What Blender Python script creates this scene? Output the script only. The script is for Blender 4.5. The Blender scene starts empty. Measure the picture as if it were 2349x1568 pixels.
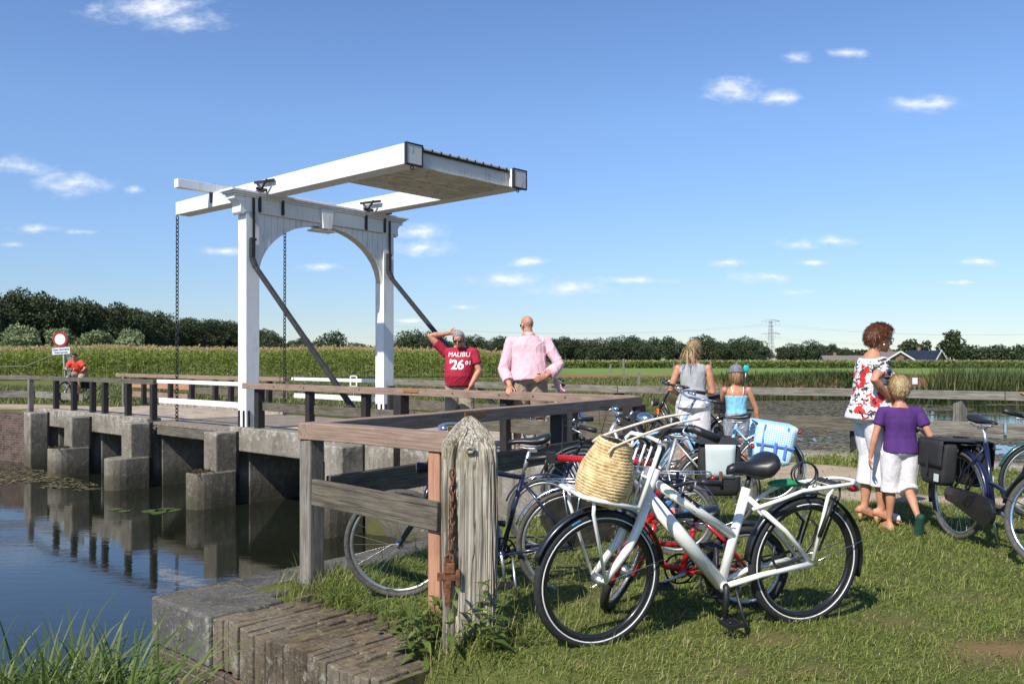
import bpy, math, random
import numpy as np
from mathutils import Vector, Matrix
from mathutils.bvhtree import BVHTree
RAD = math.radians
random.seed(7)
rng = np.random.default_rng(7)
SC = bpy.context.scene
COL = SC.collection
# ---------------------------------------------------------------- camera
cam_d = bpy.data.cameras.new('camera')
cam = bpy.data.objects.new('camera', cam_d)
COL.objects.link(cam)
CAMZ = 1.42
cam.location = (0, 0, CAMZ)
cam.rotation_euler = (RAD(90), 0, 0)
cam_d.sensor_width = 36
cam_d.lens = 30.65
cam_d.shift_y = 0.0175
cam_d.clip_start = 0.05
cam_d.clip_end = 6000
SC.camera = cam
# ---------------------------------------------------------------- sun, sky, exposure
SUN_AZ = Vector((-0.56, -0.83, 0)).normalized()       # horizontal direction towards the sun
SUN_EL = RAD(45)
sun_d = bpy.data.lights.new('sun', 'SUN')
sun_d.energy = 5.0
sun_d.angle = RAD(0.55)
sun_d.color = (1.0, 0.95, 0.87)
sun = bpy.data.objects.new('sun', sun_d)
COL.objects.link(sun)
to_sun = Vector((SUN_AZ.x * math.cos(SUN_EL), SUN_AZ.y * math.cos(SUN_EL), math.sin(SUN_EL)))
sun.rotation_euler = to_sun.to_track_quat('Z', 'Y').to_euler()
sun.location = (-20, -30, 40)
SC.view_settings.view_transform = 'Standard'
SC.view_settings.look = 'None'
SC.view_settings.exposure = 0.36
SC.view_settings.gamma = 1.0
SC.view_settings.use_curve_mapping = False


class NT:
    """Small helper to write node trees."""
    def __init__(s, tree):
        s.t = tree; s.n = tree.nodes; s.l = tree.links; s.n.clear()

    def put(s, sock, val):
        if isinstance(val, bpy.types.NodeSocket): s.l.new(val, sock)
        elif val is not None: sock.default_value = val

    def node(s, typ, ins=None, **props):
        nd = s.n.new(typ)
        for k, v in props.items(): setattr(nd, k, v)
        for k, v in (ins or {}).items(): s.put(nd.inputs[k], v)
        return nd

    def math(s, op, a, b=None, c=None, clamp=False):
        nd = s.n.new('ShaderNodeMath'); nd.operation = op; nd.use_clamp = clamp
        for i, v in enumerate((a, b, c)): s.put(nd.inputs[i], v)
        return nd.outputs[0]

    def vec(s, op, a, b=None, out=0):
        nd = s.n.new('ShaderNodeVectorMath'); nd.operation = op
        for i, v in enumerate((a, b)): s.put(nd.inputs[i], v)
        return nd.outputs[out]

    def mix(s, f, a, b, blend='MIX'):
        nd = s.n.new('ShaderNodeMix'); nd.data_type = 'RGBA'; nd.blend_type = blend
        s.put(nd.inputs[0], f); s.put(nd.inputs[6], a); s.put(nd.inputs[7], b)
        return nd.outputs[2]

    def ramp(s, f, stops, interp='LINEAR'):
        nd = s.n.new('ShaderNodeValToRGB'); nd.color_ramp.interpolation = interp
        els = nd.color_ramp.elements
        while len(els) < len(stops): els.new(0.5)
        for e, (p, c) in zip(els, stops):
            e.position = p
            e.color = (c, c, c, 1) if isinstance(c, (int, float)) else (*c, 1)
        s.put(nd.inputs[0], f)
        return nd.outputs[0]

    def noise(s, vec, scale, detail=4, rough=0.55, out=0):
        nd = s.n.new('ShaderNodeTexNoise')
        s.put(nd.inputs['Vector'], vec); nd.inputs['Scale'].default_value = scale
        nd.inputs['Detail'].default_value = detail; nd.inputs['Roughness'].default_value = rough
        return nd.outputs[out]

    def maprange(s, v, a, b, c=0.0, d=1.0, smooth=True):
        nd = s.n.new('ShaderNodeMapRange')
        if smooth: nd.interpolation_type = 'SMOOTHSTEP'
        s.put(nd.inputs[0], v)
        for i, k in enumerate((a, b, c, d)): nd.inputs[i + 1].default_value = k
        return nd.outputs[0]


# clouds sit in the sky itself: (x, y, half width, half height) of the sky directions, seen from the south
CLOUDS = [(350, 18, 190, 44), (430, 46, 120, 36), (40, 380, 120, 28), (165, 420, 110, 34), (1680, 205, 85, 36), (1825, 133, 50, 20),
          (1790, 225, 60, 24), (2130, 240, 110, 26), (70, 525, 80, 14), (965, 532, 80, 24), (975, 568, 95, 24), (1170, 642, 130, 24),
          (1300, 662, 120, 24), (1210, 600, 70, 14), (1450, 642, 130, 12), (1755, 634, 100, 18), (1920, 552, 70, 16), (1830, 560, 60, 16),
          (1665, 602, 60, 12), (1860, 602, 50, 10), (520, 575, 65, 13), (735, 612, 60, 13), (1830, 670, 60, 10), (2250, 600, 50, 14),
          (30, 560, 50, 10), (190, 532, 50, 9), (1945, 122, 50, 16), (2190, 648, 60, 8), (310, 434, 30, 12), (1060, 704, 60, 9), (940, 735, 60, 8)]
world = bpy.data.worlds.new('World')
SC.world = world
world.use_nodes = True
w = NT(world.node_tree)
sky = w.n.new('ShaderNodeTexSky')
sky.sky_type = 'NISHITA'
sky.sun_disc = False
sky.sun_elevation = SUN_EL
sky.sun_rotation = math.atan2(SUN_AZ.x, SUN_AZ.y)
sky.altitude = 0
sky.air_density = 1.0
sky.dust_density = 0.0
sky.ozone_density = 2.5
gen = w.node('ShaderNodeTexCoord').outputs['Generated']
sep = w.node('ShaderNodeSeparateXYZ', {0: gen})
front = w.math('GREATER_THAN', sep.outputs[1], 0.05)
ysafe = w.math('MAXIMUM', sep.outputs[1], 0.05)
cu = w.math('DIVIDE', sep.outputs[0], ysafe)
cv = w.math('DIVIDE', sep.outputs[2], ysafe)
uv = w.node('ShaderNodeCombineXYZ', {0: cu, 1: cv}).outputs[0]
dmin = None
for (px, py, rx, ry) in CLOUDS:
    d = w.vec('SUBTRACT', uv, ((px - 1174.5) / 2000, (825 - py) / 2000, 0))
    d = w.vec('MULTIPLY', d, (2000 / rx, 2000 / ry, 0))
    ln = w.vec('LENGTH', d, out=1)
    dmin = ln if dmin is None else w.math('MINIMUM', dmin, ln)
uvs = w.vec('MULTIPLY', uv, (1, 1.9, 1))
cn = w.noise(uvs, 38, 9, 0.62)
cn2 = w.noise(uvs, 13, 4, 0.5)
wob = w.math('ADD', w.math('MULTIPLY', w.math('SUBTRACT', cn, 0.5), 2.0), w.math('MULTIPLY', w.math('SUBTRACT', cn2, 0.5), 1.3))
dens = w.math('ADD', w.math('SUBTRACT', 0.92, dmin), wob)
dens = w.math('MULTIPLY', w.maprange(dens, -0.12, 1.25), w.maprange(dmin, 1.35, 0.75))
dens = w.math('MULTIPLY', dens, front)
dens = w.math('MULTIPLY', dens, w.math('MULTIPLY', w.maprange(cv, -0.01, 0.02), 0.82))
thick = w.maprange(dens, 0.2, 0.9)
ccol = w.mix(thick, (4.9, 5.4, 6.2, 1), (6.7, 6.8, 6.9, 1))
skt = w.ramp(sep.outputs[2], [(0.0, (.46, .51, .62)), (0.05, (.49, .55, .68)), (0.14, (.61, .68, .83)), (0.26, (.71, .80, .95)), (0.40, (.66, .77, .95)), (0.8, (.85, .92, 1.0))])
skc = w.mix(1.0, sky.outputs[0], skt, 'MULTIPLY')
scol = w.mix(dens, skc, ccol)
bg = w.node('ShaderNodeBackground', {0: scol, 1: 0.135})
w.l.new(bg.outputs[0], w.node('ShaderNodeOutputWorld').inputs[0])


# ---------------------------------------------------------------- materials
def new_mat(name):
    m = bpy.data.materials.new(name); m.use_nodes = True
    return m, NT(m.node_tree)


def finish(t, col, rough=0.6, bump=None, bstr=0.3, bdist=0.01, metal=0.0, spec=0.5, trans=0.0, coat=0.0, sub=0.0):
    p = t.node('ShaderNodeBsdfPrincipled')
    t.put(p.inputs['Base Color'], col if not isinstance(col, tuple) else (*col[:3], 1))
    t.put(p.inputs['Roughness'], rough); t.put(p.inputs['Metallic'], metal)
    t.put(p.inputs['Specular IOR Level'], spec)
    if coat: p.inputs['Coat Weight'].default_value = coat; p.inputs['Coat Roughness'].default_value = 0.08
    if sub:
        p.inputs['Subsurface Weight'].default_value = sub
        p.inputs['Subsurface Radius'].default_value = (0.02, 0.008, 0.004)
    if bump is not None:
        b = t.node('ShaderNodeBump', {'Height': bump, 'Strength': bstr, 'Distance': bdist})
        t.l.new(b.outputs[0], p.inputs['Normal'])
    sh = p.outputs[0]
    if trans:
        tr = t.node('ShaderNodeBsdfTranslucent')
        t.put(tr.inputs[0], col if not isinstance(col, tuple) else (*col[:3], 1))
        ms = t.node('ShaderNodeMixShader', {0: trans})
        t.l.new(sh, ms.inputs[1]); t.l.new(tr.outputs[0], ms.inputs[2]); sh = ms.outputs[0]
    t.l.new(sh, t.node('ShaderNodeOutputMaterial').inputs[0])


def c4(c, k=1.0): return (min(c[0] * k, 1), min(c[1] * k, 1), min(c[2] * k, 1), 1)


def plain(name, col, rough=0.5, var=0.12, scale=20, metal=0.0, bump=0.0, coat=0.0, spec=0.5, col2=None, bscale=None, sub=0.0, bdist=0.004):
    m, t = new_mat(name)
    co = t.node('ShaderNodeTexCoord').outputs['Object']
    n = t.noise(co, scale, 5, 0.6)
    f = t.maprange(n, 0.3, 0.7)
    c = t.mix(f, c4(col, 1 - var), c4(col2 if col2 else col, 1 + var))
    bn = t.noise(co, bscale or scale * 4, 4) if bump else None
    finish(t, c, rough, bn, bump, bdist, metal, spec, coat=coat, sub=sub)
    return m


def wood(name, c1, c2, rough=0.75, dark=None, bump=0.5, gs=(1.2, 22, 22), cracks=0.0, blotch=None):
    m, t = new_mat(name)
    g = t.node('ShaderNodeAttribute', attribute_name='grain').outputs['Vector']
    v = t.vec('MULTIPLY', g, gs)
    n1 = t.noise(v, 3.0, 6, 0.65)
    n2 = t.noise(t.vec('MULTIPLY', g, (1.5, 3, 3)), 2.5, 4)
    n3 = t.noise(t.vec('MULTIPLY', g, (0.8, 60, 60)), 3.0, 3)
    c = t.mix(t.maprange(n1, 0.3, 0.7), c4(c1), c4(c2))
    c = t.mix(t.math('MULTIPLY', t.maprange(n2, 0.45, 0.75), 0.55), c, c4(dark or c1, 0.6))
    if blotch:
        n4 = t.noise(g, 7.0, 5, 0.6)
        c = t.mix(t.math('MULTIPLY', t.maprange(n4, 0.52, 0.68), 0.6), c, c4(blotch))
    h = t.math('ADD', t.math('MULTIPLY', n1, 0.6), t.math('MULTIPLY', n3, 0.5))
    if cracks:
        cr = t.noise(t.vec('MULTIPLY', g, (0.3, 34, 34)), 1.2, 2, 0.5)
        cm = t.maprange(t.math('ABSOLUTE', t.math('SUBTRACT', cr, 0.5)), 0.0, 0.022, 1, 0)
        c = t.mix(t.math('MULTIPLY', cm, cracks), c, c4(c1, 0.12))
        h = t.math('SUBTRACT', h, cm)
    finish(t, c, rough, h, bump, 0.006)
    return m


def concrete(name, c1, c2, top=None, damp=True):
    m, t = new_mat(name)
    geo = t.node('ShaderNodeNewGeometry')
    co = geo.outputs['Position']
    n1 = t.noise(co, 1.3, 6, 0.6); n2 = t.noise(co, 8, 6, 0.68); n3 = t.noise(co, 48, 4, 0.7)
    st = t.noise(t.vec('MULTIPLY', co, (5, 5, 0.5)), 2.2, 5, 0.6)
    c = t.mix(t.maprange(n1, 0.35, 0.65), c4(c1), c4(c2))
    c = t.mix(t.math('MULTIPLY', t.maprange(st, 0.5, 0.72), 0.6), c, c4(c1, 0.42))
    c = t.mix(t.math('MULTIPLY', t.maprange(n2, 0.54, 0.66), 0.6), c, (0.34, 0.32, 0.27, 1))
    c = t.mix(t.math('MULTIPLY', t.maprange(n3, 0.58, 0.68), 0.5), c, (0.44, 0.41, 0.35, 1))
    c = t.mix(t.math('MULTIPLY', t.maprange(n3, 0.44, 0.34), 0.6), c, c4(c1, 0.3))
    z = t.node('ShaderNodeSeparateXYZ', {0: co}).outputs[2]
    if damp:
        zz = t.math('ADD', z, t.math('MULTIPLY', n2, 0.35))
        c = t.mix(t.math('MULTIPLY', t.maprange(zz, -1.0, -0.45, 1, 0), 0.8), c, (0.055, 0.05, 0.03, 1))
        lime = t.math('MULTIPLY', t.maprange(zz, 0.10, 0.30), t.maprange(n2, 0.42, 0.6))
        c = t.mix(t.math('MULTIPLY', lime, 0.42), c, (0.50, 0.48, 0.43, 1))
    moss = t.math('MULTIPLY', t.maprange(t.node('ShaderNodeSeparateXYZ', {0: geo.outputs['Normal']}).outputs[2], 0.5, 0.9), t.maprange(n2, 0.45, 0.6))
    c = t.mix(t.math('MULTIPLY', moss, 0.6), c, c4(top or (0.10, 0.085, 0.045)))
    finish(t, c, 0.9, t.math('ADD', t.math('MULTIPLY', n3, 0.5), n2), 0.85, 0.02, spec=0.2)
    return m


def brickmat(name, c1, c2, mortar, scale=1.0, rot=None):
    m, t = new_mat(name)
    g = t.node('ShaderNodeAttribute', attribute_name='grain').outputs['Vector']
    n0 = t.noise(g, 12, 4, 0.6, out=1)
    gg = t.vec('ADD', g, t.vec('MULTIPLY', n0, (0.012, 0.012, 0)))
    b = t.node('ShaderNodeTexBrick', {'Vector': gg, 'Color1': c4(c1), 'Color2': c4(c2), 'Mortar': c4(mortar), 'Scale': scale,
               'Mortar Size': 0.006, 'Mortar Smooth': 0.3, 'Bias': 0.0, 'Brick Width': 0.21, 'Row Height': 0.062})
    n = t.noise(g, 5, 6, 0.65); n2 = t.noise(g, 30, 4)
    c = t.mix(t.math('MULTIPLY', t.maprange(n, 0.45, 0.68), 0.75), b.outputs[0], c4(c1, 0.35))
    c = t.mix(t.math('MULTIPLY', t.maprange(n2, 0.55, 0.75), 0.5), c, (0.36, 0.33, 0.26, 1))
    h = t.math('ADD', t.math('MULTIPLY', b.outputs[1], -1.0), t.math('MULTIPLY', n2, 0.5))
    finish(t, c, 0.9, h, 0.9, 0.012, spec=0.2)
    return m


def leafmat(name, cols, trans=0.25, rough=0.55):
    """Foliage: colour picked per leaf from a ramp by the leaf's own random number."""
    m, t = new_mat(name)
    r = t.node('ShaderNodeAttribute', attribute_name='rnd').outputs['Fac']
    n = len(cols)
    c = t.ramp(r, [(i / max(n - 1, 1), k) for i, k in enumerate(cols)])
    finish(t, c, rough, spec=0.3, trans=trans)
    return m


def paint(name, col, rough=0.3, grime=0.25, coat=0.0, scale=3.0, metal=0.0, dirtcol=(0.25, 0.23, 0.19)):
    m, t = new_mat(name)
    co = t.node('ShaderNodeTexCoord').outputs['Object']
    n = t.noise(co, scale, 6, 0.65); n2 = t.noise(t.vec('MULTIPLY', co, (9, 9, 0.7)), 3, 5, 0.6)
    f = t.math('MULTIPLY', t.math('MULTIPLY', t.maprange(n, 0.4, 0.75), t.maprange(n2, 0.45, 0.7)), grime)
    c = t.mix(f, c4(col), c4(dirtcol))
    finish(t, c, rough, t.noise(co, 40, 3), 0.08, 0.003, metal=metal, coat=coat)
    return m


MAT = {}
MAT['white_paint'] = paint('white_paint', (0.78, 0.78, 0.76), 0.42, 0.85, scale=2.2)
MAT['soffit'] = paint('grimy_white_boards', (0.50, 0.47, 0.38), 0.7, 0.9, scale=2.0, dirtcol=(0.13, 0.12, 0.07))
MAT['weathered_white'] = paint('weathered_white_paint', (0.62, 0.61, 0.58), 0.6, 0.9, scale=7, dirtcol=(0.12, 0.11, 0.09))
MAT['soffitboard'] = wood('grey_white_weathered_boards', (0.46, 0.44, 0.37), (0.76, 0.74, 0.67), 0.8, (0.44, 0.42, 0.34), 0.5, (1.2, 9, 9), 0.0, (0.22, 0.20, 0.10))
MAT['iron'] = plain('black_iron', (0.018, 0.017, 0.017), 0.45, 0.3, 15, bump=0.2)
MAT['brace'] = plain('dark_steel_brace', (0.028, 0.026, 0.025), 0.55, 0.35, 8, bump=0.2)
MAT['rust'] = plain('rusty_iron', (0.10, 0.035, 0.016), 0.85, 0.4, 40, bump=0.6, col2=(0.16, 0.06, 0.025))
MAT['redwood'] = wood('new_hardwood', (0.185, 0.115, 0.083), (0.33, 0.235, 0.175), 0.7, (0.22, 0.145, 0.105), 0.35, (1.0, 26, 26))
MAT['freshwood'] = wood('fresh_planed_hardwood', (0.36, 0.17, 0.095), (0.46, 0.25, 0.16), 0.65, (0.38, 0.19, 0.11), 0.3)
MAT['patchwood'] = plain('orange_repair_filler', (0.30, 0.13, 0.03), 0.6, 0.25, 30)
MAT['greywood'] = wood('weathered_grey_wood', (0.13, 0.115, 0.095), (0.27, 0.25, 0.21), 0.9, (0.10, 0.085, 0.065), 0.8, (1.2, 20, 20), 0.5, (0.16, 0.14, 0.09))
MAT['plankwood'] = wood('mossy_brown_plank', (0.075, 0.062, 0.045), (0.16, 0.14, 0.105), 0.9, (0.06, 0.05, 0.03), 0.8, (1.5, 16, 16), 0.3, (0.10, 0.10, 0.05))
MAT['bollardwood'] = wood('bleached_oak', (0.18, 0.15, 0.11), (0.52, 0.47, 0.385), 0.9, (0.20, 0.16, 0.10), 1.0, (0.30, 30, 30), 0.5, (0.24, 0.20, 0.10))
MAT['tarwood'] = wood('tarred_dark_wood', (0.012, 0.010, 0.010), (0.03, 0.024, 0.022), 0.7, None, 0.5)
MAT['deckwood'] = wood('bridge_deck_planks', (0.16, 0.125, 0.095), (0.30, 0.25, 0.20), 0.9, (0.14, 0.11, 0.08), 0.6, (1.2, 14, 14), 0.4)
MAT['concrete'] = concrete('old_concrete', (0.15, 0.13, 0.10), (0.27, 0.24, 0.195))
MAT['coping'] = concrete('dark_stone_coping', (0.060, 0.057, 0.055), (0.125, 0.118, 0.11), damp=False)
MAT['brick'] = brickmat('dark_quay_brick', (0.085, 0.05, 0.042), (0.13, 0.085, 0.07), (0.20, 0.19, 0.17))
MAT['lichenbrick'] = concrete('lichen_covered_old_brick', (0.085, 0.066, 0.046), (0.18, 0.15, 0.11), (0.17, 0.11, 0.045), damp=False)
MAT['edgebrick'] = brickmat('lichen_covered_brick', (0.17, 0.115, 0.065), (0.25, 0.17, 0.09), (0.10, 0.085, 0.06))


# ---------------------------------------------------------------- mesh builder
def frame(d, up=(0, 0, 1)):
    d = Vector(d).normalized(); up = Vector(up)
    if abs(d.dot(up.normalized())) > 0.98: up = Vector((0, 1, 0)) if abs(d.y) < 0.9 else Vector((1, 0, 0))
    s = d.cross(up).normalized()
    return d, s, s.cross(d).normalized()


class MB:
    def __init__(s): s.v = []; s.f = []; s.g = []; s.sm = []

    def add(s, vs, fs, gr=None, smooth=False):
        o = len(s.v)
        vs = [tuple(p) for p in vs]
        s.v += vs
        s.g += [tuple(p) for p in gr] if gr is not None else vs
        s.f += [tuple(i + o for i in f) for f in fs]
        s.sm += [smooth] * len(fs)
        return s

    def bar(s, p0, p1, w_, h, up=(0, 0, 1), ends=(1, 1), seg=1, wob=0.0):
        p0 = Vector(p0); p1 = Vector(p1)
        d, sd, u = frame(p1 - p0, up); L = (p1 - p0).length
        r = random.uniform(-50, 50); vs = []; gr = []; fs = []
        for i in range(seg + 1):
            t = i / seg; k = ends[0] + (ends[1] - ends[0]) * t
            c = p0 + (p1 - p0) * t
            if wob and 0 < i < seg: c = c + u * random.uniform(-wob, wob) + sd * random.uniform(-wob, wob)
            for (a, b) in ((-1, -1), (1, -1), (1, 1), (-1, 1)):
                vs.append(c + sd * (a * w_ / 2 * k) + u * (b * h / 2 * k)); gr.append((t * L + r, a * w_ / 2 + r, b * h / 2))
        for i in range(seg):
            o = 4 * i
            for j in range(4):
                k = (j + 1) % 4
                fs.append((o + j, o + k, o + 4 + k, o + 4 + j))
        n = 4 * seg
        fs += [(3, 2, 1, 0), (n, n + 1, n + 2, n + 3)]
        return s.add(vs, fs, gr)

    def box(s, c, size, rz=0.0, grain=None):
        c = Vector(c); ca, sa = math.cos(rz), math.sin(rz); r = random.uniform(-50, 50)
        ax = max(range(3), key=lambda i: size[i]) if grain is None else grain
        vs = []; gr = []
        for x, y, z in ((-1, -1, -1), (1, -1, -1), (1, 1, -1), (-1, 1, -1), (-1, -1, 1), (1, -1, 1), (1, 1, 1), (-1, 1, 1)):
            p = [x * size[0] / 2, y * size[1] / 2, z * size[2] / 2]
            vs.append((c.x + p[0] * ca - p[1] * sa, c.y + p[0] * sa + p[1] * ca, c.z + p[2]))
            q = [p[ax] + r] + [p[i] + r for i in range(3) if i != ax]
            gr.append(q)
        return s.add(vs, [(3, 2, 1, 0), (4, 5, 6, 7), (0, 1, 5, 4), (1, 2, 6, 5), (2, 3, 7, 6), (3, 0, 4, 7)], gr)

    def tube(s, pts, r, n=8, closed=False, cap=True, smooth=True, flat=1.0):
        pts = [Vector(p) for p in pts]; m = len(pts)
        rs = r if isinstance(r, (list, tuple)) else [r] * m
        vs = []; fs = []
        up = None
        for i, p in enumerate(pts):
            if closed: d = pts[(i + 1) % m] - pts[i - 1]
            else: d = pts[min(i + 1, m - 1)] - pts[max(i - 1, 0)]
            d = d.normalized()
            if up is None: _, sd, up = frame(d)
            else:
                up = (up - d * up.dot(d))
                if up.length < 1e-6: _, sd, up = frame(d)
                up.normalize(); sd = d.cross(up)
            for k in range(n):
                a = 2 * math.pi * k / n
                vs.append(p + sd * (math.cos(a) * rs[i]) + up * (math.sin(a) * rs[i] * flat))
        for i in range(m if closed else m - 1):
            j = (i + 1) % m
            for k in range(n):
                q = (k + 1) % n
                fs.append((i * n + k, i * n + q, j * n + q, j * n + k))
        if cap and not closed:
            fs += [tuple(range(n - 1, -1, -1)), tuple((m - 1) * n + k for k in range(n))]
        return s.add(vs, fs, None, smooth)

    def ell(s, c, rad, M=None, nu=14, nv=9):
        c = Vector(c); vs = []; fs = []
        M = M or Matrix.Identity(3)
        for i in range(nv + 1):
            th = math.pi * i / nv
            for j in range(nu):
                ph = 2 * math.pi * j / nu
                vs.append(c + M @ Vector((rad[0] * math.sin(th) * math.cos(ph), rad[1] * math.sin(th) * math.sin(ph), rad[2] * math.cos(th))))
        for i in range(nv):
            for j in range(nu):
                k = (j + 1) % nu
                fs.append((i * nu + j, (i + 1) * nu + j, (i + 1) * nu + k, i * nu + k))
        return s.add(vs, fs, None, True)

    def loft(s, rings, n=16, cap=True, smooth=True, power=2.0):
        """rings: (centre, x half axis vector, y half axis vector); power > 2 squares the section."""
        vs = []; fs = []
        for c, ax, ay in rings:
            c = Vector(c); ax = Vector(ax); ay = Vector(ay)
            for k in range(n):
                a = 2 * math.pi * k / n
                ca, sa = math.cos(a), math.sin(a)
                e = 2.0 / power
                x = math.copysign(abs(ca) ** e, ca); y = math.copysign(abs(sa) ** e, sa)
                vs.append(c + ax * x + ay * y)
        m = len(rings)
        for i in range(m - 1):
            for k in range(n):
                q = (k + 1) % n
                fs.append((i * n + k, i * n + q, (i + 1) * n + q, (i + 1) * n + k))
        if cap: fs += [tuple(range(n - 1, -1, -1)), tuple((m - 1) * n + k for k in range(n))]
        return s.add(vs, fs, None, smooth)

    def torus(s, c, R_, r, ax=0, n=40, m=8, flat=1.0, arc=None):
        """ring in the plane perpendicular to local axis ax (1 = y); arc = (a0, a1) in radians, from +x towards +z."""
        a0, a1 = arc or (0, 2 * math.pi)
        pts = []; c = Vector(c)
        for i in range(n + (1 if arc else 0)):
            a = a0 + (a1 - a0) * i / n
            pts.append(c + (Vector((math.cos(a), 0, math.sin(a))) if ax == 1 else Vector((math.cos(a), math.sin(a), 0)) if ax == 2 else Vector((0, math.cos(a), math.sin(a)))) * R_)
        return s.ring(pts, c, r, ax, m, flat, closed=arc is None)

    def ring(s, pts, c, r, ax, m, flat, closed):
        axis = Vector((1 if ax == 0 else 0, 1 if ax == 1 else 0, 1 if ax == 2 else 0))
        vs = []; fs = []; n = len(pts)
        for p in pts:
            o = (p - c).normalized()
            for k in range(m):
                a = 2 * math.pi * k / m
                vs.append(p + o * (math.cos(a) * r) + axis * (math.sin(a) * r * flat))
        for i in range(n if closed else n - 1):
            j = (i + 1) % n
            for k in range(m):
                q = (k + 1) % m
                fs.append((i * m + k, i * m + q, j * m + q, j * m + k))
        if not closed: fs += [tuple(range(m - 1, -1, -1)), tuple((n - 1) * m + k for k in range(m))]
        return s.add(vs, fs, None, True)

    def prism(s, poly, depth, org=(0, 0, 0), X=(1, 0, 0), Y=(0, 0, 1), N=(0, 1, 0)):
        """polygon in the plane X, Y at org, extruded along N by depth."""
        org = Vector(org); X = Vector(X); Y = Vector(Y); N = Vector(N).normalized()
        n = len(poly); r = random.uniform(-40, 40)
        vs = [org + X * p[0] + Y * p[1] for p in poly] + [org + X * p[0] + Y * p[1] + N * depth for p in poly]
        gr = [(p[1] + r, p[0] + r, 0) for p in poly] + [(p[1] + r, p[0] + r, depth) for p in poly]
        fs = [tuple(range(n)), tuple(range(2 * n - 1, n - 1, -1))]
        fs += [(i, (i + 1) % n, n + (i + 1) % n, n + i) for i in range(n)]
        return s.add(vs, fs, gr)

    def mesh(s, name):
        me = bpy.data.meshes.new(name)
        me.from_pydata(s.v, [], s.f)
        at = me.attributes.new('grain', 'FLOAT_VECTOR', 'POINT')
        at.data.foreach_set('vector', np.array(s.g, dtype=np.float32).ravel())
        me.polygons.foreach_set('use_smooth', s.sm)
        me.update()
        return me

    def build(s, name, mat, parent=None, bevel=0.0, world=False):
        if world and parent is not None:
            inv = parent_inv(parent)
            s.v = [tuple(inv @ Vector(p)) for p in s.v]
        me = s.mesh(name)
        o = bpy.data.objects.new(name, me); COL.objects.link(o)
        me.materials.append(MAT[mat] if isinstance(mat, str) else mat)
        if parent is not None: o.parent = parent
        fix_normals(me)
        if bevel:
            b = o.modifiers.new('bevel', 'BEVEL'); b.width = bevel; b.segments = 2; b.limit_method = 'ANGLE'; b.angle_limit = RAD(40)
        return o


def fix_normals(me):
    import bmesh
    bm = bmesh.new(); bm.from_mesh(me)
    bmesh.ops.recalc_face_normals(bm, faces=bm.faces)
    bm.to_mesh(me); bm.free()


def parent_inv(p):
    return Matrix.LocRotScale(p.location, p.rotation_euler, p.scale).inverted()


def tag(o, label=None, cat=None, group=None, kind=None):
    if label: o['label'] = label
    if cat: o['category'] = cat
    if group: o['group'] = group
    if kind: o['kind'] = kind
    return o


def thing(name, label, cat, loc=(0, 0, 0), rz=0.0, group=None):
    o = bpy.data.objects.new(name, None); COL.objects.link(o)
    o.empty_display_size = 0.1
    o.location = loc; o.rotation_euler = (0, 0, rz)
    return tag(o, label, cat, group)


def bigmesh(name, V, F, mat, attrs=None, parent=None, smooth=False):
    """numpy mesh: V (n,3), F (m,k)"""
    me = bpy.data.meshes.new(name)
    V = np.asarray(V, np.float32); F = np.asarray(F, np.int32)
    m, k = F.shape
    me.vertices.add(len(V)); me.vertices.foreach_set('co', V.ravel())
    me.loops.add(m * k); me.loops.foreach_set('vertex_index', F.ravel())
    me.polygons.add(m)
    me.polygons.foreach_set('loop_start', np.arange(0, m * k, k, dtype=np.int32))
    if smooth: me.polygons.foreach_set('use_smooth', np.ones(m, bool))
    for an, arr in (attrs or {}).items():
        arr = np.asarray(arr, np.float32)
        if arr.ndim == 1: me.attributes.new(an, 'FLOAT', 'POINT').data.foreach_set('value', arr)
        else: me.attributes.new(an, 'FLOAT_VECTOR', 'POINT').data.foreach_set('vector', arr.ravel())
    me.update(calc_edges=True)
    me.materials.append(MAT[mat] if isinstance(mat, str) else mat)
    o = bpy.data.objects.new(name, me); COL.objects.link(o)
    if parent is not None: o.parent = parent
    return o


def copy_tree(o, parent=None):
    c = o.copy(); COL.objects.link(c)
    if parent is not None: c.parent = parent
    for ch in list(o.children): copy_tree(ch, c)
    return c


# ---------------------------------------------------------------- layout of the bridge
BR_O = Vector((-4.92, 16.13, 0.0))                     # foot of the near portal post
BR_A = RAD(48)
UB = Vector((math.cos(BR_A), math.sin(BR_A), 0))       # across the bridge (local x)
VA = Vector((-math.sin(BR_A), math.cos(BR_A), 0))      # along the bridge, away (local y)


def ab(a, b, z=0.0):
    p = BR_O + VA * a + UB * b
    return Vector((p.x, p.y, z))
# ---------------------------------------------------------------- ground, water
def sdist(P, poly):
    """signed distance of points P (n,2) to a polygon, positive inside."""
    poly = np.array(poly, float); n = len(poly)
    d = np.full(len(P), 1e9); inside = np.zeros(len(P), bool)
    for i in range(n):
        a = poly[i]; b = poly[(i + 1) % n]; e = b - a
        w_ = P - a
        t = np.clip((w_ @ e) / (e @ e), 0, 1)
        q = w_ - t[:, None] * e
        d = np.minimum(d, np.hypot(q[:, 0], q[:, 1]))
        c = ((a[1] > P[:, 1]) != (b[1] > P[:, 1]))
        with np.errstate(divide='ignore', invalid='ignore'):
            xi = (b[0] - a[0]) * (P[:, 1] - a[1]) / (b[1] - a[1]) + a[0]
        inside ^= c & (P[:, 0] < xi)
    return np.where(inside, d, -d)


def xy(a, b):
    p = ab(a, b); return (p.x, p.y)


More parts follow.
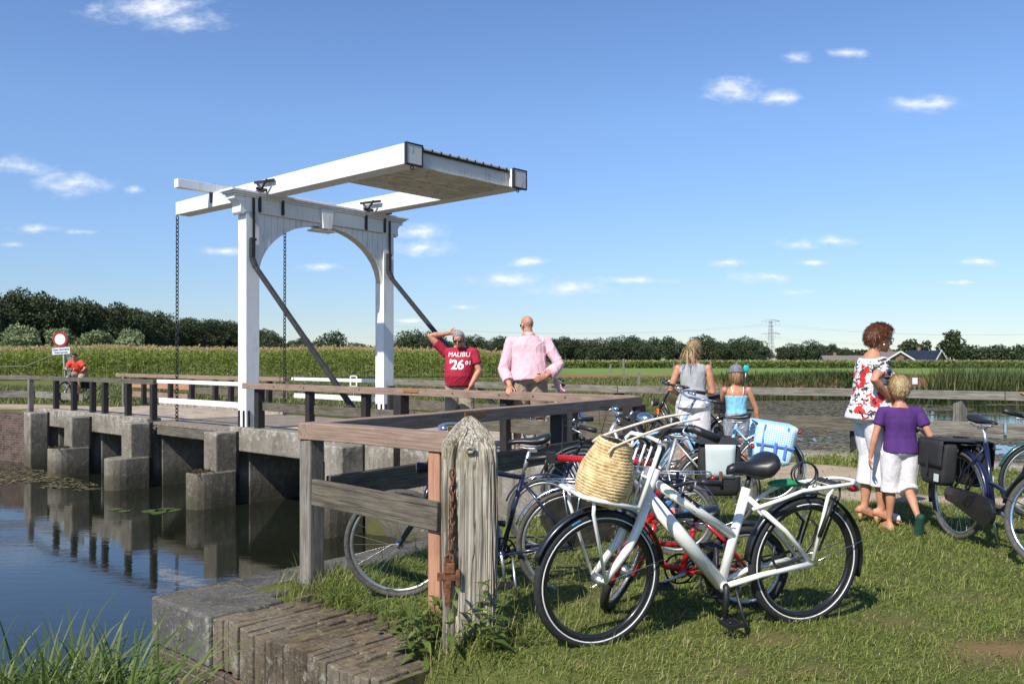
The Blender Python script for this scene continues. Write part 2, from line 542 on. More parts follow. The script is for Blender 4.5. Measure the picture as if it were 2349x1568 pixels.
WATER_Z = -1.25
CANAL = [xy(-8.5, -60), xy(-8.6, -6.5), xy(-8.95, -6.1), xy(-9.3, -5.9), xy(-9.3, 0.12), xy(-3.6, 0.12), xy(-3.6, 4.2), xy(-3.0, 12), xy(1, 20), xy(9.0, 16), xy(9.8, 4.2), xy(9.9, 0.2), (-13.4, 23.75), (-15.5, 23.95), (-20.1, 22.85), (-28.2, 20.2), xy(20, -60)]
POND = [(2.75, 13.75), (4.95, 12.85), (6.6, 11.45), (8.6, 9.9), (13, 9.0), (40, 15), (75, 62), (46, 78), (30, 66), (16, 60), (9.5, 55), (8.6, 42)]
WAYS = [[xy(-8.4, 1.6), (2.7, 11.1), (3.5, 10.5)], [xy(10.3, 1.6), xy(14, 0.6), xy(18, -2.5), xy(24, -9)]]


def noise2(x, y, s, seed=0):
    r = np.random.default_rng(seed); out = np.zeros_like(x); amp = 1
    for o in range(4):
        for k in range(3):
            th = r.uniform(0, 6.28); ph = r.uniform(0, 6.28); f = s * 2 ** o * r.uniform(.8, 1.25)
            out += amp * np.sin((x * math.cos(th) + y * math.sin(th)) * f + ph + 1.3 * np.sin(y * f * .7 + ph * 2))
        amp *= .5
    return out / 5.6


def way_dist(P):
    d = np.full(len(P), 1e9)
    for wy in WAYS:
        for p, q in zip(wy[:-1], wy[1:]):
            a = np.array(p); e = np.array(q) - a
            w_ = P - a; t = np.clip((w_ @ e) / (e @ e), 0, 1)
            k = w_ - t[:, None] * e
            d = np.minimum(d, np.hypot(k[:, 0], k[:, 1]))
    return d


def to_ab(P):
    r = P - np.array([BR_O.x, BR_O.y])
    return r @ np.array([VA.x, VA.y]), r @ np.array([UB.x, UB.y])


def smooth(x, a, b):
    t = np.clip((x - a) / (b - a), 0, 1); return t * t * (3 - 2 * t)


def ground_z(P):
    P = np.asarray(P, float)
    a_, b_ = to_ab(P)
    d1 = sdist(P, CANAL); d2 = sdist(P, POND)
    z = 0.02 * noise2(P[:, 0], P[:, 1], 0.9, 1)
    wd = way_dist(P)
    z += 0.07 * smooth(wd, 1.6, .8)
    # the wing of land inside the quay wall is a little lower
    z -= 0.10 * smooth(np.hypot(P[:, 0] + 1.0, P[:, 1] - 6.0), 1.8, 0.5)
    # reedy bank in front of the end of the wall
    z -= (.45 + .65 * smooth(a_, -10.2, -8.7)) * smooth(a_, -14.5, -11.5) * smooth(b_, -5.55, -5.98) * smooth(a_, 0, -6)
    # tongue of rough grass behind the bridge
    z -= 0.35 * smooth(b_, 4.0, 7.0) * smooth(P[:, 1], 60, 30)
    z = np.where(d1 > -0.02, z - 2.0 * smooth(d1, 0.0, 0.45), z)
    z = np.where(d2 > -2.5, z - 1.35 * smooth(d2, -2.2 * smooth(P[:, 1], 14, 30) - 0.02, 0.4) - 0.6 * smooth(d2, 0, 2), z)
    zone = smooth(b_, -5.30, -5.42) * smooth(b_, -6.3, -6.0) * smooth(a_, -9.3, -9.5) * smooth(a_, -11.3, -11.05)
    z = z * (1 - zone) + np.minimum(z, -.19) * zone
    far = smooth(np.hypot(P[:, 0], P[:, 1]), 90, 200)
    return z * (1 - far)


xs = np.unique(np.round(np.concatenate([np.arange(-4, 7, .14), np.arange(-30, 30, .55), np.arange(-120, 121, 4), np.arange(-400, 401, 25), np.linspace(-2600, 2600, 41)]), 3))
ys = np.unique(np.round(np.concatenate([np.arange(3, 13, .14), np.arange(-4, 32, .45), np.arange(32, 90, 1.2), np.arange(90, 240, 5), np.arange(-60, 600, 30), np.linspace(-300, 3200, 36)]), 3))
def thin(v, tol):
    o = [v[0]]
    for k in v[1:]:
        if k - o[-1] > tol: o.append(k)
    return np.array(o)
xs = thin(xs, .05); ys = thin(ys, .05)
GX, GY = np.meshgrid(xs, ys)
GP = np.stack([GX.ravel(), GY.ravel()], 1)
GZ = ground_z(GP)
ga, gb = to_ab(GP)
gd1 = sdist(GP, CANAL); gd2 = sdist(GP, POND)
gwd = way_dist(GP)
GC = np.empty((len(GP), 3)); GC[:] = (0.085, 0.095, 0.028)
def blend(mask, col):
    global GC
    GC = GC * (1 - mask[:, None]) + np.array(col) * mask[:, None]
nz = noise2(GP[:, 0], GP[:, 1], 1.6, 5)
# field strips beyond the water
Y = GP[:, 1]; X = GP[:, 0]
blend(smooth(Y, 44, 56) * (X > -60), (0.12, 0.135, 0.038))
strip = smooth(Y + nz * 2, 58, 61) * smooth(Y + nz * 2, 84, 80) * smooth(X, 2, 6)
blend(strip, (0.26, 0.13, 0.065))
blend(smooth(Y + nz, 81, 84) * smooth(X, 2, 8), (0.15, 0.215, 0.05))
blend(smooth(Y, 230, 260), (0.11, 0.14, 0.045))
# sandy road and path
blend(smooth(gwd + nz * 0.25, 1.15, .8), (0.40, 0.315, 0.225))
pth = np.abs((GP[:, 1] - 8.9) + 0.12 * (GP[:, 0] - 4) + 0.08 * nz)
blend(smooth(pth, 0.34, 0.2) * smooth(GP[:, 0], 3.0, 3.5) * smooth(GP[:, 0], 9, 6), (0.42, 0.33, 0.26))
# worn bare spots in the lawn
for (bx, by, br) in ((1.32, 4.42, .32), (2.05, 4.75, .25), (2.3, 4.15, .34), (1.4, 4.0, .26), (2.75, 5.25, .25), (0.5, 5.2, .3), (1.0, 3.95, .25), (3.1, 6.0, .25), (0.15, 5.9, .3)):
    blend(0.55 * smooth(np.hypot(GP[:, 0] - bx, (GP[:, 1] - by) * 1.6) + 0.12 * nz, br, br * .2), (0.15, 0.10, 0.055))
blend(0.9 * smooth(np.hypot(GP[:, 0] - 2.42, (GP[:, 1] - 4.28) * 2.2) + 0.16 * nz, .42, .12), (0.19, 0.115, 0.06))
# mud under water and on the bank foot
blend(np.maximum(smooth(GZ, -0.75, -1.15), 0), (0.045, 0.036, 0.022))
gm, t = new_mat('grassy_ground')
gc = t.node('ShaderNodeAttribute', attribute_name='gcol').outputs['Vector']
pos = t.node('ShaderNodeNewGeometry').outputs['Position']
n1 = t.noise(pos, 2.5, 6, 0.65); n2 = t.noise(pos, 40, 4, 0.6); n3 = t.noise(pos, 0.12, 4)
k = t.math('ADD', t.math('ADD', t.math('MULTIPLY', n1, 0.7), t.math('MULTIPLY', n2, 0.6)), 0.32)
cc = t.vec('MULTIPLY', gc, t.node('ShaderNodeCombineXYZ', {0: k, 1: k, 2: k}).outputs[0])
cc = t.mix(t.math('MULTIPLY', t.maprange(n3, 0.4, 0.65), 0.22), cc, (0.14, 0.12, 0.045, 1))
finish(t, cc, 0.95, t.math('ADD', n2, n1), 0.5, 0.02, spec=0.1)
MAT['ground'] = gm
nx, ny = len(xs), len(ys)
idx = np.arange(nx * ny).reshape(ny, nx)
GF = np.stack([idx[:-1, :-1].ravel(), idx[:-1, 1:].ravel(), idx[1:, 1:].ravel(), idx[1:, :-1].ravel()], 1)
tag(bigmesh('ground', np.column_stack([GP, GZ]), GF, 'ground', {'gcol': GC}, smooth=True), kind='structure')

wm, t = new_mat('still_dark_water')
pos = t.node('ShaderNodeNewGeometry').outputs['Position']
wv = t.vec('MULTIPLY', pos, (1.0, 2.6, 1))
wn = t.math('ADD', t.noise(wv, 2.2, 4, 0.5), t.math('MULTIPLY', t.noise(t.vec('MULTIPLY', pos, (1, 3.5, 1)), 9, 3), 0.16))
finish(t, (0.010, 0.012, 0.007), 0.015, wn, 0.10, 0.018, spec=0.5)
MAT['water'] = wm
wmb = MB()
gxs = np.concatenate([np.linspace(-70, 110, 10)]); gys = np.linspace(-30, 95, 8)
vs = [(x, y, WATER_Z) for y in gys for x in gxs]; n_ = len(gxs)
wmb.add(vs, [(j * n_ + i, j * n_ + i + 1, (j + 1) * n_ + i + 1, (j + 1) * n_ + i) for j in range(len(gys) - 1) for i in range(n_ - 1)])
tag(wmb.build('water', 'water'), kind='structure')
# ---------------------------------------------------------------- drawbridge
def a_at(px, b=0.0):
    """distance along the bridge of the point of line b that is seen at picture column px (layout only)."""
    k = (px - 1174.5) / 2000
    x0 = BR_O.x + UB.x * b; y0 = BR_O.y + UB.y * b
    return (k * y0 - x0) / (VA.x - k * VA.y)


def br_thing(name, label, cat, group=None): return thing(name, label, cat, BR_O, BR_A, group)


# --- piers
PIER_FAR = [9.5, 6.95, 3.93, .51, -3.2]
pier_lab = ['concrete bridge pier at the far end beside the brick quay wall', 'concrete bridge pier second from the far bank with a mossy low nose', 'concrete bridge pier under the hanging chain at the tip of the wooden leaf',
            'concrete bridge pier carrying the near white portal post', 'concrete bridge pier on the near bank behind the grey corner fence post']
for a1, lab in zip(PIER_FAR, pier_lab):
    a0 = a1 - .45; am = (a0 + a1) / 2
    p = br_thing('bridge_pier', lab, 'bridge pier', 'concrete piers under the drawbridge')
    m = MB(); m.box((1.76, am, -1.08), (3.3, .45, 1.80)); m.box((-.02, am, -1.0), (.27, .22, 1.96)); m.build('pier_wall', 'concrete', p, .015)
    m = MB(); m.box((-.36, am, -.95), (.42, .45, 2.1)); m.build('upright', 'concrete', p, .025)
    if a1 != 9.5:
        b0 = -.98; pts = [(-.17, a0 - .03), (-.17, a1 + .03)]
        for k in range(9):
            th = math.pi / 2 + math.pi * k / 8
            pts.append((b0 + .3 + .32 * math.cos(th), am + .255 * math.sin(th)))
        pts = [(-.17, a0 - .03)] + [(q[0], q[1]) for q in pts[2:]][::-1] + [(-.17, a1 + .03)]
        m = MB(); m.prism(pts, 1.4, (0, 0, -2.0), (1, 0, 0), (0, 1, 0), (0, 0, 1)); m.build('cutwater', 'concrete', p, .03)
    m = MB(); m.box((-.13, a0 + .02, -.9), (.05, .06, 2.0)); m.box((-.13, a1 - .02, -.9), (.05, .06, 2.0)); m.build('slot_rail', 'iron', p)

# --- decks
d = br_thing('bridge_deck', 'sandy concrete deck of the far fixed bridge spans', 'bridge deck')
m = MB(); m.box((1.7, 6.85, -.06), (3.0, 6.3, .32)); m.build('road_slab', 'concrete', d)
MAT['roadtop'] = plain('dusty_road_surface', (0.30, 0.235, 0.17), 0.95, 0.2, 3, bump=0.5, bscale=60, col2=(0.36, 0.29, 0.22))
m = MB(); m.box((1.7, 6.85, .106), (3.0, 6.3, .01)); m.build('road_surface', 'roadtop', d)
m = MB()
for s0, s1 in ((3.70, 6.73), (6.735, 9.96)): m.box((.04, (s0 + s1) / 2, -.04), (.31, s1 - s0, .44))
m.build('edge_beam', 'concrete', d, .02)
m = MB(); m.box((3.36, 6.85, .03), (.3, 6.3, .55)); m.build('kerb', 'concrete', d, .02)
d = br_thing('bridge_deck', 'concrete deck of the near fixed bridge span towards the fence corner', 'bridge deck')
m = MB(); m.box((1.7, -4.2, -.06), (3.0, 9.2, .32)); m.build('road_slab', 'concrete', d)
m = MB(); m.box((1.7, -4.2, .106), (3.0, 9.2, .01)); m.build('road_surface', 'roadtop', d)
m = MB(); m.box((.04, -1.36, -.04), (.31, 3.66, .44)); m.build('edge_beam', 'concrete', d, .02)
m = MB(); m.box((3.36, -4.2, -.02), (.3, 9.2, .45)); m.build('kerb', 'concrete', d, .02)
m = MB(); m.box((.03, -6.1, -.68), (.33, 5.8, 1.72)); m.build('abutment_wall', 'concrete', d, .02)
d = br_thing('drawbridge_leaf', 'wooden lifting deck between the chains of the white drawbridge', 'bridge leaf')
m = MB(); n = 17
for i in range(n):
    y = .50 + (3.68 - .50) * (i + .5) / n
    m.bar((.0, y, .075 + random.uniform(-.004, .004)), (3.3, y, .075 + random.uniform(-.004, .004)), 3.14 / n - .008, .06)
m.build('deck_planks', 'deckwood', d, .004)
m = MB()
for x in (.06, 1.2, 2.2, 3.24): m.bar((x, .53, -.06), (x, 3.62, -.06), .13, .19)
m.build('leaf_beam', 'plankwood', d, .006)

# --- white portal
po = br_thing('bridge_portal', 'white wooden drawbridge portal with two square posts and a planked arch', 'bridge portal')
PW = .28; SP = 3.27
DROP = lambda x: -.055 * x / SP                      # the old portal has settled a little on the far side
m = MB()
for x0 in (0, SP):
    m = MB(); m.box((x0 + PW / 2, PW / 2, 2.17), (PW, PW, 4.0)); m.build('post', 'white_paint', po, .008)
# planked spandrels either side of an elliptical arch
SPR = 2.96; cxm = (PW + SP) / 2; hw = (SP - PW) / 2
def archz(x):
    q = max(0.0, 1 - ((x - cxm) / hw) ** 2)
    return SPR + 1.13 * q ** .5
m = MB(); nb = 22
for i in range(nb):
    x0 = PW + (SP - PW) * i / nb + .003; x1 = PW + (SP - PW) * (i + 1) / nb - .003
    bot = [(x1 - (x1 - x0) * k / 6, max(archz(x1 - (x1 - x0) * k / 6), SPR)) for k in range(7)]
    top = 4.16 + DROP((x0 + x1) / 2)
    if min(b[1] for b in bot) > top - .01: continue
    bot = [(x, min(z, top - .01)) for x, z in bot]
    m.prism([(x0, top), (x1, top)] + bot, .22, (0, .03, 0), (1, 0, 0), (0, 0, 1), (0, 1, 0))
m.build('arch_panel', 'white_paint', po)
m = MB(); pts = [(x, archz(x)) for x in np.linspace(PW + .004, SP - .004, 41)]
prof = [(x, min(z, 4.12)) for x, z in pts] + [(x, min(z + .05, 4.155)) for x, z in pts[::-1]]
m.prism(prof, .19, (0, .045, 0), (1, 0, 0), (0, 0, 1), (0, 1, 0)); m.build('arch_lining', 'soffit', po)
m = MB(); m.prism([(-.012, 4.165), (SP + PW + .012, 4.165 + DROP(SP)), (SP + PW + .012, 4.44 + DROP(SP)), (-.012, 4.44)], .31, (0, -.015, 0), (1, 0, 0), (0, 0, 1), (0, 1, 0))
m.build('lintel', 'white_paint', po, .006)
m = MB()
for k, (ov, z0, z1) in enumerate(((.24, 4.442, 4.475), (.29, 4.477, 4.51), (.34, 4.512, 4.555))):
    m.prism([(-ov, z0), (SP + PW + ov, z0 + DROP(SP)), (SP + PW + ov, z1 + DROP(SP)), (-ov, z1)], .30 + 2 * (.03 + .03 * k), (0, -.03 - .03 * k - .01, 0), (1, 0, 0), (0, 0, 1), (0, 1, 0))
m.build('cornice', 'white_paint', po, .006)
for sgn, x0 in ((-1, -.013), (1, SP + PW + .013)):
    pr = [(0, 0), (.23, 0), (.23, -.05)]
    for k in range(7):
        th = math.pi / 2 * k / 6
        pr.append((.23 - .13 * math.sin(th), -.05 - .13 * (1 - math.cos(th))))
    for k in range(1, 9):
        th = math.pi * k / 8
        pr.append((.06 + .055 * math.cos(th * .9 + .2), -.25 - .075 * math.sin(th)))
    pr.append((0, -.30))
    m = MB(); m.prism(pr, .29, (x0, -.005, 4.44 + (DROP(SP) if sgn > 0 else 0)), (sgn, 0, 0), (0, 0, 1), (0, 1, 0)); m.build('corbel', 'white_paint', po, .006)
m = MB(); zc = DROP(cxm)
m.prism([(cxm - .10, 4.06 + zc), (cxm + .10, 4.06 + zc), (cxm + .15, 4.435 + zc), (cxm - .15, 4.435 + zc)], .42, (0, -.08, 0), (1, 0, 0), (0, 0, 1), (0, 1, 0))
m.box((cxm, .13, 4.035 + zc), (.52, .26, .035)); m.build('keystone', 'white_paint', po, .008)
for x0, sh in ((.37, 0), (2.88, DROP(SP))):
    m = MB()
    for dx in (-.10, .40): m.box((x0 + dx, -.030, 4.40 + sh), (.055, .03, .44)); m.box((x0 + dx, -.06, 4.575 + sh), (.05, .30, .05))
    m.tube([(x0 - .22, -.10, 4.60 + sh), (x0 + .52, -.10, 4.60 + sh)], .028, 8)
    m.tube([(x0 - .11, -.10, 4.6 + sh), (x0 - .11, .05, 4.72 + sh)], .022, 6); m.tube([(x0 - .11, -.10, 4.6 + sh), (x0 - .11, -.28, 4.76 + sh)], .022, 6)
    m.bar((x0 - .05, -.42, 4.74 + sh), (x0 - .05, .22, 4.77 + sh), .05, .045)
    m.build('bearing', 'iron', po, .004)
for x0 in (.14, SP + .14):
    m = MB(); zt = 4.43 + (DROP(SP) if x0 > 1 else 0)
    m.box((x0, -.035, (zt + 3.62) / 2), (.045, .02, zt - 3.62))
    m.build('strap', 'iron', po)
    m = MB()
    path = [(x0 - .04, -.05, 3.66), (x0 - .05, -.06, 3.30), (x0 - .045, -.17, 3.13), (x0 - .02, -3.62, .12)]
    m.bar(path[0], path[1], .085, .085, (1, 0, 0)); m.bar(path[1], path[2], .085, .085, (1, 0, 0)); m.bar(path[2], path[3], .075, .075, (1, 0, 0))
    m.box((x0 - .02, -.04, 3.66), (.13, .05, .05))
    m.build('diagonal_brace', 'brace', po, .006)
for x0 in (0, SP):
    for (x, y) in ((x0 + .05, -.012), (x0 + .23, -.012), (x0 - .012, .06), (x0 - .012, .22)):
        m = MB(); m.box((x, y, .30), (.035, .035, .36)); m.build('foot_strap', 'iron', po, .004)

# --- balance frame
bf = br_thing('balance_frame', 'white balance frame of two long beams with a boarded counterweight on top of the portal', 'balance beams')
ZB = 4.505
for x0 in (.37, 2.90):
    m = MB(); m.prism([(3.42, ZB + .02), (3.42, ZB + .29), (-.3, ZB + .31), (-4.03, ZB + .33), (-4.03, ZB), (-.3, ZB)], .33, (x0, 0, 0), (0, 1, 0), (0, 0, 1), (1, 0, 0)); m.build('beam', 'white_paint', bf, .008)
    m = MB(); m.box((x0 + .165, -4.05, ZB + .165), (.30, .03, .30)); m.build('end_panel', 'weathered_white', bf)
    m = MB()
    for (cx_, cz_, sx, sz) in ((0.165, .335, .35, .010), (.165, -.006, .35, .012), (-.006, .165, .012, .354), (.336, .165, .012, .354)):
        m.box((x0 + cx_, -4.045, ZB + cz_), (sx, .055, sz))
    m.torus((x0 + .165, -4.0, ZB - .035), .03, .009, 1, 14, 6)
    m.build('end_band', 'iron', bf, .002)
m = MB(); m.box((1.80, -3.08, ZB + .15), (2.2, 1.68, .26)); m.build('counterweight_box', 'weathered_white', bf, .01)
m = MB()
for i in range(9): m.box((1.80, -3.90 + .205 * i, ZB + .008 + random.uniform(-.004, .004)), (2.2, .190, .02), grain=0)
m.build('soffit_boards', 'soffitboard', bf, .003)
m = MB(); m.box((1.80, -3.08, ZB + .335), (2.195, 1.72, .02)); m.box((1.80, -3.955, ZB + .318), (2.195, .03, .03)); m.build('lid', 'weathered_white', bf, .004)
m = MB()
for i in range(11): m.box((.80 + .2 * i, -3.965, ZB + .310), (.020, .035, .055))
m.box((1.8, -3.945, ZB + .272), (2.19, .02, .012))
m.build('lid_hook', 'iron', bf)
m = MB(); m.bar((-.38, 1.92, ZB + .385), (4.0, 1.92, ZB + .385), .16, .17); m.build('tail_crossbar', 'white_paint', bf, .006)
for x0 in (.535, 3.065):
    m = MB(); m.box((x0 - .178, 1.92, ZB + .25), (.014, .05, .30)); m.box((x0 + .178, 1.92, ZB + .25), (.014, .05, .30)); m.box((x0, 1.92, ZB + .479), (.37, .05, .012)); m.build('crossbar_strap', 'iron', bf)


def chain(name, label, pts, link=.085, r=.011, mat='iron', loc=None, rz=0, group=None, root=None):
    """real interlocked links along a polyline, one mesh."""
    m = MB(); pts = [Vector(p) for p in pts]
    seg = []
    for p, q in zip(pts[:-1], pts[1:]):
        L = (q - p).length; n = max(1, int(round(L / link)))
        for i in range(n): seg.append((p + (q - p) * (i / n), p + (q - p) * ((i + 1) / n)))
    for i, (p, q) in enumerate(seg):
        d, s_, u_ = frame(q - p, (1, 0.3, 0))
        wv_ = s_ if i % 2 else u_
        c = (p + q) / 2; h = (q - p).length * .5 + r
        ring = []
        for k in range(12):
            a = 2 * math.pi * k / 12
            ring.append(c + d * (math.cos(a) * h) + wv_ * (math.copysign(abs(math.sin(a)) ** .7, math.sin(a)) * link * .36))
        m.tube(ring, r, 5, closed=True)
    o = m.build(name, mat)
    if loc is not None: o.location = loc; o.rotation_euler = (0, 0, rz)
    return tag(o, label, 'chain', group)


chain('lifting_chain', 'black lifting chain hanging in open air from the near beam tail down to the deck', [(.42, 3.44, ZB + .0), (.42, 3.46, .12), (.46, 3.40, .0)], loc=BR_O, rz=BR_A, group='lifting chains of the drawbridge')
chain('lifting_chain', 'black lifting chain seen through the white arch behind the diagonal brace', [(3.1, 3.44, ZB + .0), (3.1, 3.46, .12), (3.14, 3.40, .0)], loc=BR_O, rz=BR_A, group='lifting chains of the drawbridge')

# --- railings along the bridge
def railing(name, label, cat, rails, posts, group=None, root=None):
    """rails: (p0, p1, width, height, material, partname); posts: (x, y, z0, z1, w, d, material)"""
    t = root or br_thing(name, label, cat, group)
    for p0, p1, w_, h, mat, pn in rails:
        m = MB(); m.bar(p0, p1, w_, h, seg=3, wob=.004); m.build(pn, mat, t, .006)
    for x, y, z0, z1, w_, d_, mat in posts:
        m = MB(); m.box((x, y, (z0 + z1) / 2), (w_, d_, z1 - z0)); m.build('post', mat, t, .006)
    return t


ZT = 1.0                                               # top of the handrails
rl = [((.02, 10.75, ZT - .055), (.02, 3.62, ZT - .055), .11, .10, 'plankwood', 'handrail'), ((.13, 10.75, .50), (.13, 7.6, .50), .04, .17, 'greywood', 'plank')]
ps = [(.02, a_at(x), .15, ZT - .10, .12, .12, 'tarwood') for x in (127, 168, 211, 239, 292, 350)] + [(.02, 10.72, .0, ZT - .10, .12, .12, 'greywood')]
railing('bridge_railing', 'dark railing with grey handrail on the far near-side span above the concrete beam', 'railing', rl, ps)
rl = [((-.06, -.06, ZT - .055), (-.06, -4.72, ZT - .055), .12, .105, 'redwood', 'handrail'), ((-.06, -4.725, ZT - .055), (-.06, -8.66, ZT - .055), .12, .105, 'redwood', 'handrail'),
      ((.06, -.25, .575), (.06, -4.6, .575), .045, .15, 'plankwood', 'plank'), ((.06, -4.62, .55), (.06, -8.6, .52), .045, .19, 'plankwood', 'plank')]
ps = [(.0, a_at(x), .0, ZT - .108, .12, .12, 'tarwood') for x in (711, 840, 1160, 1311)] + [(.02, -.42, .16, ZT - .108, .14, .14, 'tarwood'), (-.05, a_at(926), -.2, ZT - .108, .17, .17, 'tarwood'), (-.06, -8.62, -.3, ZT - .108, .2, .2, 'tarwood')]
nr = railing('bridge_railing', 'red brown hardwood railing from the near portal post towards the bikes', 'railing', rl, ps)
for y in (-4.72, -8.60): m = MB(); m.box((-.123, y, ZT - .035), (.02, .34, .045)); m.build('repair_patch', 'patchwood', nr)
for y in (-1.1, -2.0, -3.5, -5.6, -6.5, -7.63, -7.1): m = MB(); m.tube([(-.115, y, ZT - .05), (-.128, y, ZT - .05)], .012, 8); m.build('bolt', 'iron', nr)
# far side
rl = [((3.28, 12.9, ZT - .05), (3.28, 3.6, ZT - .05), .11, .10, 'redwood', 'handrail'),
      ((3.36, 12.6, .66), (3.36, 8.2, .66), .04, .16, 'freshwood', 'plank'), ((3.36, 12.0, .38), (3.36, 8.6, .38), .04, .17, 'redwood', 'plank'), ((3.36, 8.19, .58), (3.36, 3.7, .56), .04, .17, 'plankwood', 'plank')]
ps = [(3.28, a_at(x, 3.28), .1, ZT - .10, .12, .12, 'tarwood') for x in (330, 391, 440, 494, 530, 617)] + [(3.28, 12.4, 0, ZT - .1, .12, .12, 'greywood')]
railing('bridge_railing', 'red brown railing on the far side of the bridge road in front of the corn', 'railing', rl, ps)
for bx, lab in ((.06, 'white painted two bar barrier rail of the near side of the lifting deck'), (3.4, 'white painted two bar barrier rail seen through the arch at the far side')):
    rl = [((bx, .285, .965), (bx, 3.58, .965), .06, .075, 'white_paint', 'rail'), ((bx, .285, .565), (bx, 3.50, .565), .05, .11, 'white_paint', 'rail')]
    railing('barrier_rail', lab, 'barrier rail', rl, [], 'white barrier rails on the lifting deck')


# --- fences on land, in world coordinates
def wfence(name, label, cat, base, rails, posts, group=None):
    t = thing(name, label, cat, base, 0, group)
    for p0, p1, w_, h, mat, pn in rails:
        m = MB(); m.bar(p0, p1, w_, h, seg=3, wob=.004); m.build(pn, mat, t, .006, world=True)
    for x, y, z0, z1, w_, mat, rz in posts:
        m = MB(); m.box((x, y, (z0 + z1) / 2), (w_, w_, z1 - z0), rz); m.build('post', mat, t, .008, world=True)
    return t


FC = Vector((-1.345, 5.86, 0)); FE = Vector((1.50, 10.24, 0)); FF = Vector((-.36, 5.04, 0))
dE = (FE - FC).normalized(); nE = Vector((-dE.y, dE.x, 0)); dF = (FF - FC).normalized(); nF = Vector((-dF.y, dF.x, 0))
def fp(o, d_, n_, s, q, z): return o + d_ * s + n_ * q + Vector((0, 0, z))
LE = (FE - FC).length; LF = (FF - FC).length
LM = LE * .345
rails = [(fp(FC, dE, nE, -.07, 0, ZT - .055), fp(FC, dE, nE, LM, 0, ZT - .055), .125, .11, 'redwood', 'handrail'), (fp(FC, dE, nE, LM + .004, 0, ZT - .055), fp(FC, dE, nE, LE - .08, 0, ZT - .06), .125, .11, 'redwood', 'handrail'),
         (fp(FC, dF, nF, .066, 0, ZT - .055), fp(FC, dF, nF, LF + .06, 0, ZT - .055), .125, .11, 'redwood', 'handrail'),
         (fp(FC, dE, nE, .09, -.06, .545), fp(FC, dE, nE, LE - .2, -.06, .50), .04, .18, 'plankwood', 'plank'), (fp(FC, dF, nF, .09, -.055, .55), fp(FC, dF, nF, LF - .03, -.055, .52), .04, .17, 'plankwood', 'plank')]
posts = [(FC.x, FC.y, -.4, ZT - .112,   .118, 'greywood', math.atan2(dF.y, dF.x)), (FF.x - dF.x * .085, FF.y - dF.y * .085, -.3, ZT - .112, .095, 'freshwood', math.atan2(dF.y, dF.x))]
for tt, q in ((.345, .13), (.635, .13)):
    p = FC + dE * LE * tt; posts.append((p.x, p.y, -.4, ZT - .112, q, 'tarwood', math.atan2(dE.y, dE.x)))
cf = wfence('corner_fence', 'red brown fence making a sharp corner on a grey weathered post at the quay wall', 'fence', FC, rails, posts)
m = MB(); p = FC + dE * LM; q = nE * -.064
m.bar(p - dE * .15 + q + Vector((0, 0, ZT - .04)), p + dE * .16 + q + Vector((0, 0, ZT - .04)), .014, .05); m.build('repair_patch', 'patchwood', cf, 0, world=True)
# quay fence on the far right: grey rails on dark posts, following the edge of the pond
QP = [ab(-.15, 3.45), Vector((1.72, 13.92, 0)), Vector((3.2, 13.35, 0)), Vector((5.0, 12.55, 0)), Vector((6.45, 11.35, 0)), Vector((8.6, 9.75, 0))]
rails = []; posts = []
for i, (p, q) in enumerate(zip(QP[:-1], QP[1:])):
    d_ = (q - p).normalized(); n_ = Vector((-d_.y, d_.x, 0))
    rails.append((p + Vector((0, 0, .95)) + d_ * (-.02 if i else .02), q + Vector((0, 0, .95)) - d_ * .025, .075, .115, 'greywood', 'handrail'))
    rails.append((p + n_ * -.06 + Vector((0, 0, .50)), q + n_ * -.06 + Vector((0, 0, .50)) - d_ * .03, .045, .20, 'greywood' if i > 2 else 'plankwood', 'plank'))
for i, (x, y) in enumerate(((-2.5, 17.95), (-.9, 16.35), (.3, 15.2), (1.72, 13.92), (3.2, 13.35), (4.98, 12.52), (6.05, 11.68), (8.5, 9.8))):
    posts.append((x, y + .09, -.4, .885 if i > 2 else .885, .13, 'tarwood' if i < 6 else 'greywood', .5))
posts.append((1.86, 13.87, -.4, .80, .13, 'tarwood', .5)); 
wfence('quay_fence', 'long weathered grey two rail fence along the pond behind the people', 'fence', QP[3], rails, posts)
t = thing('quay_wall', 'low concrete quay kerb under the grey fence beside the pond', 'wall', QP[3])
m = MB()
for p, q in zip(QP[1:-1], QP[2:]):
    d_ = (q - p).normalized(); n_ = Vector((-d_.y, d_.x, 0))
    m.bar(p + n_ * -.02 + Vector((0, 0, -.91)), q + n_ * -.02 - d_ * .004 + Vector((0, 0, -.91)), .36, 1.98, seg=4, wob=.006)
m.build('kerb_block', 'concrete', t, .03, world=True)
# grey fences at the far left, beyond the bridge
rails = []; posts = []
LP = [ab(10.8, 0.05), Vector((-14.6, 23.3, 0)), Vector((-17.5, 22.6, 0)), Vector((-22, 21, 0))]
for i, (p, q) in enumerate(zip(LP[:-1], LP[1:])):
    rails.append((p + Vector((0, 0, .95)), q + Vector((0, 0, .95)), .09, .12, 'greywood', 'handrail')); rails.append((p + Vector((0, 0, .5)), q + Vector((0, 0, .5)), .045, .18, 'greywood', 'plank'))
    posts.append((q.x, q.y + .08, -.2, .89, .12, 'greywood', 0))
wfence('quay_fence', 'weathered grey fence continuing to the left edge past the bridge end', 'fence', LP[0], rails, posts)

MAT['soilcrust'] = plain('mossy_soil_crust', (0.06, 0.045, 0.025), 0.95, 0.4, 12, bump=0.8, col2=(0.11, 0.09, 0.04))
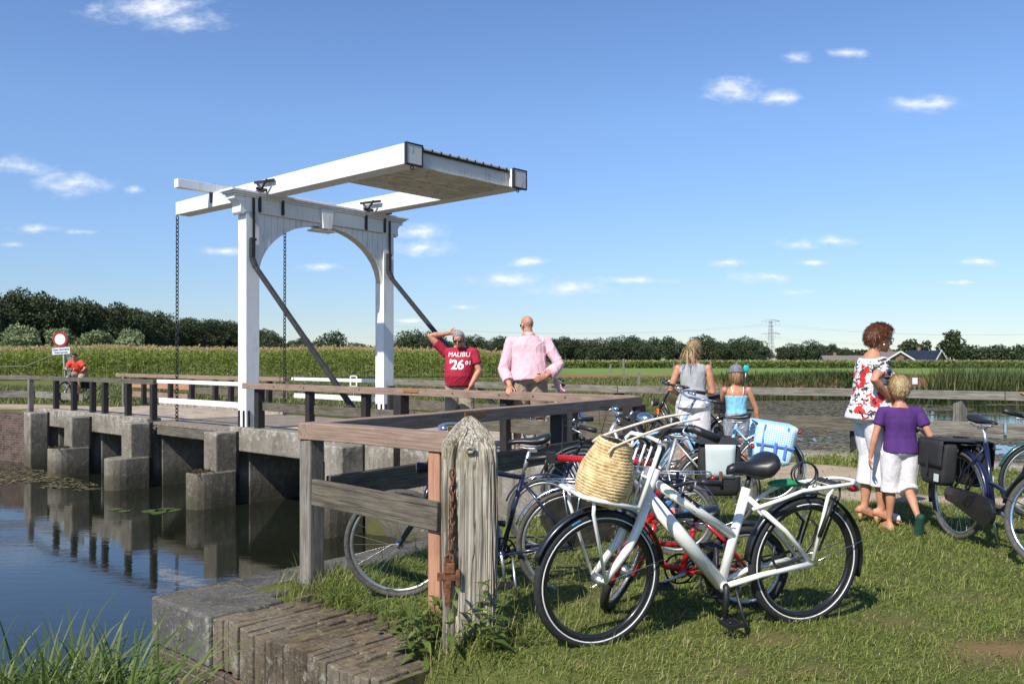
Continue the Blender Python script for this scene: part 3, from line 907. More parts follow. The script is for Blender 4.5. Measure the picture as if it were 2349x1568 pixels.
# --- quay walls
t = thing('quay_wall', 'dark brick quay wall with a concrete top at the far left bank', 'wall', ab(10, -1))
m = MB()
W = [ab(10.0, .1), Vector((-13.4, 23.5, 0)), Vector((-15.5, 23.7, 0)), Vector((-20, 22.6, 0)), Vector((-28, 20, 0))]
for p, q in zip(W[:-1], W[1:]):
    d_ = (q - p).normalized(); n_ = Vector((-d_.y, d_.x, 0)); L = (q - p).length
    o = len(m.v)
    m.add([p + Vector((0, 0, -2)), q + Vector((0, 0, -2)), q + Vector((0, 0, .02)), p + Vector((0, 0, .02)), p + n_ * .4 + Vector((0, 0, -2)), q + n_ * .4 + Vector((0, 0, -2)), q + n_ * .4 + Vector((0, 0, .02)), p + n_ * .4 + Vector((0, 0, .02))],
          [(0, 1, 2, 3), (5, 4, 7, 6), (3, 2, 6, 7)], [(0, 0, 0), (L, 0, 0), (L, 2.02, 0), (0, 2.02, 0), (0, 0, 0), (L, 0, 0), (L, 2.02, 0), (0, 2.02, 0)])
m.build('brick_face', 'brick', t, 0, world=True)
t = thing('quay_wall', 'near quay wall of dark stone coping and lichen covered bricks sticking out into the water', 'wall', ab(-9.1, -6))
cA = (-9.10, -6.32)                                      # outer corner (along, across)
def wall_run(m, p, q, w_, z0, z1):
    m.bar(Vector((p.x, p.y, (z0 + z1) / 2)), Vector((q.x, q.y, (z0 + z1) / 2)), w_, z1 - z0, seg=8, wob=.004)
m = MB(); wall_run(m, ab(-9.16, -5.52), ab(-9.16, -.2), .56, -2.2, -.12); wall_run(m, ab(-8.88, -5.775), ab(-9.62, -5.775), .53, -.42, -.118); m.build('coping_stone', 'coping', t, .02, world=True)
m = MB(); wall_run(m, ab(-8.90, -5.77), ab(-13.6, -5.77), .50, -2.2, -.425)
L = 3.8
m.g = [((Vector(v) - ab(0, 0)).dot(VA), v[2] + 10, 0) for v in m.v]
m.build('brick_face', 'brick', t, .01, world=True)
m = MB(); a = -9.63
while a > -11.15:
    wd = random.uniform(.052, .062); q = -6.02 + random.gauss(0, .004); first = True
    while q < -5.42:
        ln = .20 + random.uniform(-.015, .015) if not first else random.choice((.20, .10)) + random.uniform(-.01, .01)
        hz = random.gauss(-.002, .004) - (.0 if first else random.uniform(0, .010)) + .012 * math.sin(a * 9 + q * 7); dp = .30 + random.uniform(-.01, .01) if first else .12
        m.box(tuple(ab(a - wd / 2, q + ln / 2, -.12 + hz - dp / 2)), (ln - .001, wd - .0015, dp), BR_A + random.uniform(-.03, .03), grain=2 if first else 0)
        q += ln; first = False
    a -= wd
mm = MB(); mm.bar(ab(-9.63, -5.71, -.21), ab(-11.2, -5.71, -.21), .58, .14); mm.build('mortar_bed', 'soilcrust', t, 0, world=True)
m.build('brick_on_edge', 'lichenbrick', t, .008, world=True)

# --- oak mooring post with its chain and hasp
bx, by = -.225, 4.60
t = thing('mooring_post', 'thick bleached oak mooring post with a pointed weathered top in the foreground', 'mooring post', (bx, by, 0), RAD(4))
m = MB(); n = 28; prof = [(-.3, .135), (0, .137), (.25, .140), (.5, .142), (.75, .143), (.9, .142), (.965, .136), (1.0, .122), (1.045, .092), (1.085, .055), (1.115, .022), (1.125, .004)]
vs = []; gr = []; fs = []
rr = np.random.default_rng(3); gro = rr.uniform(-.006, .006, n * 4)
for i, (z, r_) in enumerate(prof):
    for k in range(n * 4):
        a = 2 * math.pi * k / (n * 4)
        ca, sa = math.cos(a), math.sin(a); e = .32
        x = math.copysign(abs(ca) ** e, ca); y = math.copysign(abs(sa) ** e, sa)
        sq = 1.0 if z < .95 else max(.0, 1 - (z - .95) / .12)
        x = x * sq + ca * 1.05 * (1 - sq); y = y * sq + sa * 1.05 * (1 - sq)
        q = r_ + gro[k] * (1 if z < .9 else .5) + (0 if z < .95 else .0035 * rr.normal() * min(1, r_ / .05)) + .004 * math.sin(z * 9 + k)
        cr = 0
        dd = (k - n * 3 + 2 + z * 2.2)
        if abs(dd) < 1.4 and z > .02 and z < .97: cr = .055 * (1 - abs(dd) / 1.4)
        dd = (k - n * 3 + 9 - z * 3)
        if abs(dd) < 1.0 and z < .7: cr = .034
        dd = (k - n * 3 - 9)
        if abs(dd) < 1.0 and .1 < z < .85: cr = .028
        q -= cr
        vs.append((x * q, y * q, z)); gr.append((z, x * q * .9 + y * q * .55, y * q))
nn = n * 4
for i in range(len(prof) - 1):
    for k in range(nn):
        q = (k + 1) % nn
        fs.append((i * nn + k, i * nn + q, (i + 1) * nn + q, (i + 1) * nn + k))
fs.append(tuple((len(prof) - 1) * nn + k for k in range(nn)))
m.add(vs, fs, gr, False); m.build('post_timber', 'bollardwood', t)
m = MB(); m.tube([(-.02, -.143, .965), (.0, -.152, .975), (.02, -.150, .965), (.012, -.147, .95), (-.008, -.148, .948)], .011, 8, closed=True); m.build('knot', 'bollardwood', t)
ch = chain('rusty_chain', 'rusty chain hanging down the pale oak mooring post with a rusty padlock', [(-.088, -.148, .86), (-.09, -.153, .70), (-.094, -.155, .50), (-.10, -.158, .40)], .042, .0052, 'rust', (bx, by, 0), RAD(4))
m = MB(); m.box((-.105, -.165, .365), (.055, .03, .05)); m.tube([(-.125, -.165, .38), (-.125, -.165, .42), (-.105, -.165, .437), (-.085, -.165, .42), (-.085, -.165, .38)], .007, 6); m.build('padlock', 'rust', ch, .004)
m = MB(); m.box((-.12, -.163, .32), (.095, .022, .04)); m.box((-.062, -.16, .315), (.022, .035, .08)); m.prism([(-.022, 0), (.022, 0), (.012, -.13), (-.012, -.13)], .008, (-.115, -.172, .30)); m.build('hasp', 'rust', t, .003)
# ---------------------------------------------------------------- far things: trees, corn, houses, pylon
MAT['bark'] = plain('tree_bark', (0.05, 0.04, 0.03), 0.9, 0.3, 6, bump=0.5)
MAT['oak_leaf'] = leafmat('dark_oak_leaves', [(0.024, 0.038, 0.016), (0.040, 0.056, 0.021), (0.058, 0.076, 0.028), (0.078, 0.092, 0.034)], 0.2)
MAT['far_leaf'] = leafmat('haze_tinted_leaves', [(0.030, 0.045, 0.022), (0.045, 0.064, 0.030), (0.060, 0.080, 0.036), (0.075, 0.092, 0.042)], 0.2)  # distance haze is mixed into these leaf colours as a slight blue shift
MAT['willow_leaf'] = leafmat('silver_willow_leaves', [(0.11, 0.145, 0.06), (0.18, 0.22, 0.10), (0.27, 0.31, 0.155)], 0.25)
MAT['corn'] = leafmat('corn_leaves', [(0.09, 0.13, 0.022), (0.19, 0.25, 0.045), (0.30, 0.36, 0.08), (0.46, 0.46, 0.15), (0.56, 0.42, 0.20), (0.66, 0.50, 0.27)], 0.35, 0.4)
MAT['darkreed'] = leafmat('dark_reed_leaves', [(0.03, 0.05, 0.013), (0.055, 0.08, 0.02), (0.09, 0.11, 0.03), (0.19, 0.16, 0.07)], 0.25)
MAT['farcorn'] = leafmat('far_crop_leaves', [(0.07, 0.11, 0.022), (0.11, 0.155, 0.035), (0.15, 0.19, 0.05), (0.36, 0.30, 0.13)], 0.3)
MAT['reed'] = leafmat('reed_leaves', [(0.055, 0.08, 0.018), (0.10, 0.13, 0.03), (0.15, 0.175, 0.05), (0.25, 0.22, 0.095)], 0.3)


def unit(v): return v / np.linalg.norm(v, axis=1, keepdims=True)


def leaf_quads(C, size, r, up=0.0, aspect=1.5, outward=None):
    """randomly turned leaf cards (small real leaves / clumps) at points C."""
    n = len(C)
    a = unit(r.normal(size=(n, 3)) + np.array([0, 0, up])); b = r.normal(size=(n, 3))
    if outward is not None: a = unit(a + outward * .0)
    b = unit(b - (b * a).sum(1)[:, None] * a)
    s = np.asarray(size) * r.uniform(.6, 1.3, n)
    A = a * (s * aspect / 2)[:, None]; B = b * (s / 2)[:, None]
    V = np.stack([C - A, C - B * .9 + A * .1, C + A, C + B * .9 + A * .1], 1).reshape(-1, 3)
    F = np.arange(4 * n).reshape(n, 4)
    return V, F


def crown_points(blobs, n, r, shell=0.75):
    vol = np.array([b[3] ** 2 * b[4] ** .7 for b in blobs]); w_ = vol / vol.sum()
    k = r.choice(len(blobs), n, p=w_)
    d = unit(r.normal(size=(n, 3)))
    rad = 1 - (1 - shell) * r.random(n) ** 1.0 + r.normal(0, .06, n)
    B = np.array([[b[0], b[1], b[2]] for b in blobs])[k]; Rr = np.array([[b[3], b[3], b[4]] for b in blobs])[k]
    return B + d * Rr * rad[:, None], d


def tree_mesh(name, H, Wd, seed, n=1500, leaf=.75, mat='oak_leaf', trunk=.22, shape='oak', nb=14, aspect=1.4):
    """returns (crown object, trunk object) under a root."""
    r = np.random.default_rng(seed)
    blobs = []
    z0 = H * trunk
    for i in range(nb):
        t_ = r.random()
        if shape == 'oak': prof_ = math.sin(math.pi * min(1, .18 + .78 * t_)) ** .7
        elif shape == 'round': prof_ = math.sin(math.pi * (.12 + .76 * t_)) ** .6
        elif shape == 'tall': prof_ = .75 * math.sin(math.pi * (.15 + .75 * t_)) ** .5
        else: prof_ = 1 - .5 * t_
        a = r.uniform(0, 6.28); q = r.random() ** .5 * Wd * .36 * prof_
        rb = Wd * r.uniform(.15, .25) * (.6 + .5 * prof_)
        blobs.append((q * math.cos(a), q * math.sin(a), z0 + (H - z0) * (.12 + .76 * t_), rb, rb * r.uniform(.7, .95)))
    blobs.append((0, 0, z0 + (H - z0) * .48, Wd * .30, (H - z0) * .40))
    C, d = crown_points(blobs, n, r, .72)
    V, F = leaf_quads(C, leaf, r, aspect=aspect)
    rn = np.repeat(np.clip(r.random(n) * .75 + .25 * (d[:, 2] * .5 + .5), 0, 1), 4)  # partly random, partly lighter towards the top of each clump
    # inner leaves fill the middle of every clump
    return blobs, V, F, rn


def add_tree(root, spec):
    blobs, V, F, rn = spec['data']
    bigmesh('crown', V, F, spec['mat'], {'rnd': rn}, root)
    m = MB(); H = spec['H']
    m.tube([(0, 0, -.3), (.02 * H, 0, H * .2), (0, .01 * H, H * .45), (.01 * H, 0, H * .7)], [H * .028, H * .022, H * .015, H * .005], 7)
    rr = random.Random(spec['seed'])
    for b in blobs[:6]:
        s_ = H * rr.uniform(.2, .4)
        m.tube([(0.01 * H, 0, s_), (b[0] * .5, b[1] * .5, (s_ + b[2]) / 2 + .03 * H), (b[0] * .9, b[1] * .9, b[2])], [H * .012, H * .008, H * .003], 5)
    m.build('trunk', 'bark', root)


def proto(name, label, H, Wd, seed, mat, group, **kw):
    root = thing(name, label, 'tree', (0, 0, -50), 0, group)
    add_tree(root, dict(data=tree_mesh(name, H, Wd, seed, mat=mat, **kw), mat=mat, H=H, seed=seed))
    return root


def wx(px, y): return (px - 1174.5) / 2000 * y


def place(root, x, y, s=1.0, sz=None, rz=0.0, z=0.0, first=False, label=None):
    o = root if first else copy_tree(root)
    o.location = (x, y, z); o.scale = (s, s, sz or s); o.rotation_euler = (0, 0, rz)
    if label: o['label'] = label
    return o


# the dark wood on the left: its front row and two rows behind it
FG = 'trees of the dark wood on the left'
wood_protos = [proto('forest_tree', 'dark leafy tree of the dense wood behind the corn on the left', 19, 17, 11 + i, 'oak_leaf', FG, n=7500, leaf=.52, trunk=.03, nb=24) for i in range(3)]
rw = random.Random(5); used = [False] * 3; cnt = 0
for row in range(3):
    t_ = 0.0
    while t_ < 1:
        yy = 225 + 265 * t_ ** 1.0; dens = 5.0 + 2 * row
        xx = -137 - (yy - 225) * -.012 - row * 9 + rw.uniform(-2, 2) + 4 * math.sin(yy * .05)
        # the edge bends back towards the field at its far end
        k = rw.randrange(3)
        place(wood_protos[k], xx, yy + rw.uniform(-3, 3), rw.uniform(.88, 1.08), rw.uniform(.95, 1.06) * (1.10 - .12 * t_), rw.uniform(0, 6.28), 0, first=not used[k])
        used[k] = True; cnt += 1
        t_ += dens * (1 + 1.1 * t_) / 265
for i in range(9):
    k = rw.randrange(3)
    place(wood_protos[k], -136 + 6 * i + rw.uniform(-2, 2), 498 + rw.uniform(-6, 10), rw.uniform(.85, 1.0), rw.uniform(.75, .9) - .035 * i, rw.uniform(0, 6.28))
for i in range(8):
    place(wood_protos[i % 3], -146 - 9 * i + rw.uniform(-2, 2), 218 + rw.uniform(-4, 4), 1.0, rw.uniform(1.0, 1.15), rw.uniform(0, 6.28))
# willows between the corn and the wood
WG = 'grey willows in front of the wood'
WL = ['silvery round willow at the far left edge behind the corn', 'silvery willow hidden partly by the round no entry sign', 'pale low willow just right of the no entry sign', 'pale rounded willow left of the hanging lifting chain']
wp = proto('willow', WL[0], 4.9, 5.2, 31, 'willow_leaf', WG, n=6000, leaf=.2, trunk=.05, shape='round', nb=18, aspect=2.6)
for i, (px, s_, sz) in enumerate(((47, 1.0, 1.08), (140, 1.02, 1.0), (220, .95, .96), (299, .83, .98))):
    place(wp, wx(px, 104), 104, s_, sz, i * 1.9, 0, first=(i == 0), label=WL[i])
# tree rows across the fields
RG = 'trees of the row along the horizon'
rp = [proto('field_tree', 'dark green oak in the long row along the horizon behind the fields', 12, 12, 41, 'far_leaf', RG, n=4600, leaf=.42, trunk=.02, nb=20),
      proto('field_tree', 'dark green oak in the long row along the horizon behind the fields', 13, 9, 42, 'far_leaf', RG, n=4000, leaf=.42, trunk=.02, shape='tall', nb=18),
      proto('field_tree', 'dark green oak in the long row along the horizon behind the fields', 10, 13, 43, 'far_leaf', RG, n=4600, leaf=.42, trunk=.03, shape='round', nb=20)]
HP = [(918, 60), (945, 62), (975, 58), (1005, 50), (1030, 46), (1070, 56), (1095, 50), (1120, 46), (1145, 58), (1165, 52), (1200, 48), (1235, 50), (1262, 56), (1290, 58), (1318, 54), (1345, 44), (1372, 46), (1400, 50), (1425, 54), (1450, 55), (1475, 52), (1500, 50), (1528, 52), (1556, 48),
      (1580, 46), (1604, 54), (1630, 52), (1655, 44), (1682, 50), (1703, 52), (1725, 50), (1745, 36), (1790, 34), (1812, 40), (1838, 38), (1862, 42), (1886, 40), (1910, 36), (1938, 32)]
rr_ = random.Random(9); used = [False] * 3
for px, hp in HP:
    for rowk in range(2):
        yy = 300 + rr_.uniform(-12, 12) + rowk * 14
        k = rr_.randrange(3); H0 = (12, 13, 10)[k]
        h = (hp * rr_.uniform(.88, 1.06) - (6 if rowk else 0)) / 2000 * yy + CAMZ
        sz = h / (H0 * 1.0); sx = min(max(sz * rr_.uniform(.9, 1.15), .6), 1.15)
        place(rp[k], wx(px + rr_.uniform(-4, 4) + rowk * 11, yy), yy, sx, sz, rr_.uniform(0, 6.28), 0, first=not used[k]); used[k] = True
lowp = None
LG = 'low distant trees on the horizon'
lp = proto('distant_tree', 'small distant tree of the thin low band on the horizon', 8, 14, 51, 'far_leaf', LG, n=600, leaf=1.0, trunk=.05, shape='round', nb=10); fst = True
for px, hp in [(612, 52), (632, 36), (655, 30), (680, 32), (705, 33), (730, 34), (805, 34), (840, 28), (870, 27), (900, 30)] + [(x, 26 + 4 * math.sin(x)) for x in range(2205, 2420, 14)] + [(x, 20) for x in range(1950, 2120, 18)]:
    yy = 420 + rr_.uniform(-10, 10); h = hp / 2000 * yy + CAMZ
    place(lp, wx(px, yy), yy, rr_.uniform(.85, 1.1), h / 7.6, rr_.uniform(0, 6), first=fst); fst = False
ct = proto('field_tree', 'broad rounded clump of trees alone between the chain and the brace', 13, 17, 61, 'far_leaf', None, n=2200, leaf=.75, trunk=.03, shape='round', nb=26)
place(ct, wx(757, 300), 300, .74, .83, first=True)
for i, (px, w_, hp, lab, sd, shp) in enumerate(((2092, 60, 46, 'dark broad tree standing over the farmhouse roofs', 71, 'oak'), (2126, 30, 46, 'thin airy tree right of the broad farm tree', 72, 'tall'), (2181, 58, 68, 'tall dark oak standing alone right of the farm', 73, 'round'))):
    yy = 245; H = hp / 2000 * yy + CAMZ
    fx = proto('farm_tree', lab, H, w_ / 2000 * yy * 1.12, sd, 'oak_leaf', None, n=1500 if i != 1 else 420, leaf=.6 if i != 1 else .5, trunk=.16 if i != 1 else .35, shape=shp, nb=15 if i != 1 else 9)
    place(fx, wx(px, yy), yy, 1, 1, first=True)

# farm roofs
MAT['tile'] = plain('brown_grey_roof_tiles', (0.16, 0.13, 0.12), 0.8, 0.2, 4, bump=0.3)
MAT['farmwall'] = plain('farmhouse_brick', (0.22, 0.13, 0.09), 0.9, 0.2, 5)
MAT['solar'] = plain('dark_solar_panels', (0.02, 0.025, 0.04), 0.2, 0.2, 2)
def barn(px, y, L, W_, H, eave, lab, roofmat, rz, trim=True):
    t = thing('farmhouse', lab, 'farmhouse', (wx(px, y), y, 0), rz)
    m = MB(); m.prism([(-W_ / 2, 0), (W_ / 2, 0), (W_ / 2, eave), (0, H - .1), (-W_ / 2, eave)], L, (0, -L / 2, 0), (1, 0, 0), (0, 0, 1), (0, 1, 0)); m.build('wall', 'farmwall', t)
    m = MB()
    for sg in (-1, 1):
        m.prism([(0, H), (0, H - .18), (sg * (W_ / 2 + .5), eave - .45), (sg * (W_ / 2 + .5), eave - .25)], L + .8, (0, -L / 2 - .4, 0), (1, 0, 0), (0, 0, 1), (0, 1, 0))
    m.build('roof', roofmat, t)
    if trim:
        m = MB()
        for sg in (-1, 1): m.bar((0, -L / 2 - .45, H - .05), (sg * (W_ / 2 + .5), -L / 2 - .45, eave - .3), .08, .35)
        m.build('barge_board', 'white_paint', t)
    m = MB(); m.box((W_ * .12, L * .2, H + .2), (.7, .7, 1.3)); m.build('chimney', 'farmwall', t)
    for dx in (-1.6, 1.6):
        m = MB(); m.box((dx, -L / 2 - .02, 1.4), (1.0, .08, 1.2)); m.build('window', 'solar', t)
barn(2040, 225, 9, 8.5, 3.6, 1.2, 'farmhouse with a grey tiled gabled roof and white barge boards', 'tile', .15)
barn(2120, 228, 8, 8.0, 3.9, 1.0, 'farm shed with dark solar panels on its roof', 'solar', .75)
barn(1936, 250, 12, 6, 2.7, 1.3, 'low grey roofed shed at the end of the tree row', 'tile', 1.5, False)

# pylon and its wires
MAT['galv'] = plain('galvanised_steel_lattice', (0.42, 0.45, 0.48), 0.6, 0.1, 1, metal=0.2)
PY = 900; px0 = wx(1768, PY); pyl = thing('power_pylon', 'grey steel lattice electricity pylon standing on the horizon', 'pylon', (px0, PY, 0), .2)
PH = 93 / 2000 * PY + CAMZ
m = MB(); hw_ = lambda z: 7.0 * (1 - z / (PH * .45)) + 2.3 if z < PH * .36 else 2.3 - 1.2 * (z - PH * .36) / (PH * .64) if True else 0
lv = [0, .12, .24, .34, .42, .5, .58, .66, .74, .82, .9, .97]
W_ = [7.4, 5.6, 4.0, 2.7, 2.2, 2.0, 1.9, 1.8, 1.6, 1.5, 1.3, 1.0]
for i in range(len(lv) - 1):
    z0, z1 = lv[i] * PH, lv[i + 1] * PH; a0, a1 = W_[i], W_[i + 1]
    cs0 = [(-a0, -a0, z0), (a0, -a0, z0), (a0, a0, z0), (-a0, a0, z0)]; cs1 = [(-a1, -a1, z1), (a1, -a1, z1), (a1, a1, z1), (-a1, a1, z1)]
    for k in range(4):
        q = (k + 1) % 4
        m.tube([cs0[k], cs1[k]], .20, 4); m.tube([cs0[k], cs1[q]], .12, 4); m.tube([cs0[q], cs1[k]], .12, 4); m.tube([cs1[k], cs1[q]], .12, 4)
m.build('tower', 'galv', pyl)
for zf in (.655, .955):
    m = MB(); z = zf * PH
    for sy in (-1, 1):
        m.tube([(-10.5, 0, z), (-1.8, sy * 1.6, z + 1.8), (1.8, sy * 1.6, z + 1.8), (10.5, 0, z)], .17, 4); m.tube([(-10.5, 0, z), (-1.8, sy * 1.6, z - .3), (1.8, sy * 1.6, z - .3), (10.5, 0, z)], .17, 4)
    m.build('cross_arm', 'galv', pyl)
    for x in (-10, -5.5, 5.5, 10):
        m = MB(); m.tube([(x, 0, z), (x, 0, z - 3.6)], .14, 4); m.build('insulator', 'galv', pyl)
wires = thing('power_line', 'thin drooping wires running off both sides of the pylon', 'power line', (px0, PY, 0))
for zf in (.655, .955):
    for x in (-10, 10):
        for ex, ey in ((-420, -40), (430, 60)):
            m = MB(); z0 = zf * PH - 3.6; pts = []
            for k in range(15):
                u_ = k / 14; pts.append((x + (ex) * u_, ey * u_, z0 - 4 * 11 * u_ * (1 - u_) * .9))
            m.tube(pts, .075, 4); m.build('wire', 'galv', wires)

# ---------------------------------------------------------------- corn
def ribbons(base, dirs, L, W_, droop, r, seg=3, twist=.3, lift=None):
    """arched leaf ribbons: base (n,3), horizontal unit dirs (n,2), length, width, droop."""
    n = len(base); P = []
    perp = np.stack([-dirs[:, 1], dirs[:, 0], np.zeros(n)], 1)
    up0 = lift if lift is not None else r.uniform(.7, 1.1, n)
    for i in range(seg + 1):
        t_ = i / seg
        h = L * (t_ * np.cos(up0) + .25 * droop * t_ ** 2)
        v = L * (t_ * np.sin(up0) - droop * t_ ** 2)
        c = base + np.stack([dirs[:, 0] * h, dirs[:, 1] * h, v], 1)
        wd = W_ * (1 - t_ ** 2.2) * (.55 + .45 * min(1, t_ * 3)) * .5
        tw = np.stack([np.zeros(n), np.zeros(n), twist * wd], 1)
        P.append(c - perp * wd[:, None] - tw); P.append(c + perp * wd[:, None] + tw)
    V = np.stack(P, 1)                                    # n, 2(seg+1), 3
    k = 2 * (seg + 1)
    o = (np.arange(n) * k)[:, None]
    F = np.concatenate([o + np.array([[2 * i, 2 * i + 1, 2 * i + 3, 2 * i + 2]]) for i in range(seg)], 0)
    return V.reshape(-1, 3), F, k


def corn_field():
    r = np.random.default_rng(21)
    p0 = np.array([-46.0, 55.0]); p1 = np.array([2.2, 72.5]); L = np.hypot(*(p1 - p0)); d = (p1 - p0) / L; nrm = np.array([-d[1], d[0]])
    Vs = []; Fs = []; Rs = []; off = 0
    for row in range(9):
        n = int(L / .19); s = (np.arange(n) + r.uniform(-.35, .35, n)) * .19
        P = p0 + d * s[:, None] + nrm * (row * .72 + r.normal(0, .07, n))[:, None]
        H = r.normal(2.28, .10, n) * (1 + .03 * np.sin(s * .4)) * np.clip(1.0 - .25 * smooth(s, L - 6, L), .6, 1)
        B3 = np.column_stack([P, ground_z(P)])
        # stalks
        th = r.uniform(0, 3.14, n); e = np.column_stack([np.cos(th), np.sin(th)]) * .014
        z = np.zeros(n)
        V = np.stack([B3 - np.column_stack([e, z]), B3 + np.column_stack([e, z]), B3 + np.column_stack([e * .5, H]), B3 + np.column_stack([-e * .5, H])], 1).reshape(-1, 3)
        Vs.append(V); Fs.append(np.arange(4 * n).reshape(n, 4) + off); Rs.append(np.full(4 * n, .35)); off += 4 * n
        nl = 10 if row < 4 else 6
        for k in range(nl):
            hz = (.10 + .80 * (k + r.random(n)) / nl) if row < 4 else (.45 + .5 * (k + r.random(n)) / nl)
            az = r.uniform(0, 6.283, n)
            V, F, kk = ribbons(B3 + np.column_stack([z, z, H * hz]), np.column_stack([np.cos(az), np.sin(az)]), r.uniform(.45, .85, n), np.full(n, .085), r.uniform(.5, .95, n), r)
            Vs.append(V); Fs.append(F + off); off += len(V)
            Rs.append(np.repeat(np.clip(r.normal(.30, .17, n) + (.10 if k == 0 else 0), 0, .62), kk))
        for k in range(9):                                # tassels
            az = r.uniform(0, 6.283, n)
            V, F, kk = ribbons(B3 + np.column_stack([z, z, H * .93]), np.column_stack([np.cos(az), np.sin(az)]), r.uniform(.22, .42, n), np.full(n, .04), r.uniform(.1, .4, n), r, 2, lift=r.uniform(.9, 1.5, n))
            Vs.append(V); Fs.append(F + off); off += len(V); Rs.append(np.repeat(r.uniform(.78, 1.0, n), kk))
    o = bigmesh('corn', np.concatenate(Vs), np.concatenate(Fs), 'corn', {'rnd': np.concatenate(Rs)})
    tag(o, 'tall ripe corn with tan tassels behind the bridge', 'corn field', kind='stuff')


corn_field()
# the corn behind the front rows: a leafy canopy just under the tassels
def canopy(name, label, poly_x, y0, y1, h, n, size, mat, seed, lo=.3, hi=1.0, cat='crop', yk=0.0):
    r = np.random.default_rng(seed)
    X_ = r.uniform(poly_x[0], poly_x[1], n); Y_ = y0 + (y1 - y0) * r.random(n) ** 1.6 + yk * (X_ - poly_x[0])
    Z_ = h * (lo + (hi - lo) * r.random(n))
    V, F = leaf_quads(np.column_stack([X_, Y_, Z_]), size, r, up=.5, aspect=3.0)
    R_ = np.where(Z_ > h * .88, r.uniform(.75, 1, n), r.uniform(0, .66, n))
    return tag(bigmesh(name, V, F, mat, {'rnd': np.repeat(R_, 4)}), label, cat, kind='stuff')


canopy('crop', 'far strip of green crop along the foot of the tree row', (8, 120), 150, 178, 1.25, 40000, .24, 'farcorn', 77, 0, 1.0)


# ---------------------------------------------------------------- reeds and bank plants
def tuft_field(name, label, pts, hmin, hmax, wid, mat, seed, blades=7, spread=.12, droop=(.2, .6), cat='plants', kind='stuff', lift=(1.1, 1.5), rlo=0, rhi=1.0, seg=3, zoff=-.02):
    r = np.random.default_rng(seed); n = len(pts)
    P = np.repeat(np.asarray(pts, float), blades, 0); m_ = len(P)
    P = P + r.normal(0, spread, P.shape)
    hs = np.repeat(r.uniform(hmin, hmax, n), blades) * r.uniform(.6, 1.1, m_)
    az = r.uniform(0, 6.283, m_)
    B3 = np.column_stack([P, np.maximum(ground_z(P), WATER_Z - .1) + zoff])
    V, F, kk = ribbons(B3, np.column_stack([np.cos(az), np.sin(az)]), hs, np.full(m_, wid) * r.uniform(.7, 1.3, m_), r.uniform(*droop, m_), r, seg, lift=r.uniform(*lift, m_))
    return tag(bigmesh(name, V, F, mat, {'rnd': np.repeat(r.uniform(rlo, rhi, m_), kk)}), label, cat, kind=kind)


def scatter_poly(poly, n, r, test=None):
    poly = np.array(poly); lo, hi = poly.min(0), poly.max(0); out = []
    while len(out) < n:
        P = r.uniform(lo, hi, (n * 2, 2)); P = P[sdist(P, poly) > 0]
        if test is not None: P = P[test(P)]
        out += list(P)
        if len(P) == 0: break
    return np.array(out[:n])


rv = np.random.default_rng(99)
# far bank of the pond, rough grass tongue, taller reed bed on the right
tuft_field('bank_grass', 'rough green grass on the far bank beyond the bridge', scatter_poly([(-28, 33), (-2, 30), (3, 20), (3.4, 14.4), (8.3, 40), (10, 57), (16, 62), (30, 68), (46, 80), (46, 84), (8, 66), (-30, 46)], 11000, rv, lambda P: (sdist(P, POND) < .3) & (sdist(P, CANAL) < .3)),
           .2, .5, .035, 'reed', 1, 6, .25, rlo=.1, rhi=1.0, cat='grass')
tuft_field('bank_grass', 'uneven green grass close behind the bridge railing and quay fence', scatter_poly([xy(-9, 3.7), xy(-3.8, 3.8), xy(-3.3, 12), (-1, 30), (7.6, 38), (2.9, 14.2)], 6000, rv, lambda P: sdist(P, CANAL) < .1), .12, .34, .014, 'reed', 2, 7, .08, rlo=.15, rhi=.9, cat='grass')
tuft_field('bank_grass', 'flat rough grass of the left bank beyond the bridge end', scatter_poly([xy(11, 4), xy(17, 4), xy(30, 14), (-30, 50), (-48, 50), (-30, 26), (-20, 25)], 7000, rv, lambda P: way_dist(P) > 1.8), .12, .4, .03, 'reed', 12, 6, .15, rlo=.2, rhi=.95, cat='grass')
RB = [(14, 59), (20, 62), (30, 66.5), (46, 79), (46, 82), (28, 72), (14, 63)]
tuft_field('reed_bed', 'reeds and sedge along the far edge of the pond left of the woman', scatter_poly([(15, 59), (22, 62.5), (30, 66), (30, 71), (15, 63)], 900, rv), .4, 1.15, .05, 'darkreed', 3, 8, .5, rlo=.0, rhi=.8, cat='reeds', droop=(.1, .4))
tuft_field('reed_bed', 'tall dense reed bed at the right edge across the pond', scatter_poly([(29, 61), (34, 62), (50, 64), (70, 66), (80, 72), (50, 78), (36, 72)], 3000, rv), 1.5, 3.3, .06, 'darkreed', 4, 8, .4, rlo=.0, rhi=.9, cat='reeds', droop=(.05, .35))
tuft_field('reed_bed', 'low green bushes and reeds behind the boy at the pond edge', scatter_poly([(23, 59), (33, 60), (33, 67), (25, 66)], 900, rv), .6, 1.6, .08, 'darkreed', 5, 8, .3, rlo=.0, rhi=.55, cat='reeds', droop=(.3, .8))
tuft_field('reed_bed', 'tall water plants at the near right corner of the pond', scatter_poly([(6.6, 11.2), (8.8, 9.6), (11, 9.2), (10.5, 11.0), (7.6, 12.4)], 330, rv), .5, 1.25, .02, 'reed', 6, 8, .12, rlo=.1, rhi=1.0, cat='reeds', droop=(.1, .5))

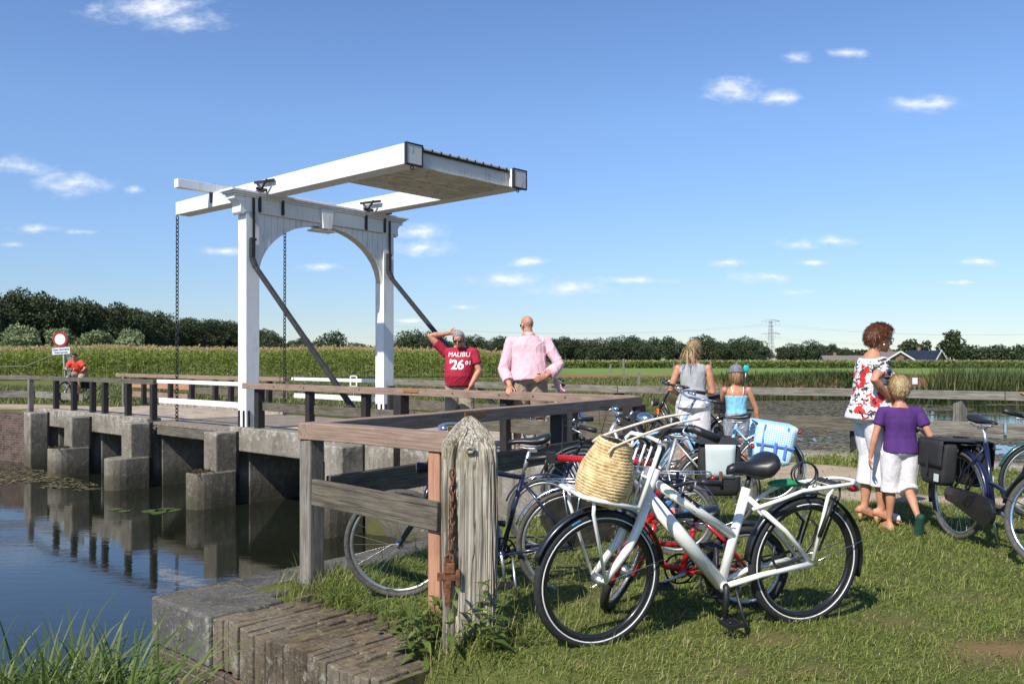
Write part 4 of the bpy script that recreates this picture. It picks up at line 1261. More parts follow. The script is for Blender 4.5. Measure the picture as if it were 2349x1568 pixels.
# floating plants
MAT['lily'] = leafmat('floating_leaves', [(0.045, 0.042, 0.024), (0.085, 0.075, 0.042), (0.13, 0.112, 0.06), (0.25, 0.20, 0.09)], 0.1, 0.6)
MAT['lilygreen'] = leafmat('green_lily_pads', [(0.07, 0.10, 0.025), (0.11, 0.15, 0.04), (0.16, 0.19, 0.06)], 0.1, 0.45)
def floaters(name, label, P, smin, smax, mat, seed, cat, asp=.55):
    r = np.random.default_rng(seed); n = len(P); th = r.uniform(0, 6.28, n); s = r.uniform(smin, smax, n)
    V = []
    for k in range(6):
        a = 2 * math.pi * k / 6
        lx = np.cos(a) * s; ly = np.sin(a) * s * asp
        V.append(np.column_stack([P[:, 0] + lx * np.cos(th) - ly * np.sin(th), P[:, 1] + lx * np.sin(th) + ly * np.cos(th), np.full(n, WATER_Z + .004) + r.uniform(0, .012, n)]))
    V = np.stack(V, 1).reshape(-1, 3); o = (np.arange(n) * 6)[:, None]
    F = np.concatenate([o + np.array([[0, 1, 2, 3]]), o + np.array([[0, 3, 4, 5]])])
    return tag(bigmesh(name, V, F, mat, {'rnd': np.repeat(r.random(n), 6)}), label, cat, kind='stuff')


def inpond(P): return (sdist(P, POND) > .4)
Pw = scatter_poly([(5, 15), (30, 17), (42, 45), (40, 60), (12, 56), (6, 24)], 46000, rv, lambda P: inpond(P) & (noise2(P[:, 0] * .7, P[:, 1] * 1.6, .55, 8) > -.45 + .75 * smooth(P[:, 0] / P[:, 1], .40, .47) * smooth(P[:, 1], 26, 36)))
floaters('floating_weed', 'brown green floating weed covering the pond behind the fence', Pw, .05, .20, 'lily', 3, 'water plants')
Pa = scatter_poly([xy(9.2, -.6), xy(3.8, -.8), xy(4.2, -2.0), xy(9.6, -3.0)], 1600, rv, lambda P: noise2(P[:, 0], P[:, 1], 1.2, 4) > -.25)
floaters('floating_weed', 'yellow brown algae between the far bridge piers', Pa, .02, .06, 'lily', 4, 'water plants')
lps = [(265, 1168), (285, 1172), (345, 1172), (362, 1176), (380, 1168), (398, 1170), (372, 1171)]
for i, (px, py) in enumerate(lps):
    yy = (CAMZ - WATER_Z) * 2000 / (py - 825); s = random.uniform(.10, .17)
    m = MB(); pts = [(s * math.cos(a), s * math.sin(a)) for a in np.linspace(.25, 6.03, 16)] + [(0, 0)]
    m.prism(pts, .006, (0, 0, 0), (1, 0, 0), (0, 1, 0), (0, 0, 1))
    o = m.build('lily_pad', 'lilygreen'); o.location = (wx(px, yy), yy, WATER_Z + .004); o.rotation_euler = (0, 0, i * 1.3)
    tag(o, 'green lily pad floating on the dark canal in front of the bridge piers', 'lily pad', 'lily pads in front of the piers')

# ---------------------------------------------------------------- lawn
MAT['sedge'] = leafmat('fresh_sedge', [(0.06, 0.095, 0.018), (0.10, 0.15, 0.03), (0.15, 0.20, 0.05), (0.24, 0.24, 0.09)], 0.35, 0.45)
MAT['grass'] = leafmat('lawn_grass', [(0.070, 0.105, 0.018), (0.135, 0.19, 0.032), (0.20, 0.245, 0.05), (0.25, 0.25, 0.075), (0.44, 0.36, 0.17)], 0.3, 0.6)


def bare(P):
    k = np.zeros(len(P)); nz_ = noise2(P[:, 0], P[:, 1], 1.6, 5)
    for (bx_, by_, br) in ((1.32, 4.42, .32), (2.05, 4.75, .25), (2.3, 4.15, .34), (1.4, 4.0, .26), (2.75, 5.25, .25), (0.5, 5.2, .3), (1.0, 3.95, .25), (3.1, 6.0, .25), (0.15, 5.9, .3)):
        k = np.maximum(k, .62 * smooth(np.hypot(P[:, 0] - bx_, (P[:, 1] - by_) * 1.6) + .12 * nz_, br, br * .2))
    k = np.maximum(k, .95 * smooth(np.hypot(P[:, 0] - 2.42, (P[:, 1] - 4.28) * 2.2) + .16 * nz_, .42, .12))
    k = np.maximum(k, smooth(way_dist(P) + nz_ * .25, 1.15, .8))
    pt = np.abs((P[:, 1] - 8.9) + 0.12 * (P[:, 0] - 4) + 0.08 * nz_)
    k = np.maximum(k, smooth(pt, .34, .2) * smooth(P[:, 0], 3.0, 3.5) * smooth(P[:, 0], 9, 6))
    return k


def lawn():
    r = np.random.default_rng(5); Vs = []; Fs = []; Rs = []; off = 0
    for (y0, y1, dens, hl, hh, wd) in ((3.2, 5.2, 6500, .025, .075, .0042), (5.2, 7.2, 4200, .025, .08, .0055), (7.2, 10, 2200, .03, .085, .008), (10, 14, 1000, .03, .09, .012)):
        x1 = .60 * y1 + .3
        n = int((y1 - y0) * 2 * x1 * dens)
        n += int((y1 - y0) * 2.4 * dens * .6)
        P = np.column_stack([r.uniform(-x1, x1 + 2.4, n), r.uniform(y0, y1, n)])
        P = P[(P[:, 0] > -.6 * P[:, 1] - .25) & ((P[:, 0] < .6 * P[:, 1] + .25) | (r.random(len(P)) < .8))]
        a_, b_ = to_ab(P)
        wall_top = ((np.abs(a_ + 9.16) < .30) & (b_ > -5.8)) | ((np.abs(b_ + 5.72) < .26) & (a_ < -8.9) & (a_ > -11.1)) | ((b_ > -.25) & (b_ < 3.6) & (a_ > -8.9)) | ((b_ < -5.95) & (a_ < -8.9) & (a_ > -11.2))
        ok = (sdist(P, CANAL) < -.05) & (sdist(P, POND) < -.15) & ~wall_top & (r.random(len(P)) > bare(P) * .97)
        P = P[ok]; n = len(P)
        nz_ = noise2(P[:, 0], P[:, 1], 2.2, 17) ; nz2 = noise2(P[:, 0], P[:, 1], 7, 18)
        H = r.uniform(hl, hh, n) * (1 + .45 * nz2) * np.where(r.random(n) < .03, 1.9, 1)
        # longer along the wall, the fence, the posts
        near = np.minimum.reduce([np.abs(to_ab(P)[0] + 9.6), np.hypot(P[:, 0] + .22, P[:, 1] - 4.62) * 1.6, np.hypot(P[:, 0] + .36, P[:, 1] - 5.04) * 1.3, np.hypot(P[:, 0] + 1.34, P[:, 1] - 5.86) * 1.2])
        H *= 1 + 1.5 * smooth(near, .75, .1)
        az = r.uniform(0, 6.283, n)
        B3 = np.column_stack([P, ground_z(P) - .006])
        V, F, kk = ribbons(B3, np.column_stack([np.cos(az), np.sin(az)]), H, np.full(n, wd) * r.uniform(.7, 1.3, n), r.uniform(.1, .7, n), r, 2, lift=r.uniform(.5, 1.45, n))
        Vs.append(V); Fs.append(F + off); off += len(V)
        Rs.append(np.repeat(np.clip(r.normal(.42, .19, n) + .24 * nz_ + np.where(r.random(n) < .07, .5, 0), 0, 1), kk))
    tag(bigmesh('lawn_grass', np.concatenate(Vs), np.concatenate(Fs), 'grass', {'rnd': np.concatenate(Rs)}), 'short uneven lawn grass under the bikes', 'grass', kind='stuff')


lawn()
def lawn_ok(P):
    a_, b_ = to_ab(P)
    return (sdist(P, CANAL) < -.1) & (sdist(P, POND) < -.2) & (bare(P) < .3) & ~((b_ > -.3) & (b_ < 3.7) & (a_ > -8.9)) & ~((b_ < -5.4) & (a_ < -8.9) & (a_ > -11.2)) & (np.abs(P[:, 0]) < .6 * P[:, 1] + .2)
Pt = scatter_poly([(-2.2, 3.3), (3, 3.3), (8, 13), (-1, 9)], 2600, rv, lawn_ok); nzt = noise2(Pt[:, 0], Pt[:, 1], 1.3, 33); Pt = Pt[nzt > -.25]
tuft_field('grass_tuft', 'longer uneven tufts scattered through the lawn', Pt, .055, .135, .0042, 'grass', 25, 14, .035, (.2, .9), 'grass', lift=(.5, 1.4), rlo=.15, rhi=.8, seg=3)
tuft_field('grass_tuft', 'dry straw coloured grass stalks scattered through the lawn', scatter_poly([(-2.2, 3.3), (3, 3.3), (8, 13), (-1, 9)], 420, rv, lawn_ok), .08, .24, .0028, 'grass', 26, 4, .03, (.1, .9), 'grass', lift=(.3, 1.4), rlo=.75, rhi=1.0, seg=3)
tuft_field('clover', 'patches of broad leaved clover and plantain in the lawn', (lambda Q: Q[noise2(Q[:, 0], Q[:, 1], 2.0, 71) > .12])(scatter_poly([(-2.2, 3.3), (3, 3.3), (8, 13), (-1, 9)], 5200, rv, lawn_ok)), .028, .06, .017, 'sedge', 28, 6, .02, (.5, 1.2), 'plants', lift=(.2, 1.1), rlo=.0, rhi=.6, seg=3)
Pw_ = np.array([(x + random.gauss(0, .16), y + random.gauss(0, .05)) for (x, y) in ((.42, 4.33), (1.57, 4.73), (1.335, 4.99), (-.71, 5.52), (.37, 5.5), (1.2, 6.36), (3.53, 6.93), (1.66, 7.16), (.7, 4.45)) for _ in range(26)])
tuft_field('grass_tuft', 'long grass standing around the bicycle wheels', Pw_, .06, .15, .0042, 'grass', 27, 8, .03, (.2, .8), 'grass', lift=(.6, 1.45), rlo=.15, rhi=.9, seg=3)
# long grass and sedge at the bottom left, tufts along the wall
def bankpt(n, seed, a0=-12.2, a1=-9.6, b0=-9.6, b1=-6.12):
    r = np.random.default_rng(seed); A = r.uniform(a0, a1, n); B = r.uniform(b0, b1, n)
    return np.array([xy(a, b) for a, b in zip(A, B)])
def sedgept(n, seed):
    r = np.random.default_rng(seed); return scatter_poly([(-3.1, 4.35), (-2.6, 4.75), (-2.12, 4.6), (-1.75, 4.15), (-1.45, 3.6), (-3.1, 3.5)], n, r)
tuft_field('long_grass', 'long fresh green sedge on the bank at the lower left corner', sedgept(620, 1), .5, 1.1, .017, 'sedge', 21, 9, .09, (.25, .8), 'grass', lift=(.95, 1.5), seg=5, rhi=.9)
tuft_field('long_grass', 'short mixed weeds between the sedge on the bank', sedgept(2000, 2), .25, .62, .018, 'sedge', 22, 8, .07, (.3, .9), 'grass', lift=(.6, 1.4), seg=3)
P = np.array([xy(-9.5 + random.uniform(-.10, .22) , random.uniform(-5.4, -1.5)) for _ in range(140)] + [xy(random.uniform(-11.6, -9.65), -5.45 + abs(random.gauss(0, .16)) * random.choice((1, 1, -1))) for _ in range(190)])
tuft_field('long_grass', 'straggly grass tufts growing over the quay wall by the fence', P, .10, .26, .006, 'sedge', 23, 10, .05, (.3, 1.0), 'grass', lift=(.5, 1.4), seg=4)
P = np.array([(-.22 + random.gauss(0, .30), 4.50 + random.gauss(0, .16)) for _ in range(70)] + [(-1.3 + random.gauss(0, .14), 5.85 + random.gauss(0, .12)) for _ in range(50)])
tuft_field('long_grass', 'tall pale grass stems around the mooring post', P, .12, .34, .004, 'grass', 24, 7, .05, (.1, .6), 'grass', lift=(.9, 1.5), rlo=.4, rhi=1, seg=4)


tuft_field('long_grass', 'broad leaved weeds at the foot of the brick wall by the bottom edge', scatter_poly([(-1.75, 4.2), (-1.45, 4.3), (-.35, 3.35), (-1.4, 3.35)], 420, rv), .16, .42, .028, 'sedge', 29, 7, .06, (.3, 1.0), 'grass', lift=(.5, 1.4), seg=4)
# leafy weeds (nettles, brambles): a stem with pairs of toothed leaves
def weed(name, label, loc, h, n_pairs, leaf, seed, mat='sedge', stems=5, spread=.12, lean=.25, group=None, wr=.55):
    r = np.random.default_rng(seed); t_ = thing(name, label, 'weed', loc, 0, group)
    m = MB(); C = []; D = []; S = []
    for s_ in range(stems):
        x0, y0 = r.normal(0, spread, 2); hx = h * r.uniform(.55, 1.1); lx, ly = r.normal(0, lean, 2) * hx
        pts = [Vector((x0 + lx * k * k, y0 + ly * k * k, hx * k)) for k in np.linspace(0, 1, 6)]
        m.tube(pts, [.004, .0035, .003, .0028, .002, .001], 5)
        for k in range(n_pairs):
            q = .15 + .85 * (k + .5) / n_pairs; az = r.uniform(0, 6.28)
            for sd in (0, math.pi):
                C.append((x0 + lx * q * q, y0 + ly * q * q, hx * q)); D.append((math.cos(az + sd), math.sin(az + sd))); S.append(leaf * (1.15 - .6 * q) * r.uniform(.7, 1.2))
    m.build('stem', 'sedgestem', t_)
    C = np.array(C); D = np.array(D); S = np.array(S); n = len(C)
    V, F, kk = ribbons(C, D, S, S * wr, r.uniform(.3, .9, n), r, 4, .1, lift=r.uniform(.1, .8, n))
    bigmesh('leaves', V, F, mat, {'rnd': np.repeat(r.uniform(.1, .85, n), kk)}, t_)
    return t_


MAT['sedgestem'] = plain('weed_stem', (0.12, 0.13, 0.04), 0.6)
wl = [('nettle', 'leafy nettle growing at the left foot of the brown fence post', (-.42, 4.78), .46, 6, .10), ('nettle', 'nettle with yellowing leaves between the brown post and the mooring post', (-.36, 4.62), .36, 5, .10), ('nettle', 'leafy nettle in front of the right foot of the mooring post', (-.13, 4.34), .36, 5, .09),
      ('bramble', 'low bramble leaves at the bottom edge below the brick wall', (-.78, 3.62), .20, 5, .10), ('bramble', 'low bramble leaves left of the mooring post foot', (-.47, 4.10), .22, 5, .09), ('bramble', 'low dark bramble at the bottom below the mooring post', (-.35, 3.72), .17, 5, .09),
      ('nettle', 'flowering nettle stem standing among the sedge at the lower left', (-2.38, 4.5), .80, 9, .085), ('nettle', 'brown seeding weed at the left edge above the sedge', (-2.62, 4.4), .80, 9, .075)]
for i, (nm, lab, (x, y), h, npair, lf) in enumerate(wl):
    zz = float(ground_z(np.array([[x, y]]))[0]) - .02
    weed(nm, lab, (x, y, zz), h, npair, lf, 40 + i, stems=7 if i < 6 else 3, spread=.11 if nm == 'nettle' else .2, lean=.25 if nm == 'nettle' else .5)
for i, (px, py) in enumerate(((470, 1092), (500, 1088), (440, 1100), (150, 1018), (175, 1022), (300, 1045))):
    pass
m_ = [((-.72), .36, 'dry brown moss and weeds on the low nose of the pier below the near post'), (6.72, .36, 'dry dark moss on the low nose of the second far pier')]
for k, (am, w_, lab) in enumerate(((.285, .36, m_[0][2]), (6.72, .36, m_[1][2]))):
    r = np.random.default_rng(k + 3); n = 260
    A = r.uniform(am - .2, am + .2, n); B = r.uniform(-.95, -.56, n)
    base = np.array([ab(a, b, -.60) for a, b in zip(A, B)]); az = r.uniform(0, 6.28, n)
    V, F, kk = ribbons(base, np.column_stack([np.cos(az), np.sin(az)]), r.uniform(.04, .13, n), np.full(n, .02), r.uniform(.4, 1.2, n), r, 3, lift=r.uniform(.3, 1.4, n))
    MAT['moss'] = MAT.get('moss') or leafmat('dry_moss', [(0.03, 0.02, 0.012), (0.06, 0.04, 0.02), (0.07, 0.065, 0.02)], .1)
    tag(bigmesh('moss', V, F, 'moss', {'rnd': np.repeat(r.random(n), kk)}), lab, 'moss', kind='stuff')

# ---------------------------------------------------------------- sign, pipe rail, field posts
MAT['red_enamel'] = plain('red_sign_enamel', (0.33, 0.02, 0.025), 0.4, 0.1, 5)
MAT['sign_white'] = plain('white_sign_enamel', (0.62, 0.66, 0.70), 0.4, 0.06, 5)
MAT['sign_ink'] = plain('dark_sign_lettering', (0.03, 0.03, 0.06), 0.5, 0.1)


def text_mesh(txt, size, extrude=.0015, bold=0.0, shear=0.0):
    cu_ = bpy.data.curves.new('lettering', 'FONT'); cu_.body = txt; cu_.size = size; cu_.extrude = extrude; cu_.align_x = 'CENTER'; cu_.align_y = 'CENTER'; cu_.offset = bold; cu_.shear = shear
    tmp = bpy.data.objects.new('lettering', cu_); COL.objects.link(tmp)
    dg = bpy.context.evaluated_depsgraph_get(); dg.update()
    me = bpy.data.meshes.new_from_object(tmp.evaluated_get(dg))
    bpy.data.objects.remove(tmp); bpy.data.curves.remove(cu_)
    return me


def text_obj(txt, size, mat, parent, M4, **kw):
    me = text_mesh(txt, size, **kw); me.transform(M4); me.materials.clear(); me.materials.append(MAT[mat])
    o = bpy.data.objects.new('lettering', me); COL.objects.link(o); o.parent = parent
    return o


sy_ = 34.0; sg = thing('no_entry_sign', 'round red rimmed no entry sign on a leaning pole above a white notice plate', 'sign', (wx(146, sy_), sy_, 0), RAD(-4))
Mt = Matrix.Rotation(RAD(90), 4, 'X')
m = MB(); m.tube([(.10, .03, -.2), (.0, .02, 1.4), (-.05, .02, 2.5)], .035, 8); m.build('pole', 'galv', sg)
cz = CAMZ + (825 - 778) / 2000 * sy_; cxs = -.12
m = MB(); m.prism([(.30 * math.cos(a), .30 * math.sin(a)) for a in np.linspace(0, 6.283, 41)[:-1]], .02, (cxs, -.045, cz)); m.build('sign_disc', 'red_enamel', sg)
m = MB(); m.prism([(.215 * math.cos(a), .215 * math.sin(a)) for a in np.linspace(0, 6.283, 41)[:-1]], .006, (cxs, -.0515, cz)); m.build('white_field', 'sign_white', sg)
m = MB(); ca, sa = math.cos(.07), math.sin(.07); q = [(-.36, -.13), (.36, -.13), (.36, .13), (-.36, .13)]
m.prism([(x * ca - z * sa, x * sa + z * ca) for x, z in q], .015, (cxs + .03, -.03, cz - .45)); pl = m.build('notice_plate', 'sign_white', sg)
for k, (tx, dz) in enumerate((('Geen doorgang', .055), ('Privé terrein', -.06))):
    text_obj(tx, .105, 'sign_ink', pl, Matrix.Translation((cxs + .03 - dz * sa, -.034, cz - .45 + dz)) @ Matrix.Rotation(-.07, 4, 'Y') @ Mt, bold=.002)
pr = thing('pipe_rail', 'thin bent grey pipe rail leading up to the sign at the left edge', 'pipe rail', (-19, 33, 0))
m = MB(); pts = [(-26, 33.2, 1.07), (-21, 33.5, 1.13), (-18.9, 33.9, 1.18), (-17.9, 34.1, 1.62), (-17.5, 34.1, 1.65)]
m.tube(pts, .024, 6); m.build('pipe', 'greywood', pr, world=True)
for x, y in ((-22.5, 33.4), (-19.9, 33.7)):
    m = MB(); m.tube([(x, y, -.2), (x, y, 1.1)], .03, 6); m.build('stake', 'greywood', pr, world=True)
gp = thing('gate_post', 'short square grey post beside the cyclist in front of the corn', 'post', (wx(165, 33), 33, 0)); m = MB(); m.box((0, 0, .7), (.24, .24, 1.75)); m.box((0, 0, 1.60), (.27, .27, .05)); m.build('post_timber', 'greywood', gp, .01)
for i, (px, yy, h) in enumerate(((1431, 62, 1.5), (1465, 48, .9), (1545, 80, 1.2), (1590, 80, 1.2), (1630, 80, 1.3), (1690, 82, 1.2), (1400, 66, 1.1))):
    m = MB(); m.bar((0, 0, -.3), (random.uniform(-.04, .04), 0, h), .14, .14); o = m.build('field_post', 'greywood', None, .02); o.location = (wx(px, yy), yy, float(ground_z(np.array([[wx(px, yy), yy]]))[0]))
    tag(o, 'thin wooden field post standing in the meadow beyond the bridge', 'field post', 'posts in the far meadow')
nt = thing('field_notice', 'small white notice board on a stake in the far reeds behind the boy', 'sign', (wx(2098, 57), 57, -.5)); m = MB(); m.box((0, 0, .5), (.06, .06, 1.6)); m.build('stake', 'greywood', nt); m = MB(); m.box((0, -.05, .55), (.34, .03, .42)); m.build('board', 'sign_white', nt)
gt = thing('white_frame', 'small white metal frame on a stake in the meadow seen through the arch', 'frame', (wx(811, 40), 40, -.3))
m = MB()
for p, q in (((-.14, 0, .45), (-.14, 0, .98)), ((.14, 0, .45), (.14, 0, .98)), ((-.14, 0, .98), (.14, 0, .98)), ((-.14, 0, .5), (.14, 0, .5))): m.bar(p, q, .06, .06)
m.build('frame_bar', 'white_paint', gt); m = MB(); m.tube([(0, 0, -.5), (0, 0, .5)], .02, 6); m.build('stake', 'galv', gt)
# ---------------------------------------------------------------- bicycles
MAT['rubber'] = plain('black_rubber', (0.018, 0.018, 0.019), 0.75, 0.3, 60, bump=0.2)
MAT['rubbergrey'] = plain('worn_grey_rubber', (0.07, 0.066, 0.06), 0.85, 0.3, 40, bump=0.2)
MAT['blackpaint'] = plain('black_bike_paint', (0.012, 0.012, 0.014), 0.3, 0.2, 10, coat=0.4)
MAT['blackplastic'] = plain('black_plastic', (0.016, 0.016, 0.017), 0.45, 0.2, 40)
MAT['saddleskin'] = plain('black_saddle_skin', (0.014, 0.014, 0.015), 0.38, 0.25, 60, bump=0.15)
MAT['chrome'] = plain('bright_metal', (0.62, 0.63, 0.64), 0.22, 0.08, 20, metal=1.0)
MAT['alu'] = plain('brushed_aluminium', (0.55, 0.55, 0.56), 0.38, 0.1, 30, metal=0.9)
MAT['ivory'] = plain('ivory_white_bike_paint', (0.82, 0.80, 0.74), 0.28, 0.03, 6, coat=0.6)
MAT['navy'] = plain('navy_blue_bike_paint', (0.010, 0.013, 0.035), 0.25, 0.2, 8, coat=0.6)
MAT['bluepaint'] = plain('dark_blue_bike_paint', (0.008, 0.011, 0.042), 0.28, 0.2, 8, coat=0.6)
MAT['redpaint'] = plain('red_bike_paint', (0.42, 0.012, 0.016), 0.28, 0.12, 8, coat=0.6)
MAT['lightblue'] = plain('light_blue_bike_paint', (0.24, 0.44, 0.62), 0.32, 0.08, 8, coat=0.5)
MAT['steelblue'] = plain('steel_blue_bike_paint', (0.16, 0.22, 0.33), 0.3, 0.12, 8, coat=0.5, metal=0.3)
MAT['greenpaint'] = plain('dark_green_bike_paint', (0.01, 0.06, 0.05), 0.3, 0.2, 8, coat=0.5)
MAT['silverpaint'] = plain('silver_bike_paint', (0.42, 0.42, 0.43), 0.35, 0.1, 8, metal=0.5)
MAT['reflector'] = plain('red_reflector', (0.40, 0.01, 0.012), 0.2, 0.1, 30, coat=0.5)
MAT['stripe'] = plain('pale_reflective_stripe', (0.72, 0.72, 0.70), 0.5, 0.04, 20)
MAT['lens'] = plain('lamp_glass', (0.55, 0.56, 0.55), 0.12, 0.1, 10, coat=0.8)
MAT['guard'] = plain('smoky_coat_guard', (0.035, 0.033, 0.028), 0.35, 0.3, 8)
_p = [n for n in MAT['guard'].node_tree.nodes if n.type == 'BSDF_PRINCIPLED'][0]; _p.inputs['Alpha'].default_value = .55
MAT['labelblue'] = plain('blue_label', (0.03, 0.16, 0.42), 0.5, 0.05)
MAT['letterwhite'] = plain('white_lettering', (0.72, 0.72, 0.70), 0.5, 0.03)
MAT['amber'] = plain('orange_reflector', (0.75, 0.16, 0.02), 0.3, 0.05)


def wheel(parent, nm, cx, R_, mat_rim='alu', tyre='rubber', tw=.021, stripe=False, M=None, nsp=28, rimw=.013, detail=True, spmat='chrome'):
    def go(mb):
        if M is not None: mb.v = [tuple(M @ Vector(p)) for p in mb.v]
        return mb
    n = 56 if detail else 32
    m = MB(); m.torus((cx, 0, R_), R_ - tw * 2 - .008, rimw, 1, n, 8, .85); w_ = go(m).build(nm, mat_rim, parent)
    m = MB(); m.torus((cx, 0, R_), R_ - tw, tw, 1, n, 10, 1.0); go(m).build('tyre', tyre, w_)
    if stripe:
        for sy in (-1, 1):
            m = MB(); m.torus((cx, sy * tw * .86, R_), R_ - tw * 1.62, .0042, 1, n, 5, .6); go(m).build('reflective_stripe', 'stripe', w_)
    m = MB()
    for k in range(nsp):
        a = 2 * math.pi * k / nsp; b = a + (.55 if (k // 2) % 2 else -.55); sy = .03 if k % 2 else -.03
        p = Vector((cx + .024 * math.cos(b), sy, R_ + .024 * math.sin(b))); q = Vector((cx + (R_ - tw * 2 - .012) * math.cos(a), 0, R_ + (R_ - tw * 2 - .012) * math.sin(a)))
        m.tube([p, q], .0009 if detail else .0015, 4, cap=False)
    go(m).build('spokes', spmat, w_)
    m = MB(); m.tube([(cx, -.055, R_), (cx, -.036, R_), (cx, -.034, R_), (cx, .034, R_), (cx, .036, R_), (cx, .055, R_)], [.009, .009, .026, .026, .009, .009], 12); go(m).build('hub', 'alu', w_)
    return w_


def fender(parent, cx, R_, a0, a1, mat, w_=.055, M=None, gap=.016, n=26):
    m = MB(); r = R_ + gap; vs = []; fs = []; k = 5
    for i in range(n + 1):
        a = a0 + (a1 - a0) * i / n
        for j in range(k):
            q = -1 + 2 * j / (k - 1)
            rr = r + .010 * (1 - q * q)
            vs.append((cx + rr * math.cos(a), q * w_ / 2, R_ + rr * math.sin(a)))
    for i in range(n):
        for j in range(k - 1):
            fs.append((i * k + j, i * k + j + 1, (i + 1) * k + j + 1, (i + 1) * k + j))
    m.add(vs, fs, None, True)
    if M is not None: m.v = [tuple(M @ Vector(p)) for p in m.v]
    o = m.build('mudguard', mat, parent)
    s = o.modifiers.new('thickness', 'SOLIDIFY'); s.thickness = .002
    return o


def saddle(parent, x, z, L=.27, wid=.17, mat='saddleskin', tilt=.03, fat=1.0):
    m = MB(); rings = []
    for t_, hw, up, th in ((0, .012, -.008, .014), (.04, .024, .0, .022), (.15, .030, .004, .028), (.35, .036, .004, .034), (.52, .052, .002, .042), (.68, wid * .40, .006, .052), (.82, wid * .50, .014, .056), (.93, wid * .46, .018, .050), (.985, wid * .32, .016, .036), (1.0, wid * .12, .010, .012)):
        c = Vector((x + L * .55 - L * t_, 0, z - th * fat * .5 + up * fat + tilt * (t_ - .5)))
        rings.append((c, (0, hw, 0), (0, 0, th * fat * .5)))
    m.loft(rings, 18, power=2.4); s = m.build('saddle', mat, parent)
    m = MB()
    for sy in (-.022, .022): m.tube([(x + L * .40, sy * .5, z - .045 * fat ** .6), (x + L * .1, sy, z - .062), (x - L * .2, sy * 1.3, z - .062), (x - L * .34, sy * 2, z - .04)], .004, 6)
    m.box((x - .01, 0, z - .07), (.05, .05, .03)); m.build('saddle_rails', 'alu', s)
    if fat > 1.2:
        for sy in (-.045, .045):
            m = MB(); pts = []
            for k in range(41):
                a = k / 40 * 2 * math.pi * 5; pts.append((x - L * .28 + .016 * math.cos(a), sy + .016 * math.sin(a), z - .075 + .045 * k / 40))
            m.tube(pts, .003, 5); m.build('saddle_spring', 'blackplastic', s)
    return s


